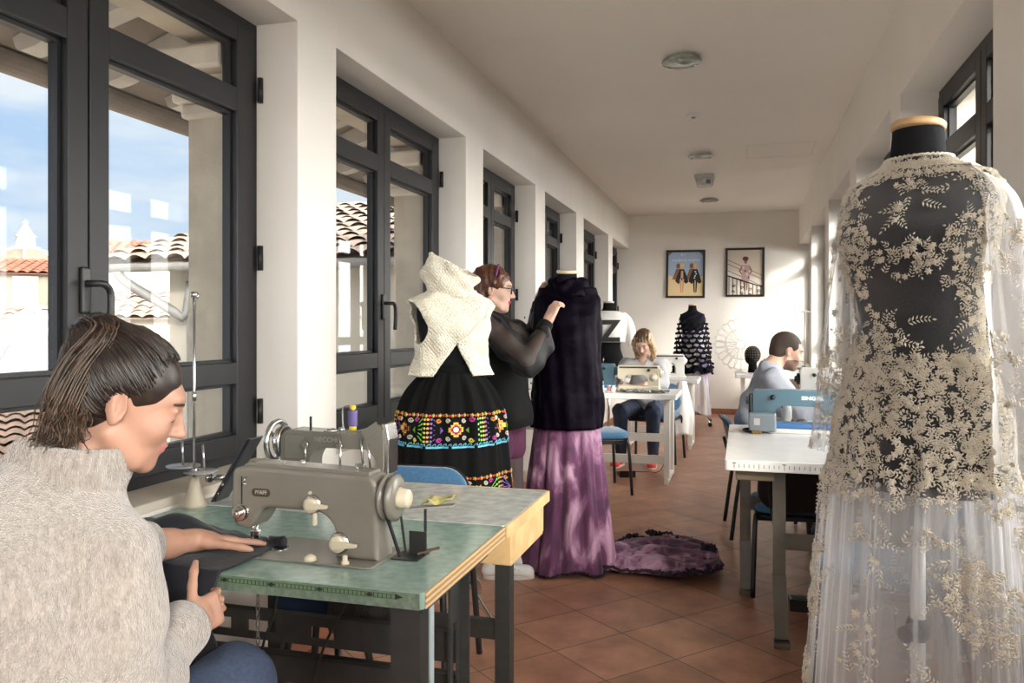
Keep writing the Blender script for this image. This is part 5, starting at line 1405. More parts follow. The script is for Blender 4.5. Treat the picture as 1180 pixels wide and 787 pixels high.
def vn(*a): return np.array(a, np.float64)
def nrm(v): v = np.array(v, np.float64); return v / np.linalg.norm(v)
def frame_from(fwd, up=(0, 0, 1), roll=0.0):
    """columns: right, forward, up"""
    y = nrm(fwd); x = nrm(np.cross(y, up)); z = np.cross(x, y)
    if roll: x, z = x * math.cos(roll) + z * math.sin(roll), z * math.cos(roll) - x * math.sin(roll)
    return np.stack([x, y, z], 1)
def skin_mat(name, c, red=.0):
    m = mat(name, c, rough=.48, spec=.35, var=.05, vscale=25)
    b = m.node_tree.nodes['Principled BSDF']; b.inputs['Subsurface Weight'].default_value = .08; b.inputs['Subsurface Radius'].default_value = (.010, .004, .002); return m
M_EYEW = mat('eye_white', (.62, .60, .57), rough=.2); M_IRIS = mat('iris', (.03, .018, .01), rough=.1)

def head(S, c, R, s=1.0, male=False, k=.018):
    def W(x, y, z): return c + R @ (vn(x, y, z) * s)
    def e(p, r, k_=k, op='add', RR=None): S.ell(W(*p), np.array(r) * s, R if RR is None else R @ RR, k_, op)
    def cp(p, q, ra, rb, k_=k): S.cap(W(*p), W(*q), ra * s, rb * s, k_)
    e((0, -.014, .032), (.075, .094, .086)); e((0, .030, -.028), (.060, .064, .082), .03)
    jw = .050 if male else .044
    e((0, .040, -.072), (jw, .046, .036), .025); e((0, .078, -.094), (.019, .016, .016), .02)
    for q in (-1, 1):
        e((q * .038, .062, -.024), (.024, .022, .022), .02); cp((q * .056, -.0, -.055), (q * .034, .055, -.088), .015, .014, .02)
    e((0, .074, .034), (.048, .020, .016), .02)
    for q in (-1, 1): e((q * .031, .100, .009), (.018, .014, .010), .010, 'sub')
    for q in (-1, 1): e((q * .031, .078, .008), (.0125, .0125, .0115), .003); e((q * .031, .0825, .0165), (.0165, .0085, .0055), .005); e((q * .031, .0815, -.002), (.015, .008, .004), .005)
    cp((0, .086, .020), (0, .108, -.020), .0075, .0105, .012); e((0, .112, -.024), (.0115, .0115, .0095), .006)
    for q in (-1, 1): e((q * .012, .100, -.027), (.0075, .010, .0065), .006)
    e((0, .0925, -.0505), (.021, .0095, .0055), .005); e((0, .0905, -.0605), (.018, .0095, .0065), .005); e((0, .104, -.0555), (.022, .006, .0012), .003, 'sub')
    for q in (-1, 1):
        Rq = np.array(Euler((.25, 0, -q * .35)).to_matrix())
        e((q * .076, -.008, -.004), (.0075, .019, .031), .006, RR=Rq); e((q * .081, -.004, .001), (.0055, .011, .019), .003, 'sub', RR=Rq); e((q * .079, -.014, .000), (.005, .004, .016), .003, RR=Rq); e((q * .078, -.004, -.030), (.006, .009, .009), .005, RR=Rq)
    return W
def paint_head(o, P, F_, c, R, s, brow, lip, eyes=True, lidded=False, stubble=None):
    """material slots on the face by place: 1 eye white, 2 iris, 3 brow, 4 lips"""
    me = o.data; C = P[F_].mean(1); L = ((C - c) @ R) / s
    mi = np.zeros(len(F_), np.int32)
    front = L[:, 1] > .055
    for q in (-1, 1):
        x = L[:, 0] - q * .031; z = L[:, 2] - .008
        if eyes and not lidded:
            mi[front & ((x / .0115) ** 2 + ((z - .0) / .0052) ** 2 < 1)] = 1
            mi[front & ((x - .001) ** 2 + (z) ** 2 < .0054 ** 2)] = 2
    mi[(L[:, 1] > .082) & (np.abs(L[:, 0]) < .0225 - 40 * (L[:, 2] + .0555) ** 2) & (np.abs(L[:, 2] + .0555) < .0105)] = 4
    if stubble is not None:
        jaw = (L[:, 1] > .0) & (L[:, 2] < -.035) & (L[:, 2] > -.125) & (np.abs(L[:, 0]) > -1) & (mi == 0) & (L[:, 2] < -.030 - .3 * (.09 - L[:, 1]))
        mou = (L[:, 1] > .083) & (np.abs(L[:, 0]) < .028) & (np.abs(L[:, 2] + .041) < .0045); mi[(jaw | mou) & (mi == 0)] = 6
    Pl = ((P - c) @ R) / s
    def on_face(x, z):
        d2 = (Pl[:, 0] - x) ** 2 + (Pl[:, 2] - z) ** 2; k = d2 < .0055 ** 2; k &= Pl[:, 1] > .03
        return Pl[k, 1].max() if k.any() else .09
    base = np.array(o.parent.location) if o.parent else np.zeros(3)
    for nm, zf, xs, rad in (('eyebrow', lambda u: .0285 + .004 * math.sin(u * 2.4) - .003 * u, (.012, .052), .0026), ('eyelash', (lambda u: .0035 - .008 * (u - .5) ** 2 - .004 * lidded + 0), (.018, .045), .0011)):
        for q in (-1, 1):
            b = B(); pts = []; rr = []
            for k in range(10):
                u = k / 9; x = q * (xs[0] + (xs[1] - xs[0]) * u); z = zf(u); y = on_face(x, z) - .0002
                pts.append(Vector(c + R @ (vn(x, y, z) * s) - base)); rr.append(rad * s * (.45 + .55 * math.sin(PI * min(1, .25 + .75 * (1 - u)))))
            b.tube(pts, rr, seg=6); b.obj(nm, brow, o.parent, smooth=True)
    for m_ in (M_EYEW, M_IRIS, brow, lip, brow): me.materials.append(m_)
    if stubble is not None: me.materials.append(stubble)
    me.polygons.foreach_set('material_index', mi); me.update()

def hand(S, w, d, n, th, curl=(.35, .35, .4, .45), s=1.0, thumb=(.6, .75, .1), spread=.06, straight=False, tcurl=.25):
    """w wrist, d finger direction, n palm normal (fingers curl towards it), th side of the thumb (+-)"""
    d = nrm(d); n = nrm(np.array(n) - d * np.dot(n, d)); t = np.cross(d, n) * th
    R = np.stack([t, d, n], 1)
    S.box(w + d * .048 * s, (.038 * s, .046 * s, .0125 * s), R, rad=.012 * s, k=.010); S.cap(w - d * .02, w + d * .03 * s, .023 * s, .022 * s, .015)
    S.ell(w + (d * .030 + t * .026 + n * .007) * s, (.016 * s, .028 * s, .014 * s), R, .012)
    tips = []
    for q, (off, ln, r) in enumerate(((.028, .070, .0085), (.009, .078, .0088), (-.010, .073, .0083), (-.027, .056, .0074))):
        p = w + (d * .088 + t * off) * s; a = curl[q] * .55; sp = (1.5 - q) * spread
        if q == 3: p = p - d * .008 * s
        pr = p - d * .02 * s; S.cap(pr, p, r * 1.1 * s, r * 1.08 * s, .006)
        for f_, (lf, rf) in enumerate(((.46, 1.0), (.30, .92), (.24, .82))):
            dd = nrm(d * math.cos(a) + n * math.sin(a) + t * sp); p2 = p + dd * ln * lf * s
            S.cap(p, p2, r * rf * 1.04 * s, r * rf * .96 * s, .003); p = p2; a += curl[q] * (1.0 if f_ == 0 else .8)
        tips.append(p)
    p = w + (d * .020 + t * .030 + n * .006) * s; td = nrm(t * thumb[0] + d * thumb[1] + n * thumb[2])
    for lf, ra, rb in ((.044, .0125, .0105), (.034, .0105, .0098), (.026, .0098, .0078)):
        p2 = p + td * lf * s; S.cap(p, p2, ra * s, rb * s, .006); p = p2; td = nrm(td + d * tcurl * .6 + n * tcurl * .3 - t * tcurl * .4)
    tips.append(p); return tips

def strands(name, curves, r, m, parent, base, seg=5):
    b = B(); base = Vector(base)
    for c in curves:
        n_ = len(c); rr = [r * (1 if k < n_ * .6 else max(.15, 1 - (k - n_ * .6) / (n_ * .42))) for k in range(n_)]
        b.tube([Vector(p) - base for p in c], rr, seg=seg)
    return b.obj(name, m, parent, smooth=True)
def hair_mat(name, c, c2):
    m = mat(name, c, rough=.36, spec=.5, var=.3, vscale=60, col2=c2); return m
M_DENIM = mat('blue_denim', (0.030, 0.045, 0.085), rough=.85, var=.2, vscale=120, bump=.15, bscale=500)

# ---------------------------------------------------------------- the seamstress in the foreground
G0 = (-1.12, 1.02, 0.0)
PG = thing('person', 'person in beige turtleneck sweater with dark ponytail, sewing at the green table', 'person', G0)
M_SKIN1 = skin_mat('skin_warm', (.37, .205, .145)); M_HAIR1 = hair_mat('dark_brown_hair', (.030, .019, .014), (.012, .008, .007)); M_HAIR1B = hair_mat('brown_hair_ends', (.085, .050, .031), (.032, .020, .013))
fw = nrm(vn(.9615, .275, 0) * .86 + vn(-.275, .9615, 0) * .40 + vn(0, 0, -.42))
RH = frame_from(fw, roll=-.06); HC = vn(-1.036, 1.166, 1.194); HS = .98
S = SDF((-1.62, .70, .02), (-.72, 2.02, 1.40), .0045)
pel = vn(-1.20, .92, .53); chest = vn(-1.155, 1.06, .88); nb = vn(-1.10, 1.105, 1.06)
Rsh = vn(-.985, 1.075, .965); Lsh = vn(-1.265, 1.225, .965)
Rel = vn(-.985, 1.105, .705); Rwr = vn(-1.050, 1.365, .735)
Lel = vn(-1.335, 1.42, .835); Lwr = vn(-1.268, 1.665, .806)
S.chain([pel, chest], [.135, .125], .05); S.cap(chest, nb, .12, .07, .05); S.cap(Rsh + vn(-.03, .0, 0), Lsh + vn(.03, 0, 0), .055, .055, .05)
S.cap(nb - vn(0, 0, .02), HC + RH @ vn(0, -.03, -.05), .056, .054, .03)
S.chain([Rsh, Rel, Rwr], [.050, .040, .026], .02); S.chain([Lsh, Lel, Lwr], [.050, .040, .0255], .02)
S.cap(Rel + (Rwr - Rel) * .35, Rel + (Rwr - Rel) * .7, .041, .033, .02); S.cap(Lel + (Lwr - Lel) * .3, Lel + (Lwr - Lel) * .7, .040, .033, .02)
for hp, kn, an in ((pel + vn(.07, .0, -.02), vn(-1.045, 1.50, .555), vn(-1.05, 1.48, .10)), (pel + vn(-.09, .05, -.02), vn(-1.36, 1.42, .55), vn(-1.37, 1.40, .10))):
    S.chain([hp, kn], [.085, .060], .03); S.chain([kn, an], [.055, .038], .03); S.cap(an + vn(0, -.03, -.04), an + vn(0, .16, -.055), .036, .028, .02)
head(S, HC, RH, HS)
hand(S, Rwr, vn(-.02, .90, .02), vn(-.70, .1, -.25), 1, curl=(.50, .55, .6, .65), thumb=(.78, .42, .0), spread=.05, s=.92)
hand(S, Lwr, vn(.62, .74, -.16), vn(.12, -.1, -1), -1, curl=(.06, .05, .08, .12), thumb=(.55, .8, .05), spread=.07, s=.98)
o, P_, F_ = S.mesh('body', M_SKIN1, PG, G0); paint_head(o, P_, F_, HC, RH, HS, M_HAIR1, mat('lips_soft', (.40, .15, .13), rough=.4), lidded=True)
# nails
b = B()
for p, dirn in ():
    pass
# jeans
S = SDF((-1.62, .72, .06), (-.85, 1.65, .80), .007)
S.ell(pel + vn(0, 0, -.0), (.20, .17, .13), k=.03)
for hp, kn, an in ((pel + vn(.07, .0, -.02), vn(-1.045, 1.50, .555), vn(-1.05, 1.48, .10)), (pel + vn(-.09, .05, -.02), vn(-1.36, 1.42, .55), vn(-1.37, 1.40, .10))):
    S.chain([hp, kn], [.102, .078], .03); S.chain([kn, an], [.074, .055], .04)
S.add(lambda X, Y, Z: .003 * np.sin(60 * X + 25 * Z) * np.sin(40 * Y + 30 * Z)); S.mesh('jeans', M_DENIM, PG, G0)
# shoes
for an in (vn(-1.05, 1.48, .10), vn(-1.37, 1.40, .10)):
    S = SDF(an - vn(.10, .12, .12), an + vn(.10, .26, .06), .006); S.cap(an + vn(0, -.03, -.045), an + vn(0, .16, -.058), .046, .038, .02); S.cap(an, an + vn(0, 0, -.04), .047, .05, .02); S.cut((0, 0, .004), (0, 0, -1)); S.mesh('shoe', M_BLACK, PG, G0)
# sweater
def sweater_mat():
    m = mat('beige_mohair', (.30, .265, .235), rough=.95, sheen=.7)
    nt = m.node_tree; N = nt.nodes; L = nt.links; b_ = N['Principled BSDF']
    tc = N.new('ShaderNodeTexCoord'); n1 = N.new('ShaderNodeTexNoise'); n1.inputs['Scale'].default_value = 70; n1.inputs['Detail'].default_value = 6; n1.inputs['Roughness'].default_value = .7
    mp = N.new('ShaderNodeMapping'); mp.inputs['Scale'].default_value = (1.6, 1.6, .7); L.new(tc.outputs['Object'], mp.inputs[0]); L.new(mp.outputs[0], n1.inputs['Vector'])
    cr = N.new('ShaderNodeValToRGB'); cr.color_ramp.elements[0].position = .3; cr.color_ramp.elements[0].color = (.19, .165, .148, 1); cr.color_ramp.elements[1].position = .7; cr.color_ramp.elements[1].color = (.375, .33, .295, 1)
    L.new(n1.outputs['Fac'], cr.inputs[0]); L.new(cr.outputs[0], b_.inputs['Base Color'])
    wv = N.new('ShaderNodeTexVoronoi'); wv.inputs['Scale'].default_value = 210; L.new(mp.outputs[0], wv.inputs['Vector'])
    bp = N.new('ShaderNodeBump'); bp.inputs['Strength'].default_value = .7; bp.inputs['Distance'].default_value = .006; L.new(wv.outputs['Distance'], bp.inputs['Height'])
    b2 = N.new('ShaderNodeBump'); b2.inputs['Strength'].default_value = .5; b2.inputs['Distance'].default_value = .008; L.new(n1.outputs['Fac'], b2.inputs['Height']); L.new(bp.outputs[0], b2.inputs['Normal']); L.new(b2.outputs[0], b_.inputs['Normal'])
    return m
M_SWEATER = sweater_mat()
S = SDF((-1.65, .62, .42), (-.78, 1.56, 1.20), .005)
S.chain([pel + vn(0, 0, -.03), pel + vn(.02, .05, .18), chest + vn(-.0, -.01, .0)], [.185, .180, .165], .06)
S.ell(chest + vn(-.01, -.03, .03), (.21, .15, .16), frame_from(vn(.54, .84, 0)), .06)
S.cap(chest + vn(0, 0, .10), nb, .125, .085, .06); S.cap(Rsh + vn(-.02, .0, .005), Lsh + vn(.02, 0, .005), .070, .070, .06)
for f_ in np.linspace(0, 1, 5):
    pass
S.chain([Rsh + vn(.01, -.01, -.01), Rsh + vn(.022, -.01, -.14), Rel + vn(.0, -.015, .01), Rel + (Rwr - Rel) * .40 + vn(.0, 0, -.008), Rel + (Rwr - Rel) * .62], [.072, .078, .079, .068, .052], .010)
cw = nrm(Rwr - Rel)
for q in (.58, .64, .70, .76): S.cap(Rel + cw * .27 * q, Rel + cw * .27 * (q + .025), .0585, .0585, .003)
S.chain([Lsh, Lel, Lel + (Lwr - Lel) * .45], [.075, .072, .055], .035)
# folds on the sleeve and back
S.add(lambda X, Y, Z: .0075 * np.sin(34 * Z + 26 * Y + 12 * X) * np.exp(-((X + .98) / .10) ** 2) * np.exp(-((Z - .74) / .16) ** 2) + .006 * np.sin(26 * X - 14 * Z + 9 * Y) * np.exp(-((Z - .76) / .26) ** 2) + .002 * np.sin(55 * Z + 40 * X))
S.mesh('sweater', M_SWEATER, PG, G0)
# ribbed turtleneck
b = B(); cc0 = nb + vn(-.005, -.012, -.035); up = nrm(HC + RH @ vn(0, -.035, -.07) - cc0); xx = nrm(np.cross(up, vn(0, 0, 1)) + vn(1e-3, 0, 0)); yy = np.cross(up, xx)
rings = []
for z_, r_ in ((-.03, .108), (.0, .100), (.03, .092), (.055, .088), (.075, .089), (.085, .094), (.092, .101), (.088, .106), (.07, .108), (.045, .110), (.025, .112), (.012, .110)):
    rings.append([Vector(cc0 + up * (z_ + .012 * math.sin(2 * PI * k / 180 + 1.0) + .006 * math.sin(3 * 2 * PI * k / 180)) + (xx * math.cos(2 * PI * k / 180) + yy * math.sin(2 * PI * k / 180)) * (r_ * .88 + .0024 * math.sin(PI * k / 2) + .006 * math.sin(3 * 2 * PI * k / 180 + 30 * z_)) - np.array(G0)) for k in range(180)])
b.ring_loft(rings, caps=(False, False)); b.obj('turtleneck_collar', M_SWEATER, PG, smooth=True)
# hair: a tight cap combed back to the tie, and the ponytail
S = SDF(HC - .17, HC + .17, .0045)
def HW(x, y, z): return HC + RH @ (vn(x, y, z) * HS)
S.ell(HW(0, -.018, .036), np.array((.083, .100, .090)) * HS, RH, .01); S.ell(HW(0, -.05, -.02), np.array((.070, .062, .070)) * HS, RH, .03)
S.ell(HW(0, .085, -.045), np.array((.085, .072, .095)) * HS, RH, .012, 'sub'); S.ell(HW(0, .10, .02), np.array((.062, .030, .048)) * HS, RH, .012, 'sub')
for q in (-1, 1): S.ell(HW(q * .088, -.003, -.012), np.array((.028, .024, .036)) * HS, RH, .010, 'sub'); S.ell(HW(q * .08, .05, -.03), np.array((.04, .04, .04)) * HS, RH, .012, 'sub')
TIE = HW(-.004, -.092, .092)
S.ell(TIE, (.034, .034, .030), None, .03)
S.mesh('hair', M_HAIR1, PG, G0); HAIRS = S
rng = random.Random(2); cur = []
def on_skull(p, off=.004):
    q = (p - vn(0, -.018, .036)); r = math.sqrt((q[0] / .083) ** 2 + (q[1] / .100) ** 2 + (q[2] / .090) ** 2); d = q / np.linalg.norm(q); p0 = vn(0, -.018, .036); L_ = .05
    while L_ < .16:
        w = HC + RH @ ((p0 + d * L_) * HS); ix = np.round((w - HAIRS.lo) / HAIRS.h).astype(int)
        if (ix < 0).any() or (ix >= HAIRS.n).any() or HAIRS.f[ix[0], ix[1], ix[2]] > 0: break
        L_ += .002
    if L_ < .06: L_ = np.linalg.norm(q) / r
    return p0 + d * (L_ + off)
tl = RH.T @ (TIE - HC) / HS
for k in range(1100):
    a = rng.uniform(0, 2 * PI)
    hl = vn(.078 * math.sin(a), .058 * math.cos(a) - .012, .085 * math.cos(a) * .62 + .032)
    if k % 2: u_ = rng.uniform(-1, 1); hl = vn(.072 * math.sin(u_ * 1.5), -.085 + .085 * u_ * u_, -.085 + .075 * u_ * u_)
    hl = hl + vn(rng.uniform(-.008, .008), rng.uniform(-.012, .006), rng.uniform(-.004, .012))
    if math.cos(a) > .55 and not k % 2: hl[2] += .014
    if abs(hl[0]) > .055 and hl[1] > -.03 and not k % 2: hl[2] = hl[2] - .028; hl[1] = min(hl[1], .030)
    pts = []
    for q in range(9):
        t_ = q / 8; p = hl * (1 - t_) + tl * t_; p = on_skull(p, rng.uniform(-.001, .002)) if t_ < .85 else p; pts.append(HC + RH @ (p * HS))
    cur.append(smooth_path(pts, 2))
strands('hair_strands', cur, .0011, M_HAIR1, PG, G0, seg=4)
cur = []
TIP = vn(-1.072, 1.045, 1.140)
for k in range(620):
    j = np.array([rng.gauss(0, 1) for _ in range(3)]); w_ = rng.random() ** .6
    side = vn(-.275 * 0, 0, 0); e = TIP + j * vn(.012, .012, .010) + vn(.02, 0, .05 * (1 - w_)) + vn(-.9615, -.275, 0) * rng.uniform(-.03, .012) * w_
    p0 = TIE + j * .012; p1 = vn(-1.032, 1.118, 1.300) + j * .010; p2 = vn(-1.052, 1.090, 1.248) + j * .012; p3 = vn(-1.062, 1.062, 1.188) + j * .0125
    p4 = e; e = vn(-1.066, 1.055, 1.142) + j * .006 if k % 3 == 0 else e; p5 = vn(-1.102, 1.040, 1.131) + j * .005 if k % 3 == 0 else e + vn(-.006, 0, -.004)
    cur.append(smooth_path([p0, p1, p2, p3, p4, p5], 5))
strands('ponytail', cur, .0013, M_HAIR1B, PG, G0, seg=4)
S = SDF(TIE - .20, TIE + vn(.08, .08, .08), .006); S.chain([TIE, vn(-1.032, 1.118, 1.295), vn(-1.052, 1.090, 1.245), vn(-1.062, 1.062, 1.188)], [.022, .020, .021, .016], .02); S.mesh('ponytail_core', M_HAIR1, PG, G0)
b = B(); b.tube([Vector(TIE - np.array(G0)) + Vector((.020 * math.cos(q) * .4 , .028 * math.sin(q), .028 * math.cos(q))) for q in [2 * PI * i / 16 for i in range(17)]], .006, seg=6); b.obj('hair_tie', M_BLACK, PG)
# nails
# the cloth being sewn
M_NAVYCLOTH = mat('navy_velvet', (.006, .007, .014), rough=.75, sheen=.08, bump=.3, bscale=30)
C0 = (-1.35, 1.60, .7585)
TC = thing('fabric_piece', 'dark navy velvet piece under the needle, draped over the front edge of the green table', 'fabric', C0)
b = B()
def cloth_pt(i, j, nu=70, nv=70):
    u = i / nu; v = j / nv             # u: along the table from window side to needle, v: from the back over the front edge
    x = -1.66 + .53 * u + .06 * v * (1 - u); 
    L_ = v * (.36 + .20 + .20 * (1 - u)); yb = 1.93 - .06 * u - .10 * max(0, u - .6)
    yf = 1.572
    flat = yb - yf
    wav = .010 * math.sin(14 * u + 6 * v) + .008 * math.sin(9 * u - 17 * v)
    if L_ < flat:
        y = yb - L_; z = .764 + .055 * max(0, math.sin(PI * min(1, (L_ / flat) * 1.5))) ** 2 * math.exp(-((u - .42) / .22) ** 2) + .014 * abs(math.sin(9 * u + 10 * v)) * (1 - u) + .003
    else:
        q = L_ - flat; y = yf - .020 * min(1, q / .04) - .02 * math.sin(12 * u) * min(1, q * 4) - .03 * q; z = .764 - q * .98 + .003; x += .04 * q * 3 * (u - .5)
        y += wav * 1.2 * min(1, q * 8)
    taper = max(0, (v - .45)) * 0
    x = x - .035 * max(0, u - .6) * (1 - min(1, v * 1.6)) + .012 * math.sin(7 * v)
    if L_ < .05: z += .004 * math.sin(30 * u)
    return Vector((x, y, max(z, .30)))
b.quadgrid(lambda i, j: cloth_pt(i, j) - Vector(C0), 70, 70); cl = b.obj('cloth', M_NAVYCLOTH, TC, solid=.003)
b = B(); b.tube(smooth_path([(-1.19, 1.86, .768), (-1.16, 1.83, .772), (-1.13, 1.815, .774), (-1.115, 1.815, .776)], 5), [.006 + .0008 * k if k < 12 else .0148 * math.sqrt(max(.04, 1 - ((k - 11) / 4.2) ** 2)) for k in range(16)], seg=10)
b2 = bmesh.new(); b.bm.verts.ensure_lookup_table()
for v_ in b.bm.verts: v_.co -= Vector(C0)
b2.free(); b.obj('rolled_end', M_NAVYCLOTH, TC, smooth=True)
# her chair
make_chair('blue chair under the person in the beige sweater', (-1.22, .90, 0), -.45)

# ---------------------------------------------------------------- the woman dressing the mannequin
W0 = (-1.20, 4.08, 0.0)
PW = thing('person', 'standing person in black sheer blouse, glasses and white sneakers pinning the velvet tunic', 'person', W0)
M_SKIN2 = skin_mat('skin_fair', (.62, .40, .31)); M_HAIR2 = hair_mat('auburn_hair', (.13, .045, .022), (.05, .018, .011))
rr_, ff_ = vn(.9615, .275, 0), vn(-.275, .9615, 0)
RH = frame_from(rr_ * .985 - ff_ * .04 + vn(0, 0, -.13)); HC = vn(-1.250, 4.01, 1.515); HS = 1.0
S = SDF((-1.62, 3.72, .0), (-.78, 4.52, 1.70), .005)
pel = vn(-1.225, 4.05, .88); chest = vn(-1.275, 4.03, 1.22); nb = vn(-1.285, 4.02, 1.375)
Rsh = vn(-1.235, 3.865, 1.335); Lsh = vn(-1.275, 4.185, 1.335)
Rel = vn(-1.030, 3.87, 1.165); Rwr = vn(-.952, 3.99, 1.350); Lel = vn(-1.13, 4.38, 1.25); Lwr = vn(-1.105, 4.42, 1.470)
S.chain([pel, pel + vn(-.01, 0, .15), chest], [.135, .115, .125], .05); S.cap(chest, nb, .11, .055, .05); S.cap(Rsh, Lsh, .045, .045, .05)
S.cap(nb, HC + RH @ vn(0, -.025, -.05), .052, .05, .03)
S.chain([Rsh, Rel, Rwr], [.048, .038, .024], .02); S.chain([Lsh, Lel, Lwr], [.048, .038, .024], .02)
LEGS = [(pel + vn(-.02, -.075, -.04), vn(-1.215, 4.03, .46), vn(-1.255, 4.05, .085)), (pel + vn(.02, .075, -.04), vn(-1.185, 4.15, .46), vn(-1.225, 4.18, .085))]
for a_, b_, c_ in LEGS:
    S.chain([a_, b_, c_], [.085, .052, .036], .03); S.cap(b_ + vn(-.02, 0, -.06), b_ + vn(-.02, 0, -.16), .050, .046, .03); S.cap(c_ + vn(-.02, -.005, -.05), c_ + vn(.15, .04, -.06), .032, .024, .02)
head(S, HC, RH, HS)
hand(S, Rwr, vn(.32, .22, .80), vn(.55, .75, .05), 1, curl=(.75, .8, .8, .75), thumb=(.25, .85, .55), spread=.03, s=.93)
hand(S, Lwr, vn(.42, -.25, .80), vn(.72, -.6, .0), -1, curl=(.45, .5, .5, .55), thumb=(.3, .85, .4), spread=.04, s=.93)
o, P_, F_ = S.mesh('body', M_SKIN2, PW, W0); paint_head(o, P_, F_, HC, RH, HS, mat('brow_dark', (.05, .022, .015), rough=.7), mat('lips_red', (.42, .03, .06), rough=.35))
# sheer black tights
M_TIGHTS = mat('sheer_black_tights', (.075, .052, .055), rough=.6)
S = SDF((-1.42, 3.85, .05), (-1.02, 4.32, .92), .006)
for a_, b_, c_ in LEGS: S.chain([a_, b_, c_], [.089, .056, .040], .03); S.cap(b_ + vn(-.02, 0, -.06), b_ + vn(-.02, 0, -.16), .054, .050, .03)
S.mesh('tights', M_TIGHTS, PW, W0)
S = SDF((-1.45, 3.84, .60), (-1.0, 4.30, 1.02), .006); S.ell(pel + vn(0, 0, .0), (.155, .165, .13), k=.04)
for a_, b_, c_ in LEGS: S.cap(a_, a_ + (b_ - a_) * .42, .100, .088, .03)
S.mesh('shorts', mat('plum_shorts', (.085, .018, .055), rough=.8), PW, W0)
# blouse: opaque body, sheer puffed sleeves
S = SDF((-1.55, 3.74, .70), (-1.0, 4.36, 1.46), .0055)
S.chain([pel + vn(-.0, 0, -.03), pel + vn(-.01, 0, .17), chest], [.175, .150, .145], .05); S.ell(pel + vn(-.02, 0, -.02), (.160, .175, .15), k=.05); S.cap(chest, nb, .125, .070, .05); S.cap(Rsh + vn(0, .02, 0), Lsh + vn(0, -.02, 0), .060, .060, .05)
S.ell(chest + vn(.07, 0, -.02), (.07, .12, .075), k=.05)
S.add(lambda X, Y, Z: .004 * np.sin(38 * Y + 9 * Z) * np.exp(-((Z - .85) / .2) ** 2) + .003 * np.sin(30 * X - 22 * Z))
S.cut((-1.2, 4.05, .785), nrm(vn(.18, 0, -1)))
M_BLOUSE = mat('black_blouse', (.006, .006, .0065), rough=.8, spec=.15, sheen=.03); S.mesh('blouse', M_BLOUSE, PW, W0)
def sheer_mat():
    m = bpy.data.materials.new('sheer_black_chiffon'); m.use_nodes = True; nt = m.node_tree; N = nt.nodes; L = nt.links; b_ = N['Principled BSDF']
    b_.inputs['Base Color'].default_value = (.010, .010, .011, 1); b_.inputs['Roughness'].default_value = .6
    lw = N.new('ShaderNodeLayerWeight'); lw.inputs[0].default_value = .4; mr = N.new('ShaderNodeMapRange'); mr.inputs['To Min'].default_value = .72; mr.inputs['To Max'].default_value = 1.0
    L.new(lw.outputs['Facing'], mr.inputs['Value']); L.new(mr.outputs[0], b_.inputs['Alpha']); return m
M_SHEER = sheer_mat()
for sh, el, wr, sg in ((Rsh, Rel, Rwr, -1), (Lsh, Lel, Lwr, 1)):
    lo = np.minimum(np.minimum(sh, el), wr) - .14; hi = np.maximum(np.maximum(sh, el), wr) + .14
    S = SDF(lo, hi, .0055); S.chain([sh, sh + (el - sh) * .5 + vn(0, 0, -.01), el + vn(.0, 0, -.015), el + (wr - el) * .45 + vn(.02, 0, -.02), el + (wr - el) * .72], [.066, .070, .074, .062, .040], .03)
    S.add(lambda X, Y, Z: .004 * np.sin(60 * X + 30 * Z + 20 * Y) + .003 * np.sin(35 * Z - 50 * X)); S.mesh('sleeve', M_SHEER, PW, W0)
    b = B(); d_ = (wr - el); b.tube([Vector(el + d_ * q - np.array(W0)) for q in (.68, .74, .86, .93, .96)], [.041, .040, .037, .036, .034], seg=18); b.obj('cuff', M_BLOUSE, PW, smooth=True)
b = B()
for k in range(7):
    z_ = .86 + .085 * k; b.ell(Vector((-1.225 + .178 - .012 * k * .3 - .02 * (k > 4), 4.045, z_)) - Vector(W0), (.004, .006, .006), seg=8, rings=6)
b.obj('shirt_buttons', M_BLACK, PW)
# hair: chin-length bob held with a purple band
S = SDF(HC - .19, HC + .16, .005)
def HW(x, y, z): return HC + RH @ (vn(x, y, z) * HS)
S.ell(HW(0, -.020, .038), (.086, .106, .094), RH, .01); S.ell(HW(0, -.060, -.045), (.078, .060, .085), RH, .03); S.ell(HW(0, -.075, -.085), (.062, .045, .055), RH, .02)
for q in (-1, 1): S.cap(HW(q * .070, .040, .075), HW(q * .074, .010, .030), .016, .012, .02)
S.ell(HW(0, .090, -.045), (.085, .072, .100), RH, .010, 'sub'); S.ell(HW(0, .108, .02), (.070, .034, .046), RH, .010, 'sub')
for q in (-1, 1): S.ell(HW(q * .092, .015, -.018), (.030, .038, .038), RH, .008, 'sub'); S.ell(HW(q * .088, .05, -.06), (.045, .05, .06), RH, .012, 'sub')
RHT = RH.T
def comb(X, Y, Z):
    x = (X - HC[0]) * RH[0, 0] + (Y - HC[1]) * RH[1, 0] + (Z - HC[2]) * RH[2, 0]; y = (X - HC[0]) * RH[0, 1] + (Y - HC[1]) * RH[1, 1] + (Z - HC[2]) * RH[2, 1]; z = (X - HC[0]) * RH[0, 2] + (Y - HC[1]) * RH[1, 2] + (Z - HC[2]) * RH[2, 2]
    return .0022 * np.sin(150 * y + 60 * z + 30 * x) + .0015 * np.sin(260 * y - 40 * x)
S.add(comb); S.mesh('hair', M_HAIR2, PW, W0)
b = B(); b.tube([Vector(HW(.0885 * math.sin(q), .012, .038 + .0925 * math.cos(q)) - np.array(W0)) for q in [-1.25 + 2.5 * i / 20 for i in range(21)]], .007, seg=8); b.obj('hair_band', mat('purple_band', (.16, .02, .12), rough=.5), PW, smooth=True)
b = B()
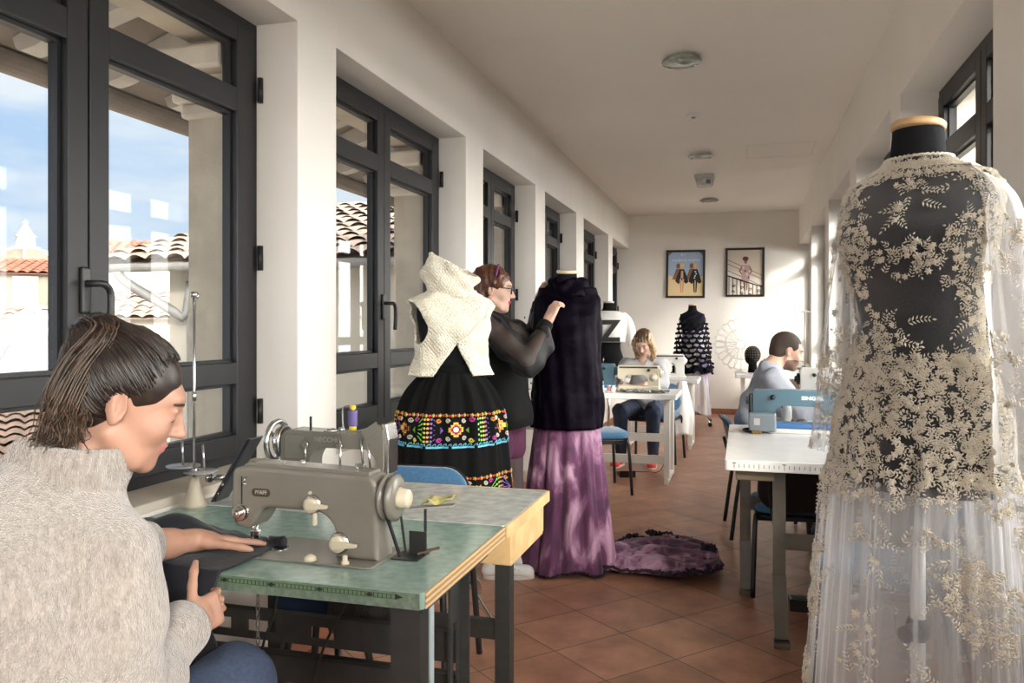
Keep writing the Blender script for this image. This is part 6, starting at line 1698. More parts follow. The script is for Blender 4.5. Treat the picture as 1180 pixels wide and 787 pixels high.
for q in (-1, 1):
    out = rrect(.046, .032, .010, 4)
    b.tube([Vector(HW(q * .032 + u, .101 - abs(u + q * .0) * .10, .006 + v) - np.array(W0)) for u, v in out + out[:1]], .0034, seg=6)
    b.tube([Vector(HW(q * .055, .094, .014) - np.array(W0)), Vector(HW(q * .079, .05, .014) - np.array(W0)), Vector(HW(q * .082, -.012, .010) - np.array(W0))], .0026, seg=6)
b.tube([Vector(HW(-.009, .103, .010) - np.array(W0)), Vector(HW(0, .106, .013) - np.array(W0)), Vector(HW(.009, .103, .010) - np.array(W0))], .0024, seg=6); b.obj('glasses', M_BLACK, PW, smooth=True)
# white sneakers
M_SHOEW = mat('white_leather', (.80, .79, .77), rough=.45); M_SOLE = mat('white_rubber', (.74, .73, .71), rough=.6)
def sneaker(parent, base, an, toe, m, msole, laces=True, mlace=None, punched=False):
    d = nrm(vn(toe[0] - an[0], toe[1] - an[1], 0)); t = vn(-d[1], d[0], 0); an = vn(an[0], an[1], 0)
    S = SDF(an - vn(.30, .30, .02), an + vn(.30, .30, .16), .005)
    S.cap(an + d * -.03 + vn(0, 0, .048), an + d * .17 + vn(0, 0, .036), .040, .032, .02); S.cap(an + vn(0, 0, .09), an + d * .06 + vn(0, 0, .055), .040, .042, .02); S.ell(an + d * .165 + vn(0, 0, .032), (.045, .045, .030), None, .02)
    S.cut((0, 0, .014), (0, 0, -1)); S.ell(an + d * -.005 + vn(0, 0, .125), (.036, .036, .03), None, .008, 'sub'); sh = S.mesh('shoe', m, parent, base)[0]
    b = B(); P0 = Vector(an - np.array(base)); ol = []
    for k in range(36):
        a = 2 * PI * k / 36; u = math.cos(a); v = math.sin(a); L_ = .075 + .135 * u + (.0 if u < 0 else 0); w_ = .043 * (1 + .06 * u)
        ol.append((L_ - .0, w_ * math.copysign(abs(v) ** .8, v)))
    b.prism(ol, .020, frame=(P0 + Vector((0, 0, .011)), Vector(d), Vector(t), Vector((0, 0, 1))), bevel=.004); b.obj('sole', msole, sh)
    if laces:
        b = B()
        for k in range(5):
            c = P0 + Vector(d) * (.055 + .017 * k) + Vector((0, 0, .090 - .0065 * k)); b.tube([c - Vector(t) * .022 - Vector((0, 0, .008)), c + Vector((0, 0, .003)), c + Vector(t) * .022 - Vector((0, 0, .008))], .0032, seg=6)
        b.obj('laces', mlace or m, sh)
        if punched:
            b = B()
            for sg in (-1, 1):
                for k in range(5): b.ell(P0 + Vector(d) * (.05 + .019 * k) + Vector(t) * sg * .030 + Vector((0, 0, .073 - .006 * k)), (.0045, .0045, .0045), seg=6, rings=5)
            b.obj('eyelets', mat('shoe_eyelet', (.25, .25, .25), rough=.5), sh)
    return sh
sneaker(PW, W0, (-1.255, 4.05), (-1.10, 4.10), M_SHOEW, M_SOLE, punched=True); sneaker(PW, W0, (-1.225, 4.18), (-1.07, 4.23), M_SHOEW, M_SOLE, punched=True)

# ---------------------------------------------------------------- seated people farther back
def seated(label, base, yaw, lean, skin, hair, cloth, headfwd, hc, sh, el, wr, hips, knees, ankles, hs=1.0, male=False, fingers=None, jeans=M_DENIM, lips=None, brow=None, stubble=None, vneck=False, shoecol=None, sleeve_r=.055, nrm_h=(0, 0, -1), roll=0.0):
    t = thing('person', label, 'person', base)
    RH = frame_from(headfwd, roll=roll); hc = vn(*hc)
    allp = np.array(list(sh) + list(el) + list(wr) + list(hips) + list(knees) + list(ankles) + [hc])
    S = SDF(allp.min(0) - .19, allp.max(0) + .17, .006)
    sh = [vn(*p) for p in sh]; el = [vn(*p) for p in el]; wr = [vn(*p) for p in wr]; hips = [vn(*p) for p in hips]; knees = [vn(*p) for p in knees]; ankles = [vn(*p) for p in ankles]
    msh = (sh[0] + sh[1]) / 2; mh = (hips[0] + hips[1]) / 2; ch = mh * .35 + msh * .65 - vn(0, 0, .02); nb = msh + vn(0, 0, .05)
    w_ = 1.12 if male else 1.0
    S.chain([mh + vn(0, 0, .03), mh * .6 + msh * .4, ch], [.13, .108, .115 * w_], .05); S.cap(ch, nb, .11, .055, .05); S.cap(sh[0], sh[1], .05 * w_, .05 * w_, .05); S.cap(nb, hc + RH @ vn(0, -.03, -.05), .053 * w_, .052 * w_, .03)
    for q in (0, 1):
        S.chain([sh[q], el[q], wr[q]], [.047 * w_, .039 * w_, .025 * w_], .02); S.chain([hips[q], knees[q], ankles[q]], [.085, .056, .038], .03)
        f_ = nrm(knees[q] - hips[q]); f_[2] = 0; S.cap(ankles[q] + vn(0, 0, -.05), ankles[q] + nrm(f_) * .14 + vn(0, 0, -.06), .030, .024, .02)
        dh = nrm(wr[q] - el[q]) * .6 + nrm(vn(*headfwd[:2], 0)) * .4 + vn(0, 0, -.1)
        hand(S, wr[q], dh, nrm_h, (1 if q == 0 else -1), curl=(.3, .3, .35, .4), s=.95 if not male else 1.05)
    head(S, hc, RH, hs, male=male)
    o, P_, F_ = S.mesh('body', skin, t, base); paint_head(o, P_, F_, hc, RH, hs, brow, lips, lidded=True, stubble=stubble)
    S = SDF(np.minimum(np.minimum(hips[0], hips[1]), np.minimum(knees[0], knees[1])) * [1, 1, 0] + [-.16, -.16, .05], np.maximum(np.maximum(hips[0], hips[1]), np.maximum(knees[0], knees[1])) + .17, .007)
    S.ell(mh + vn(0, 0, .0), (.185, .17, .12), None, .04)
    for q in (0, 1): S.chain([hips[q], knees[q], ankles[q] + vn(0, 0, .03)], [.098, .070, .052], .03)
    S.add(lambda X, Y, Z: .003 * np.sin(70 * X + 30 * Y) * np.sin(50 * Z + 40 * Y)); S.mesh('jeans', jeans, t, base)
    lo = np.min([sh[0], sh[1], el[0], el[1], mh, wr[0], wr[1]], 0) - .19; hi = np.max([sh[0], sh[1], el[0], el[1], mh], 0) + .17
    S = SDF(lo, hi, .006)
    S.chain([mh + vn(0, 0, -.02), mh * .6 + msh * .4, ch], [.160 * w_, .140 * w_, .142 * w_], .05); S.cap(ch, nb - vn(0, 0, .01), .120 * w_, .072 * w_, .05); S.cap(sh[0], sh[1], .064 * w_, .064 * w_, .05)
    for q in (0, 1): S.chain([sh[q], el[q], el[q] + (wr[q] - el[q]) * .78], [sleeve_r * 1.15, sleeve_r * 1.05, sleeve_r * .78], .03)
    S.add(lambda X, Y, Z: .0035 * np.sin(48 * X + 32 * Z + 20 * Y) + .003 * np.sin(-40 * Z + 36 * Y - 20 * X))
    S.cut((0, 0, .492), (0, 0, -1))
    if vneck:
        f_ = nrm(vn(headfwd[0], headfwd[1], 0)); S.ell(nb + f_ * .085 + vn(0, 0, .03), (.055, .055, .075), None, .01, 'sub')
    S.mesh('shirt', cloth, t, base)
    for q in (0, 1):
        f_ = nrm((knees[q] - hips[q]) * [1, 1, 0]); an = ankles[q]; sneaker(t, base, (an[0], an[1]), (an[0] + f_[0], an[1] + f_[1]), shoecol or M_BLACK, M_SOLE if shoecol else M_BLACK, laces=bool(shoecol))
    return t, RH, hc
M_HAIRB = hair_mat('blonde_hair', (.52, .37, .20), (.27, .17, .085)); M_HAIRBR = hair_mat('brown_roots', (.10, .055, .03), (.06, .03, .02))
M_RED = mat('coral_red_mesh', (.85, .07, .035), rough=.6)
base = (-.93, 7.93, 0)
t, RH, hc = seated('seated person with shoulder-length blonde hair, grey sweater and bright red sneakers', base, 0, 0, M_SKIN2, M_HAIRB, mat('light_grey_jersey', (.40, .40, .42), rough=.9, bump=.15, bscale=120),
    (-.14, -.80, -.62), (-.905, 7.70, 1.175), [(-1.085, 7.80, .955), (-.755, 7.84, .955)], [(-1.14, 7.60, .80), (-.72, 7.63, .79)], [(-1.06, 7.36, .800), (-.86, 7.38, .800)],
    [(-1.00, 7.99, .53), (-.81, 8.01, .53)], [(-1.10, 7.52, .535), (-.80, 7.54, .535)], [(-1.12, 7.70, .085), (-.82, 7.74, .085)], lips=mat('lips_pink', (.45, .16, .16), rough=.4), brow=mat('brow_brown', (.09, .05, .03), rough=.7), vneck=True, shoecol=M_RED)
S = SDF(hc - vn(.17, .17, .27), hc + .17, .005)
def HW(x, y, z): return hc + RH @ vn(x, y, z)
S.ell(HW(0, -.018, .036), (.086, .104, .094), RH, .01); S.ell(HW(0, -.06, -.04), (.080, .055, .10), RH, .03)
for q in (-1, 1): S.chain([HW(q * .062, .035, .080), HW(q * .086, .030, .01), HW(q * .085, .015, -.07), HW(q * .075, .015, -.13) * [1, 1, 1] + vn(0, 0, -.02), HW(q * .07, .02, -.16) + vn(0, 0, -.03)], [.018, .024, .028, .026, .012], .02)
S.ell(HW(0, .098, -.04), (.064, .070, .108), RH, .010, 'sub'); S.ell(HW(0, .112, .02), (.056, .034, .050), RH, .010, 'sub')
S.add(lambda X, Y, Z: .0022 * np.sin(230 * X + 30 * Z) + .0016 * np.sin(410 * X - 50 * Z + 60 * Y))
o, P_, F_ = S.mesh('hair', M_HAIRB, t, base); Cz = (P_[F_].mean(1) - hc) @ RH; o.data.materials.append(M_HAIRBR); o.data.polygons.foreach_set('material_index', ((Cz[:, 2] > .075 + .022 * np.sin(230 * Cz[:, 0]) + .012 * np.sin(610 * Cz[:, 0]))).astype(np.int32)); o.data.update()

base = (.10, 5.42, 0)
M_HAIRM = mat('short_dark_hair', (.035, .020, .013), rough=.7, var=.3, vscale=200, bump=.4, bscale=400)
t, RH, hc = seated('seated bearded person with short dark hair and grey work shirt, bent over the right worktable', base, 0, 0, skin_mat('skin_tan', (.56, .35, .26)), M_HAIRM, mat('grey_chambray', (.27, .29, .34), rough=.85, bump=.2, bscale=160, var=.06, vscale=30),
    (.96, .24, -.36), (.272, 5.49, 1.165), [(.185, 5.285, .990), (.145, 5.605, .990)], [(.330, 5.17, .805), (.32, 5.71, .80)], [(.52, 5.26, .812), (.53, 5.50, .812)],
    [(.10, 5.34, .53), (.08, 5.53, .53)], [(.50, 5.33, .54), (.50, 5.55, .54)], [(.47, 5.33, .085), (.47, 5.55, .085)], male=True, lips=mat('lips_brown', (.36, .15, .12), rough=.5), brow=M_HAIRM, stubble=mat('short_beard', (.17, .10, .07), rough=.8), sleeve_r=.062)
S = SDF(hc - .16, hc + .16, .005)
def HW(x, y, z): return hc + RH @ vn(x, y, z)
S.ell(HW(0, -.018, .036), (.080, .099, .089), RH, .01); S.ell(HW(0, -.055, -.025), (.070, .050, .055), RH, .03)
S.ell(HW(0, .095, -.03), (.095, .080, .105), RH, .010, 'sub'); S.ell(HW(0, .105, .035), (.060, .034, .050), RH, .012, 'sub'); S.ell(HW(0, -.05, -.10), (.09, .09, .045), RH, .010, 'sub')
for q in (-1, 1): S.ell(HW(q * .086, -.004, -.012), (.028, .026, .040), RH, .008, 'sub'); S.ell(HW(q * .055, .075, .06), (.022, .03, .02), RH, .01, 'sub')
S.mesh('hair', M_HAIRM, t, base)
b = B()
nbw = vn(.165, 5.445, 1.045)
for q in (-1, 1):       # shirt collar, open at the front
    b.quadgrid(lambda i, j, q=q: Vector(nbw + RH @ vn(0, 0, 0) + vn(.064 * math.cos(2.6 - i / 10 * 2.3) + .012 * j, q * (.066 * math.sin(2.6 - i / 10 * 2.3)) + q * .010 * j, .050 - .018 * j - .05 * (1 - i / 10) * 0 + .02 * (1 - i / 10) - .012) - np.array(base)), 10, 2)
b.obj('shirt_collar', MATS['grey_chambray'], t, solid=.004)
make_chair('blue chair behind the person in the grey work shirt', (.15, 5.43, 0), -PI / 2 + .10)
make_chair('blue chair beneath the blonde person in the grey sweater', (-.84, 8.06, 0), PI - .12)
# ================================================================ THE OTHER WORKTABLES
M_BLUEENAMEL = mat('blue_enamel', (.070, .140, .185), rough=.25, spec=.6, var=.04)
M_BLUEPL = mat('blue_plastic', (.06, .17, .40), rough=.4)
M_CREAMPL = mat('cream_plastic', (.72, .65, .50), rough=.3)
M_WHITEPL2 = mat('machine_white', (.78, .77, .74), rough=.3)
M_GREYPL = mat('machine_grey', (.22, .26, .29), rough=.35)
def worktable(label, x0, x1, y0, y1, z, top_m, leg_m, ruler=None, name='worktable', th=.045, legs='pairs'):
    cx, cy = (x0 + x1) / 2, (y0 + y1) / 2; t = thing(name, label, 'table', (cx, cy, 0)); w, d = x1 - x0, y1 - y0
    b = B(); b.prism(rrect(w, d, .015), th, frame=((0, 0, z - th / 2), (1, 0, 0), (0, 1, 0), (0, 0, 1)), bevel=.004); b.obj('tabletop', top_m, t)
    if ruler:
        b = B(); n = int(w / .02)
        for k in range(n):
            x = -w / 2 + .04 + k * .02
            if x > w / 2 - .03: break
            h_ = .014 if k % 5 else .020
            bx(b, x - .001, x + .001, -d / 2 - .0012, -d / 2 - .0002, z - th * .5 - h_ / 2, z - th * .5 + h_ / 2)
            if k % 10 == 0: bx(b, x - .008, x + .008, -d / 2 - .0012, -d / 2 - .0002, z - th * .5 + .010, z - th * .5 + .013)
        b.obj('ruler_marks', M_INK, t)
    if legs == 'pairs':
        for sx in (-1, 1):
            b = B(); x = sx * (w / 2 - .09)
            bx(b, x - .02, x + .02, -d / 2 + .03, d / 2 - .03, 0.012, .052, bevel=.006)
            for y in (-d / 2 + .10, d / 2 - .12): bx(b, x - .025, x + .025, y - .03, y + .03, .05, z - th - .0005, bevel=.003)
            bx(b, x - .02, x + .02, -d / 2 + .06, d / 2 - .06, z - th - .04, z - th - .0005)
            for y in (-d / 2 + .05, d / 2 - .05): b.cyl((x, y, 0), (x, y, .013), .02, seg=14)
            b.obj('leg_frame', leg_m, t)
        for y, zz_ in ((d / 2 - .12, .33), (-d / 2 + .10, .20)):
            b = B(); bx(b, -w / 2 + .10, w / 2 - .10, y - .015, y + .015, zz_ - .035, zz_ + .035); b.obj('crossbar', leg_m, t)
    return t
TR = worktable('big white worktable with printed ruler edge on olive grey legs, at the right', -.075, .715, 3.525, 4.82, .76, M_WHITELAM, M_OLIVE, ruler=True, legs=None)
cy = (3.525 + 4.82) / 2; cx = .32
def rel(x, y): return x - cx, y - cy
for (px_, py_, flare) in ((.150, 3.66, -.14), (.62, 3.66, -.14), (.012, 4.22, -.05), (.62, 4.22, -.05)):
    b = B(); x, y = rel(px_, py_)
    b.bar((x, y, .714), (x, y, .24), .052, .045, up=(0, 1, 0)); b.bar((x, y, .25), (x + .005, y + flare, .022), .056, .045, up=(0, 1, 0)); b.box((x + .005, y + flare - .005, .011), (.066, .07, .022), bevel=.004)
    b.obj('leg', M_OLIVE, TR)
b = B(); x0, y0 = rel(.03, 4.235); x1, _ = rel(.60, 4.235); bx(b, x0, x1, y0, y0 + .012, .40, .47); b.obj('crossbar', M_OLIVE, TR)
b = B(); x0, y0 = rel(.17, 3.67); x1, _ = rel(.60, 3.67); bx(b, x0, x1, y0, y0 + .012, .36, .43); b.obj('crossbar', M_OLIVE, TR)
b = B(); x0, y0 = rel(-.03, 3.60); bx(b, x0, x0 + .16, y0, y0 + .28, .664, .7145, bevel=.003); b.obj('drawer_box', mat('drawer_brown', (.16, .12, .075), rough=.5), TR)
b = B(); x0, y0 = rel(.10, 3.9); b.tube(smooth_path([(x0, y0, .714), (x0 + .02, y0 - .02, .5), (x0 + .05, y0 - .03, .3), (x0 + .06, y0 - .05, .012)], 6), .004, seg=6); b.obj('cable', M_CORD, TR)
t = thing('foot_pedal', 'small dark foot pedal on the floor under the big white worktable', 'pedal', (.27, 4.05, 0))
b = B(); b.prism([(-.09, 0), (.09, 0), (.09, .022), (-.09, .055)], .12, frame=((0, 0, 0), (0, 1, 0), (0, 0, 1), (1, 0, 0)), bevel=.004); b.obj('pedal_body', M_BLACK, t)
b = B()
for k in range(6): b.bar((-.05, -.06 + .022 * k, .050 - .004 * k), (.05, -.06 + .022 * k, .050 - .004 * k), .006, .006)
b.obj('tread', M_DKMETAL, t)

def sew_machine(label, loc, rz, body_m, L=.40, h=.22, brand=None, dial_m=None, slot=False, motor=False, bed_h=.05, wheel_m=None, brand_side=-1, brand_size=.026, pins=True, depth=.10, arm_m=None):
    """portable machine along X: head at -X, pillar and wheel at +X, front facing -Y"""
    t = thing('sewing_machine', label, 'sewing machine', loc, rz); a = L / 2
    b = B(); bx(b, -a, a + .01, -.085, .085, .0, bed_h * .45, bevel=.006); b.obj('base', arm_m or M_WHITEPL2, t)
    b = B(); bx(b, -a + .005, a, -.062, .062, bed_h * .45, bed_h, bevel=.008); b.obj('bed', M_BLUEPL if body_m is M_BLUEENAMEL else body_m, t)
    out = rpoly([(a * .46, bed_h - .005), (a * .98, bed_h - .005), (a * .98, h * .96, .02), (a * .9, h, .02), (-a * .95, h, .02), (-a, h * .95, .02), (-a, h * .50, .01), (-a * .70, h * .42, .01), (-a * .62, h * .62, .05), (a * .28, h * .64, .05), (a * .46, h * .50, .03)], 5)
    b = B(); b.prism(out, depth, frame=front_frame(), bevel=.010, seg=3); b.obj('machine_body', body_m, t)
    needle_group(t, -a * .86, 0, bed_h + .004, h * .48)
    b = B(); b.lathe([(.036, 0), (.040, .006), (.040, .018), (.022, .022), (.020, .034), (.001, .036)], c=(a * .98, 0, h * .72), axis=(1, 0, 0), seg=30); b.obj('hand_wheel', wheel_m or body_m, t)
    b = B(); b.prism(rrect(L * .40, h * .22, .006), .002, frame=front_frame(-depth / 2 - .0005, .04 * L, h * .80)); b.obj('front_panel', body_m, t)
    if dial_m:
        b = B(); b.lathe([(.036, 0), (.036, .004), (.026, .006), (.026, .014), (.001, .015)], c=(a * .72, -depth / 2, h * .55), axis=(0, -1, 0), seg=30); b.obj('stitch_dial', dial_m, t, smooth=False)
        b = B(); b.lathe([(.012, 0), (.012, .012), (.001, .013)], c=(a * .72, -depth / 2 - .014, h * .55), axis=(0, -1, 0), seg=16); b.obj('dial_button', M_WHITEPL2, t, smooth=False)
    for sg in (-1, 1):
        b = B(); b.lathe([(.013, 0), (.013, .014), (.008, .018), (.008, .026), (.001, .027)], c=(a * .5, sg * depth / 2, h * .83), axis=(0, sg, 0), seg=16); b.obj('tension_dial', M_DKMETAL, t, smooth=False)
    if slot:
        b = B(); bx(b, -a * .92, a * .9, -depth / 2 - .003, -depth / 2, h * .90, h * .955); b.obj('thread_slot', mat('slot_brown', (.06, .045, .03), rough=.5), t)
    if motor:
        b = B(); bx(b, a * .42, a * 1.06, depth / 2 + .002, depth / 2 + .085, .01, .105, bevel=.008); mo = b.obj('motor_housing', M_GREYPL, t)
        b = B(); bx(b, a * .80, a * .94, depth / 2 + .0855, depth / 2 + .0875, .045, .080); b.obj('rating_plate', mat('rating_white', (.6, .55, .55), rough=.5), mo)
        b = B(); bx(b, a * .98, a * 1.08, -.03, .06, .0, h * .9, bevel=.012); b.obj('belt_cover', M_BLACK, t)
    if brand:
        text_mesh('brand_lettering', brand, brand_size, M_WHITEPL2, (-a * .42, brand_side * (depth / 2 + .001), h * .82), (PI / 2, 0, 0 if brand_side < 0 else PI), t, bold=.0008, sx=1.25)
    if pins:
        for x in (a * .2, a * .42):
            b = B(); b.cyl((x, .01, h - .004), (x, .01, h + .055), .003, seg=8); b.obj('spool_pin', M_STEEL, t)
    return t
sew_machine('teal blue sewing machine with grey motor box, on the big white worktable', (.262, 4.56, .7605), PI - .03, M_BLUEENAMEL, L=.43, h=.225, brand='SINGER', motor=True, brand_side=1, pins=False)
t = thing('thread_cone', 'white thread cone behind the teal blue machine on the big white worktable', 'thread cone', (.235, 4.735, .7605))
b = B(); b.lathe([(.034, 0), (.034, .006), (.010, .008), (.006, .02)], seg=20); b.obj('cone_base', M_PINE, t)
b = B(); b.lathe([(.030, .010), (.026, .10), (.018, .15), (.001, .151)], seg=24); b.obj('thread', mat('white_thread', (.8, .79, .77), rough=.8), t)
t = thing('power_plug', 'black cable end with brass plug lying beside the teal blue machine', 'plug', (.02, 4.47, .7605))
b = B(); b.tube(smooth_path([(.11, .02, .012), (.05, .05, .012), (-.01, .03, .014), (-.01, -.02, .012), (.03, -.04, .010)], 6), .007, seg=8); b.obj('cable', M_CORD, t)
b = B(); b.box((.05, -.045, .009), (.05, .03, .018), bevel=.004); b.obj('plug', mat('brass_brown', (.25, .15, .05), rough=.4, metal=.5), t)
t = thing('fabric_bundle', 'olive camouflage cloth bundled under the arm of the teal blue machine', 'fabric', (.20, 4.70, .7605))
M_CAMO = tiedye_mat('camouflage_cloth', (.04, .05, .025), (.12, .14, .07), (.26, .24, .16), (22, 22, 22))
b = B()
for k in range(5): b.tube(smooth_path([(-.06 + .1 * k * .4 + .02 * math.sin(q * 2 + k), -.06 + .03 * q, .022 + .012 * math.sin(q * 1.7 + k)) for q in range(5)], 5), .020 + .004 * math.sin(k * 2), seg=10)
b.obj('cloth', M_CAMO, t, smooth=True)

# the table the person in grey works at, against the right wall
worktable('white side table against the right wall before the person in grey work shirt', .36, .785, 4.90, 6.15, .76, M_WHITELAM, M_WHITESTEEL)
t = thing('fabric_bundle', 'olive green cloth heap on the white side table by the right wall', 'fabric', (.60, 5.62, .7605))
b = B()
for k in range(5): b.tube(smooth_path([(-.14 + .06 * q, .05 * k - .1 + .02 * math.sin(q * 1.8 + k * 2), .025 + .02 * k * (4 - k) * .25 + .012 * math.sin(q * 1.3 + k)) for q in range(6)], 5), .026, seg=10)
b.obj('cloth', mat('olive_cloth', (.13, .15, .08), rough=.9, var=.2), t, smooth=True)
sew_machine('white sewing machine with black hand wheel on the white side table by the right wall', (.565, 5.92, .7605), PI, M_WHITEPL2, L=.38, h=.28, wheel_m=M_BLACK)

# the far right table: display head, ruff, thread stand, flat machines
worktable('far white table near the end wall, carrying the black display head', -.09, .775, 9.95, 10.75, .76, M_WHITELAM, M_WHITESTEEL)
t = thing('display_head', 'black mannequin head wrapped in netting, on the far white table', 'display head', (.115, 10.28, .7605))
S = SDF((-.16, -.18, 0), (.16, .18, .36), .006)
S.cap((0, 0, .0), (0, .01, .12), .060, .045, .03); S.ell((0, .0, .225), (.092, .108, .105), None, .03); S.ell((-.03, -.03, .165), (.055, .06, .055), None, .03); S.cut((0, 0, .002), (0, 0, -1)); S.mesh('head', M_FORM, t, (0, 0, 0))
b = B()
for k in range(9):
    q = -1.2 + .3 * k; b.tube([(.095 * math.cos(a) * math.cos(q * .6), .112 * math.sin(a), .225 + .108 * math.cos(a) * .0 + .108 * math.sin(q) * abs(math.cos(q * .2))) if False else (.094 * math.cos(q) * math.cos(a), .110 * math.cos(q) * math.sin(a), .225 + .107 * math.sin(q)) for a in [2 * PI * i / 40 for i in range(41)]], .0022, seg=4)
for k in range(10):
    a = PI * k / 10; b.tube([(.0945 * math.cos(q) * math.cos(a), .1105 * math.cos(q) * math.sin(a), .225 + .1075 * math.sin(q)) for q in [2 * PI * i / 40 for i in range(41)]], .0022, seg=4)
b.obj('netting', mat('net_grey', (.12, .09, .07), rough=.7), t)
t = thing('ruff', 'large round white openwork ruff standing on the far white table', 'ruff', (-.02, 10.48, .7605))
b = B()
for k in range(22):
    a = 2 * PI * k / 22; ca, sa = math.cos(a), math.sin(a)
    for r0, r1, w in ((.05, .20, .028), (.17, .33, .045)):
        pts = []
        for q in range(17):
            s_ = 2 * PI * q / 16; rr = (r0 + r1) / 2 + (r1 - r0) / 2 * math.cos(s_); tt = w * math.sin(s_)
            pts.append((rr * ca - tt * sa, .02 * math.sin(k * 1.9 + s_) + .03 * math.cos(s_), .345 + rr * sa + tt * ca))
        b.tube(pts, .0042, seg=5)
for r in (.05, .19, .31): b.tube([(r * math.cos(a), .01 * math.sin(6 * a), .345 + r * math.sin(a)) for a in [2 * PI * i / 60 for i in range(61)]], .004, seg=5)
b.obj('openwork', mat('white_lace_wire', (.74, .73, .71), rough=.7), t)
b = B(); b.lathe([(.09, 0), (.09, .006), (.012, .012), (.010, .03)], seg=24); b.obj('foot', M_WHITEPL2, t)
sew_machine('white flat sewing machine at the front of the far white table', (.46, 10.08, .7605), PI, M_WHITEPL2, L=.42, h=.20, slot=True)
t = thing('thread_stand', 'slim metal thread stand with T top on the far white table', 'thread stand', (.72, 10.30, .7605))
b = B(); b.lathe([(.001, 0), (.05, 0), (.05, .012), (.001, .014)], seg=20); b.obj('base', M_DKMETAL, t)
b = B(); b.cyl((0, 0, .01), (0, 0, .74), .007, seg=8); b.obj('rod', mat('aged_steel', (.3, .27, .24), rough=.4, metal=.6), t)
b = B(); b.box((0, 0, .745), (.11, .02, .018), bevel=.003); b.obj('cross_arm', MATS['aged_steel'], t)
t = thing('folded_cloth', 'folded blue and dark cloth on the far white table in front of the machine', 'cloth', (.32, 10.02, .7605)) if False else None

# the blonde person's table with its machines
TB = worktable('white table on pale steel legs carrying the cream and teal sewing machines', -1.56, -.525, 6.80, 7.44, .76, M_WHITELAM, M_WHITESTEEL)
sew_machine('cream sewing machine with large round dial, on the white table of the blonde person', (-.875, 7.10, .7605), .0, M_CREAMPL, L=.36, h=.225, dial_m=M_CREAMPL, slot=True, depth=.09, pins=False, arm_m=M_CREAMPL)
sew_machine('teal blue sewing machine at the left of the white table of the blonde person', (-1.28, 7.16, .7605), .06, M_BLUEENAMEL, L=.38, h=.235, brand='SINGER', brand_size=.022, depth=.09)
t = thing('fabric_piece', 'black and white cloth being sewn under the cream machine', 'fabric', (-.86, 7.05, .7605))
b = B(); b.quadgrid(lambda i, j: Vector((-.16 + .42 * i / 20, -.05 - .12 * j / 8 + .02 * math.sin(i), .006 + .025 * abs(math.sin(i * .6 + j)) * (.4 + .6 * math.sin(PI * j / 8)))), 20, 8); b.obj('cloth', tiedye_mat('black_white_cloth', (.01, .01, .012), (.02, .02, .022), (.6, .6, .6), (16, 16, 16)), t, solid=.004)
for i, (x, y, m_, lb) in enumerate(((-1.17, 6.93, mat('mint_thread', (.35, .60, .52), rough=.6), 'mint thread spool in front of the teal machine on the blonde person\'s table'), (-1.115, 6.95, mat('pink_thread', (.65, .25, .30), rough=.6), 'pink thread spool in front of the teal machine on the blonde person\'s table'), (-1.07, 6.92, M_WHITEPL2, 'white thread spool in front of the teal machine on the blonde person\'s table'))):
    t = thing('thread_spool', lb, 'thread spool', (x, y, .7605))
    b = B(); b.lathe([(.020, 0), (.020, .004), (.008, .006), (.008, .050), (.018, .052), (.018, .056), (.001, .057)], seg=16); b.obj('spool', M_WHITEPL2, t, smooth=False)
    b = B(); b.lathe([(.010, .0065), (.018, .010), (.016, .046), (.010, .0495)], seg=16); b.obj('thread', m_, t)
t = thing('foot_pedal', 'black foot pedal on the floor beneath the front of the blonde person\'s table', 'pedal', (-1.00, 7.18, 0), .3)
b = B(); b.prism([(-.10, 0), (.10, 0), (.10, .022), (-.10, .060)], .14, frame=((0, 0, 0), (0, 1, 0), (0, 0, 1), (1, 0, 0)), bevel=.005); b.obj('pedal_body', M_BLACK, t)
b = B(); b.tube(smooth_path([(.05, .05, .03), (.20, .12, .012), (.33, .05, .05), (.38, .02, .35), (.40, .03, .71)], 6), .004, seg=6); b.obj('cable', M_CORD, t)
# table behind, toward the cape mannequin
worktable('white rear table with a pale machine behind the blonde person', -1.30, -.46, 8.85, 9.45, .76, M_WHITELAM, M_WHITESTEEL)
sew_machine('pale white sewing machine on the rear table behind the blonde person', (-.80, 9.08, .7605), .2, M_WHITEPL2, L=.36, h=.26, slot=True, pins=False)
t = thing('white_cloth', 'white cloth hanging from the right side of the chair of the blonde person', 'cloth', (-.585, 8.27, 0))
b = B(); rings = []
for q in range(25):
    v = q / 24; z = .775 - .53 * v; r = .030 + .065 * min(1, v * 1.6) - .012 * max(0, v - .8) * 5
    rings.append([Vector(((r + .010 * math.sin(5 * a + 3 * v) + .006 * math.sin(9 * a)) * math.cos(a) + .015 * v, (r * .55 + .006 * math.sin(4 * a + 1)) * math.sin(a), z + .012 * math.sin(3 * a) * v)) for a in [2 * PI * k / 40 for k in range(40)]])
b.ring_loft(rings); b.obj('cloth', M_WHITECLOTH, t, smooth=True)
make_chair('blue chair with dark shell in front of the white table of the blonde person', (-1.13, 6.46, 0), -1.15)
# white table behind the velvet mannequin
worktable('small white table by the left wall between the standing person and the velvet tunic', -1.69, -1.06, 4.62, 5.30, .76, M_WHITELAM, M_CREAMSTEEL)
sew_machine('white sewing machine on the small table behind the standing person', (-1.36, 5.02, .7605), .1, M_WHITEPL2, L=.38, h=.30)
# chairs at the big white worktable
make_chair('blue chair tucked beneath the big white worktable', (.27, 4.36, 0), .1).scale = (1, 1, .9)
make_chair('blue chair with black frame between the big white worktable and the lace dress', (.50, 3.16, 0), PI / 2 - .25)

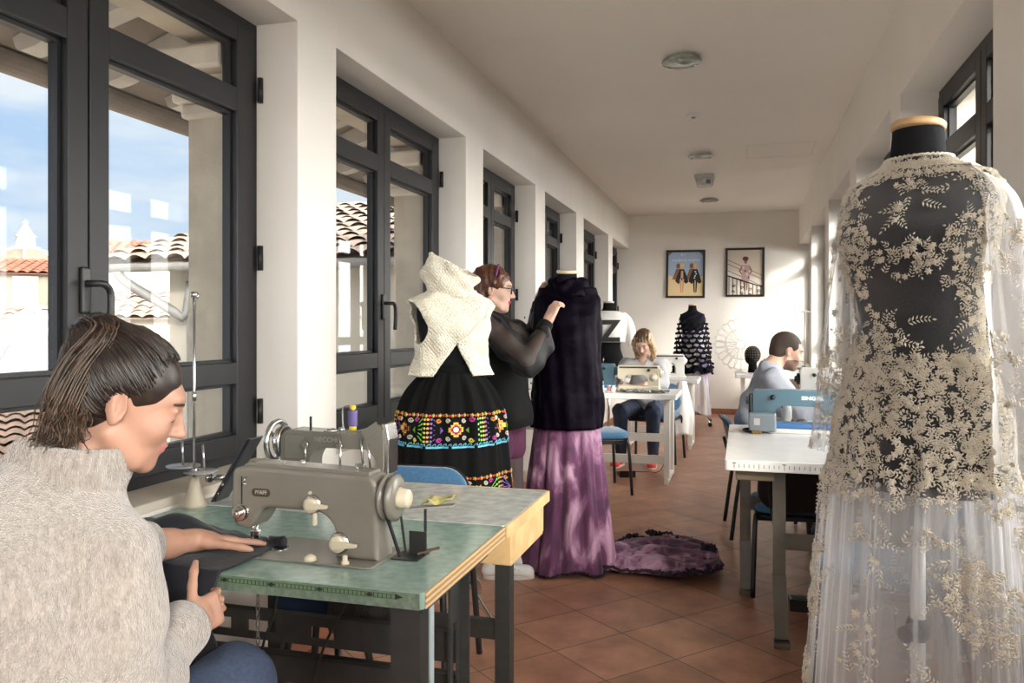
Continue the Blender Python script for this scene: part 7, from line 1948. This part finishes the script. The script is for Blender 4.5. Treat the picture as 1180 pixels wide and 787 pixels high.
# ================================================================ FRAMED PICTURES ON THE END WALL
M_PFRAME = mat('picture_frame', (.012, .011, .011), rough=.35)
def flat_mat(n, c): return mat('print_' + n, c, rough=.6)
def figure(b, x, z, s, skin, dress, hair, shadow=None):
    pass
def picture(label, cx, cz, w, h, tilt):
    t = thing('framed_picture', label, 'picture', (cx, YF - .0125, cz)); t.rotation_euler = (0, tilt, 0)
    b = B(); f = .032
    for p0, p1, q0, q1 in ((-w / 2, w / 2, h / 2 - f, h / 2), (-w / 2, w / 2, -h / 2, -h / 2 + f), (-w / 2, -w / 2 + f, -h / 2 + f, h / 2 - f), (w / 2 - f, w / 2, -h / 2 + f, h / 2 - f)): bx(b, p0, p1, -.022, .012, q0, q1, bevel=.003)
    b.obj('frame', M_PFRAME, t); return t, w / 2 - f, h / 2 - f
def poly(b, pts, y, mi=0):
    vs = [b.bm.verts.new((p[0], y, p[1])) for p in pts]
    try: f = b.bm.faces.new(vs); f.material_index = mi
    except ValueError: pass
def ellp(cx, cz, rx, rz, n=16): return [(cx + rx * math.cos(2 * PI * k / n), cz + rz * math.sin(2 * PI * k / n)) for k in range(n)]
t, a, c = picture('framed poster of two models in black capes on a blue and sand background', -.845, 2.135, .585, .735, .012)
PM = [flat_mat('blue', (.36, .47, .66)), flat_mat('sand', (.80, .62, .34)), flat_mat('brown', (.22, .12, .06)), flat_mat('black', (.012, .012, .014)), flat_mat('skin', (.66, .36, .20)), flat_mat('blonde', (.68, .48, .20)), flat_mat('paper', (.82, .80, .76))]
b = B(); poly(b, [(-a, -c), (a, -c), (a, c), (-a, c)], .002, 0); poly(b, [(-a, -c), (a, -c), (a, -.03), (a * .3, -.10), (-a, -.02)], .0012, 1); poly(b, [(-a, c), (-a + .06, c), (-a, c - .05)], .0012, 2); poly(b, [(a, c), (a - .06, c), (a, c - .05)], .0012, 2)
for x, s in ((-.055, 1), (.145, .95)):
    for dx, mi, y in ((-.055, 2, .0004), (0, 3, -.0008)):
        if mi == 2: poly(b, [(x + dx - .03 * s, .08), (x + dx + .03, .08), (x + dx + .085 * s, -.06), (x + dx + .06, -.10), (x + dx - .09, -.08)], y, 2); poly(b, ellp(x + dx, .125, .032, .042), y - .0002, 2)
        else:
            for sg in (-1, 1): poly(b, [(x + sg * .008, -.06), (x + sg * .034, -.08), (x + sg * .022, -.27), (x + sg * .004, -.29)], y - .0002, 4 if x < 0 else 3)
            poly(b, [(x - .03 * s, .075), (x + .03, .075), (x + .075 * s, -.03), (x + .10 * s, -.12), (x + .06, -.15), (x, -.09), (x - .05, -.155), (x - .10, -.11), (x - .07, -.02)], y, 3)
            poly(b, ellp(x + .004, .108, .024, .036), y - .0004, 4); poly(b, ellp(x + .004, .130, .036, .028), y - .0006, 5)
            if x < 0: poly(b, [(x - .012, .05), (x + .018, .05), (x + .022, -.06), (x - .018, -.06)], y - .0006, 4)
            else:
                for k in range(4): poly(b, ellp(x + .012 * math.sin(k * 1.7), .035 - .032 * k, .014, .010, 8), y - .0006, 6)
b.obj('print', PM, t, smooth=False)
text_mesh('poster_lettering', 'ccademia italiana', .058, PM[6], (0, -.0005, .215), (PI / 2, 0, 0), t, sx=1.05)
text_mesh('poster_lettering', 'A I', .055, PM[6], (-.04, -.0005, .295), (PI / 2, 0, 0), t, sx=1.1)
t, a, c = picture('framed photograph of a woman in a short dress leaning above a curled iron stair rail', .03, 2.145, .565, .735, .004)
PM = [flat_mat('stone', (.58, .50, .42)), flat_mat('stone_line', (.30, .24, .19)), flat_mat('skin_dark', (.26, .12, .07)), flat_mat('maroon', (.12, .02, .03)), flat_mat('floral', (.40, .28, .28)), flat_mat('iron', (.012, .012, .013)), flat_mat('stone_pale', (.66, .60, .53))]
b = B(); poly(b, [(-a, -c), (a, -c), (a, c), (-a, c)], .002, 0); poly(b, [(-a, -c), (a, -c), (a, -.12), (-a, .05)], .0014, 6)
for z in (.20, .14, .04): poly(b, [(-a, z), (a, z - .24), (a, z - .255), (-a, z - .018)], .0010, 1)
for sg in (-1, 1): poly(b, [(sg * .03 + .01, .10), (sg * .055 + .01, .11), (sg * .10 + .01, .02), (sg * .06 + .01, -.04), (sg * .05 + .01, -.02), (sg * .075 + .01, .02)], .0002, 2); poly(b, [(.01 + sg * .005, -.12), (.01 + sg * .035, -.12), (.01 + sg * .025, -.27), (.01 + sg * .006, -.27)], .0002, 2)
poly(b, [(-.05, .11), (.07, .11), (.055, .03), (.07, -.05), (.06, -.15), (-.045, -.15), (-.05, -.05), (-.035, .03)], -.0002, 4); poly(b, ellp(.01, .165, .024, .036), -.0002, 2); poly(b, ellp(.008, .205, .044, .034), -.0006, 3)
for k in range(4): poly(b, ellp(-.02 + .025 * k, .07 - .05 * k, .013, .018, 8), -.0006, 3 if k % 2 else 6)
b.obj('print', PM, t, smooth=False)
b = B(); sl = -.17 / (2 * a) * 1.0
def rail(x, dz): return (x, -.003, -.05 + sl * (x + a) + dz)
b.tube([rail(-a, 0), rail(a, 0)], .009, seg=5)
for k in range(9):
    x = -a + .02 + k * (2 * a - .04) / 8; b.tube([rail(x, 0), (x, -.003, -c)], .0045, seg=4)
for k in range(4):
    x = -a + .085 + k * .12
    for sg in (-1, 1): b.tube([(x + sg * (.026 - .0018 * q) * math.cos(q * .55), -.0035, max(-c, -.235 + sl * (x + a) * .6 + sg * .042 + (.026 - .0018 * q) * math.sin(q * .55))) for q in range(13)], .005, seg=4)
b.obj('printed_railing', PM[5], t)
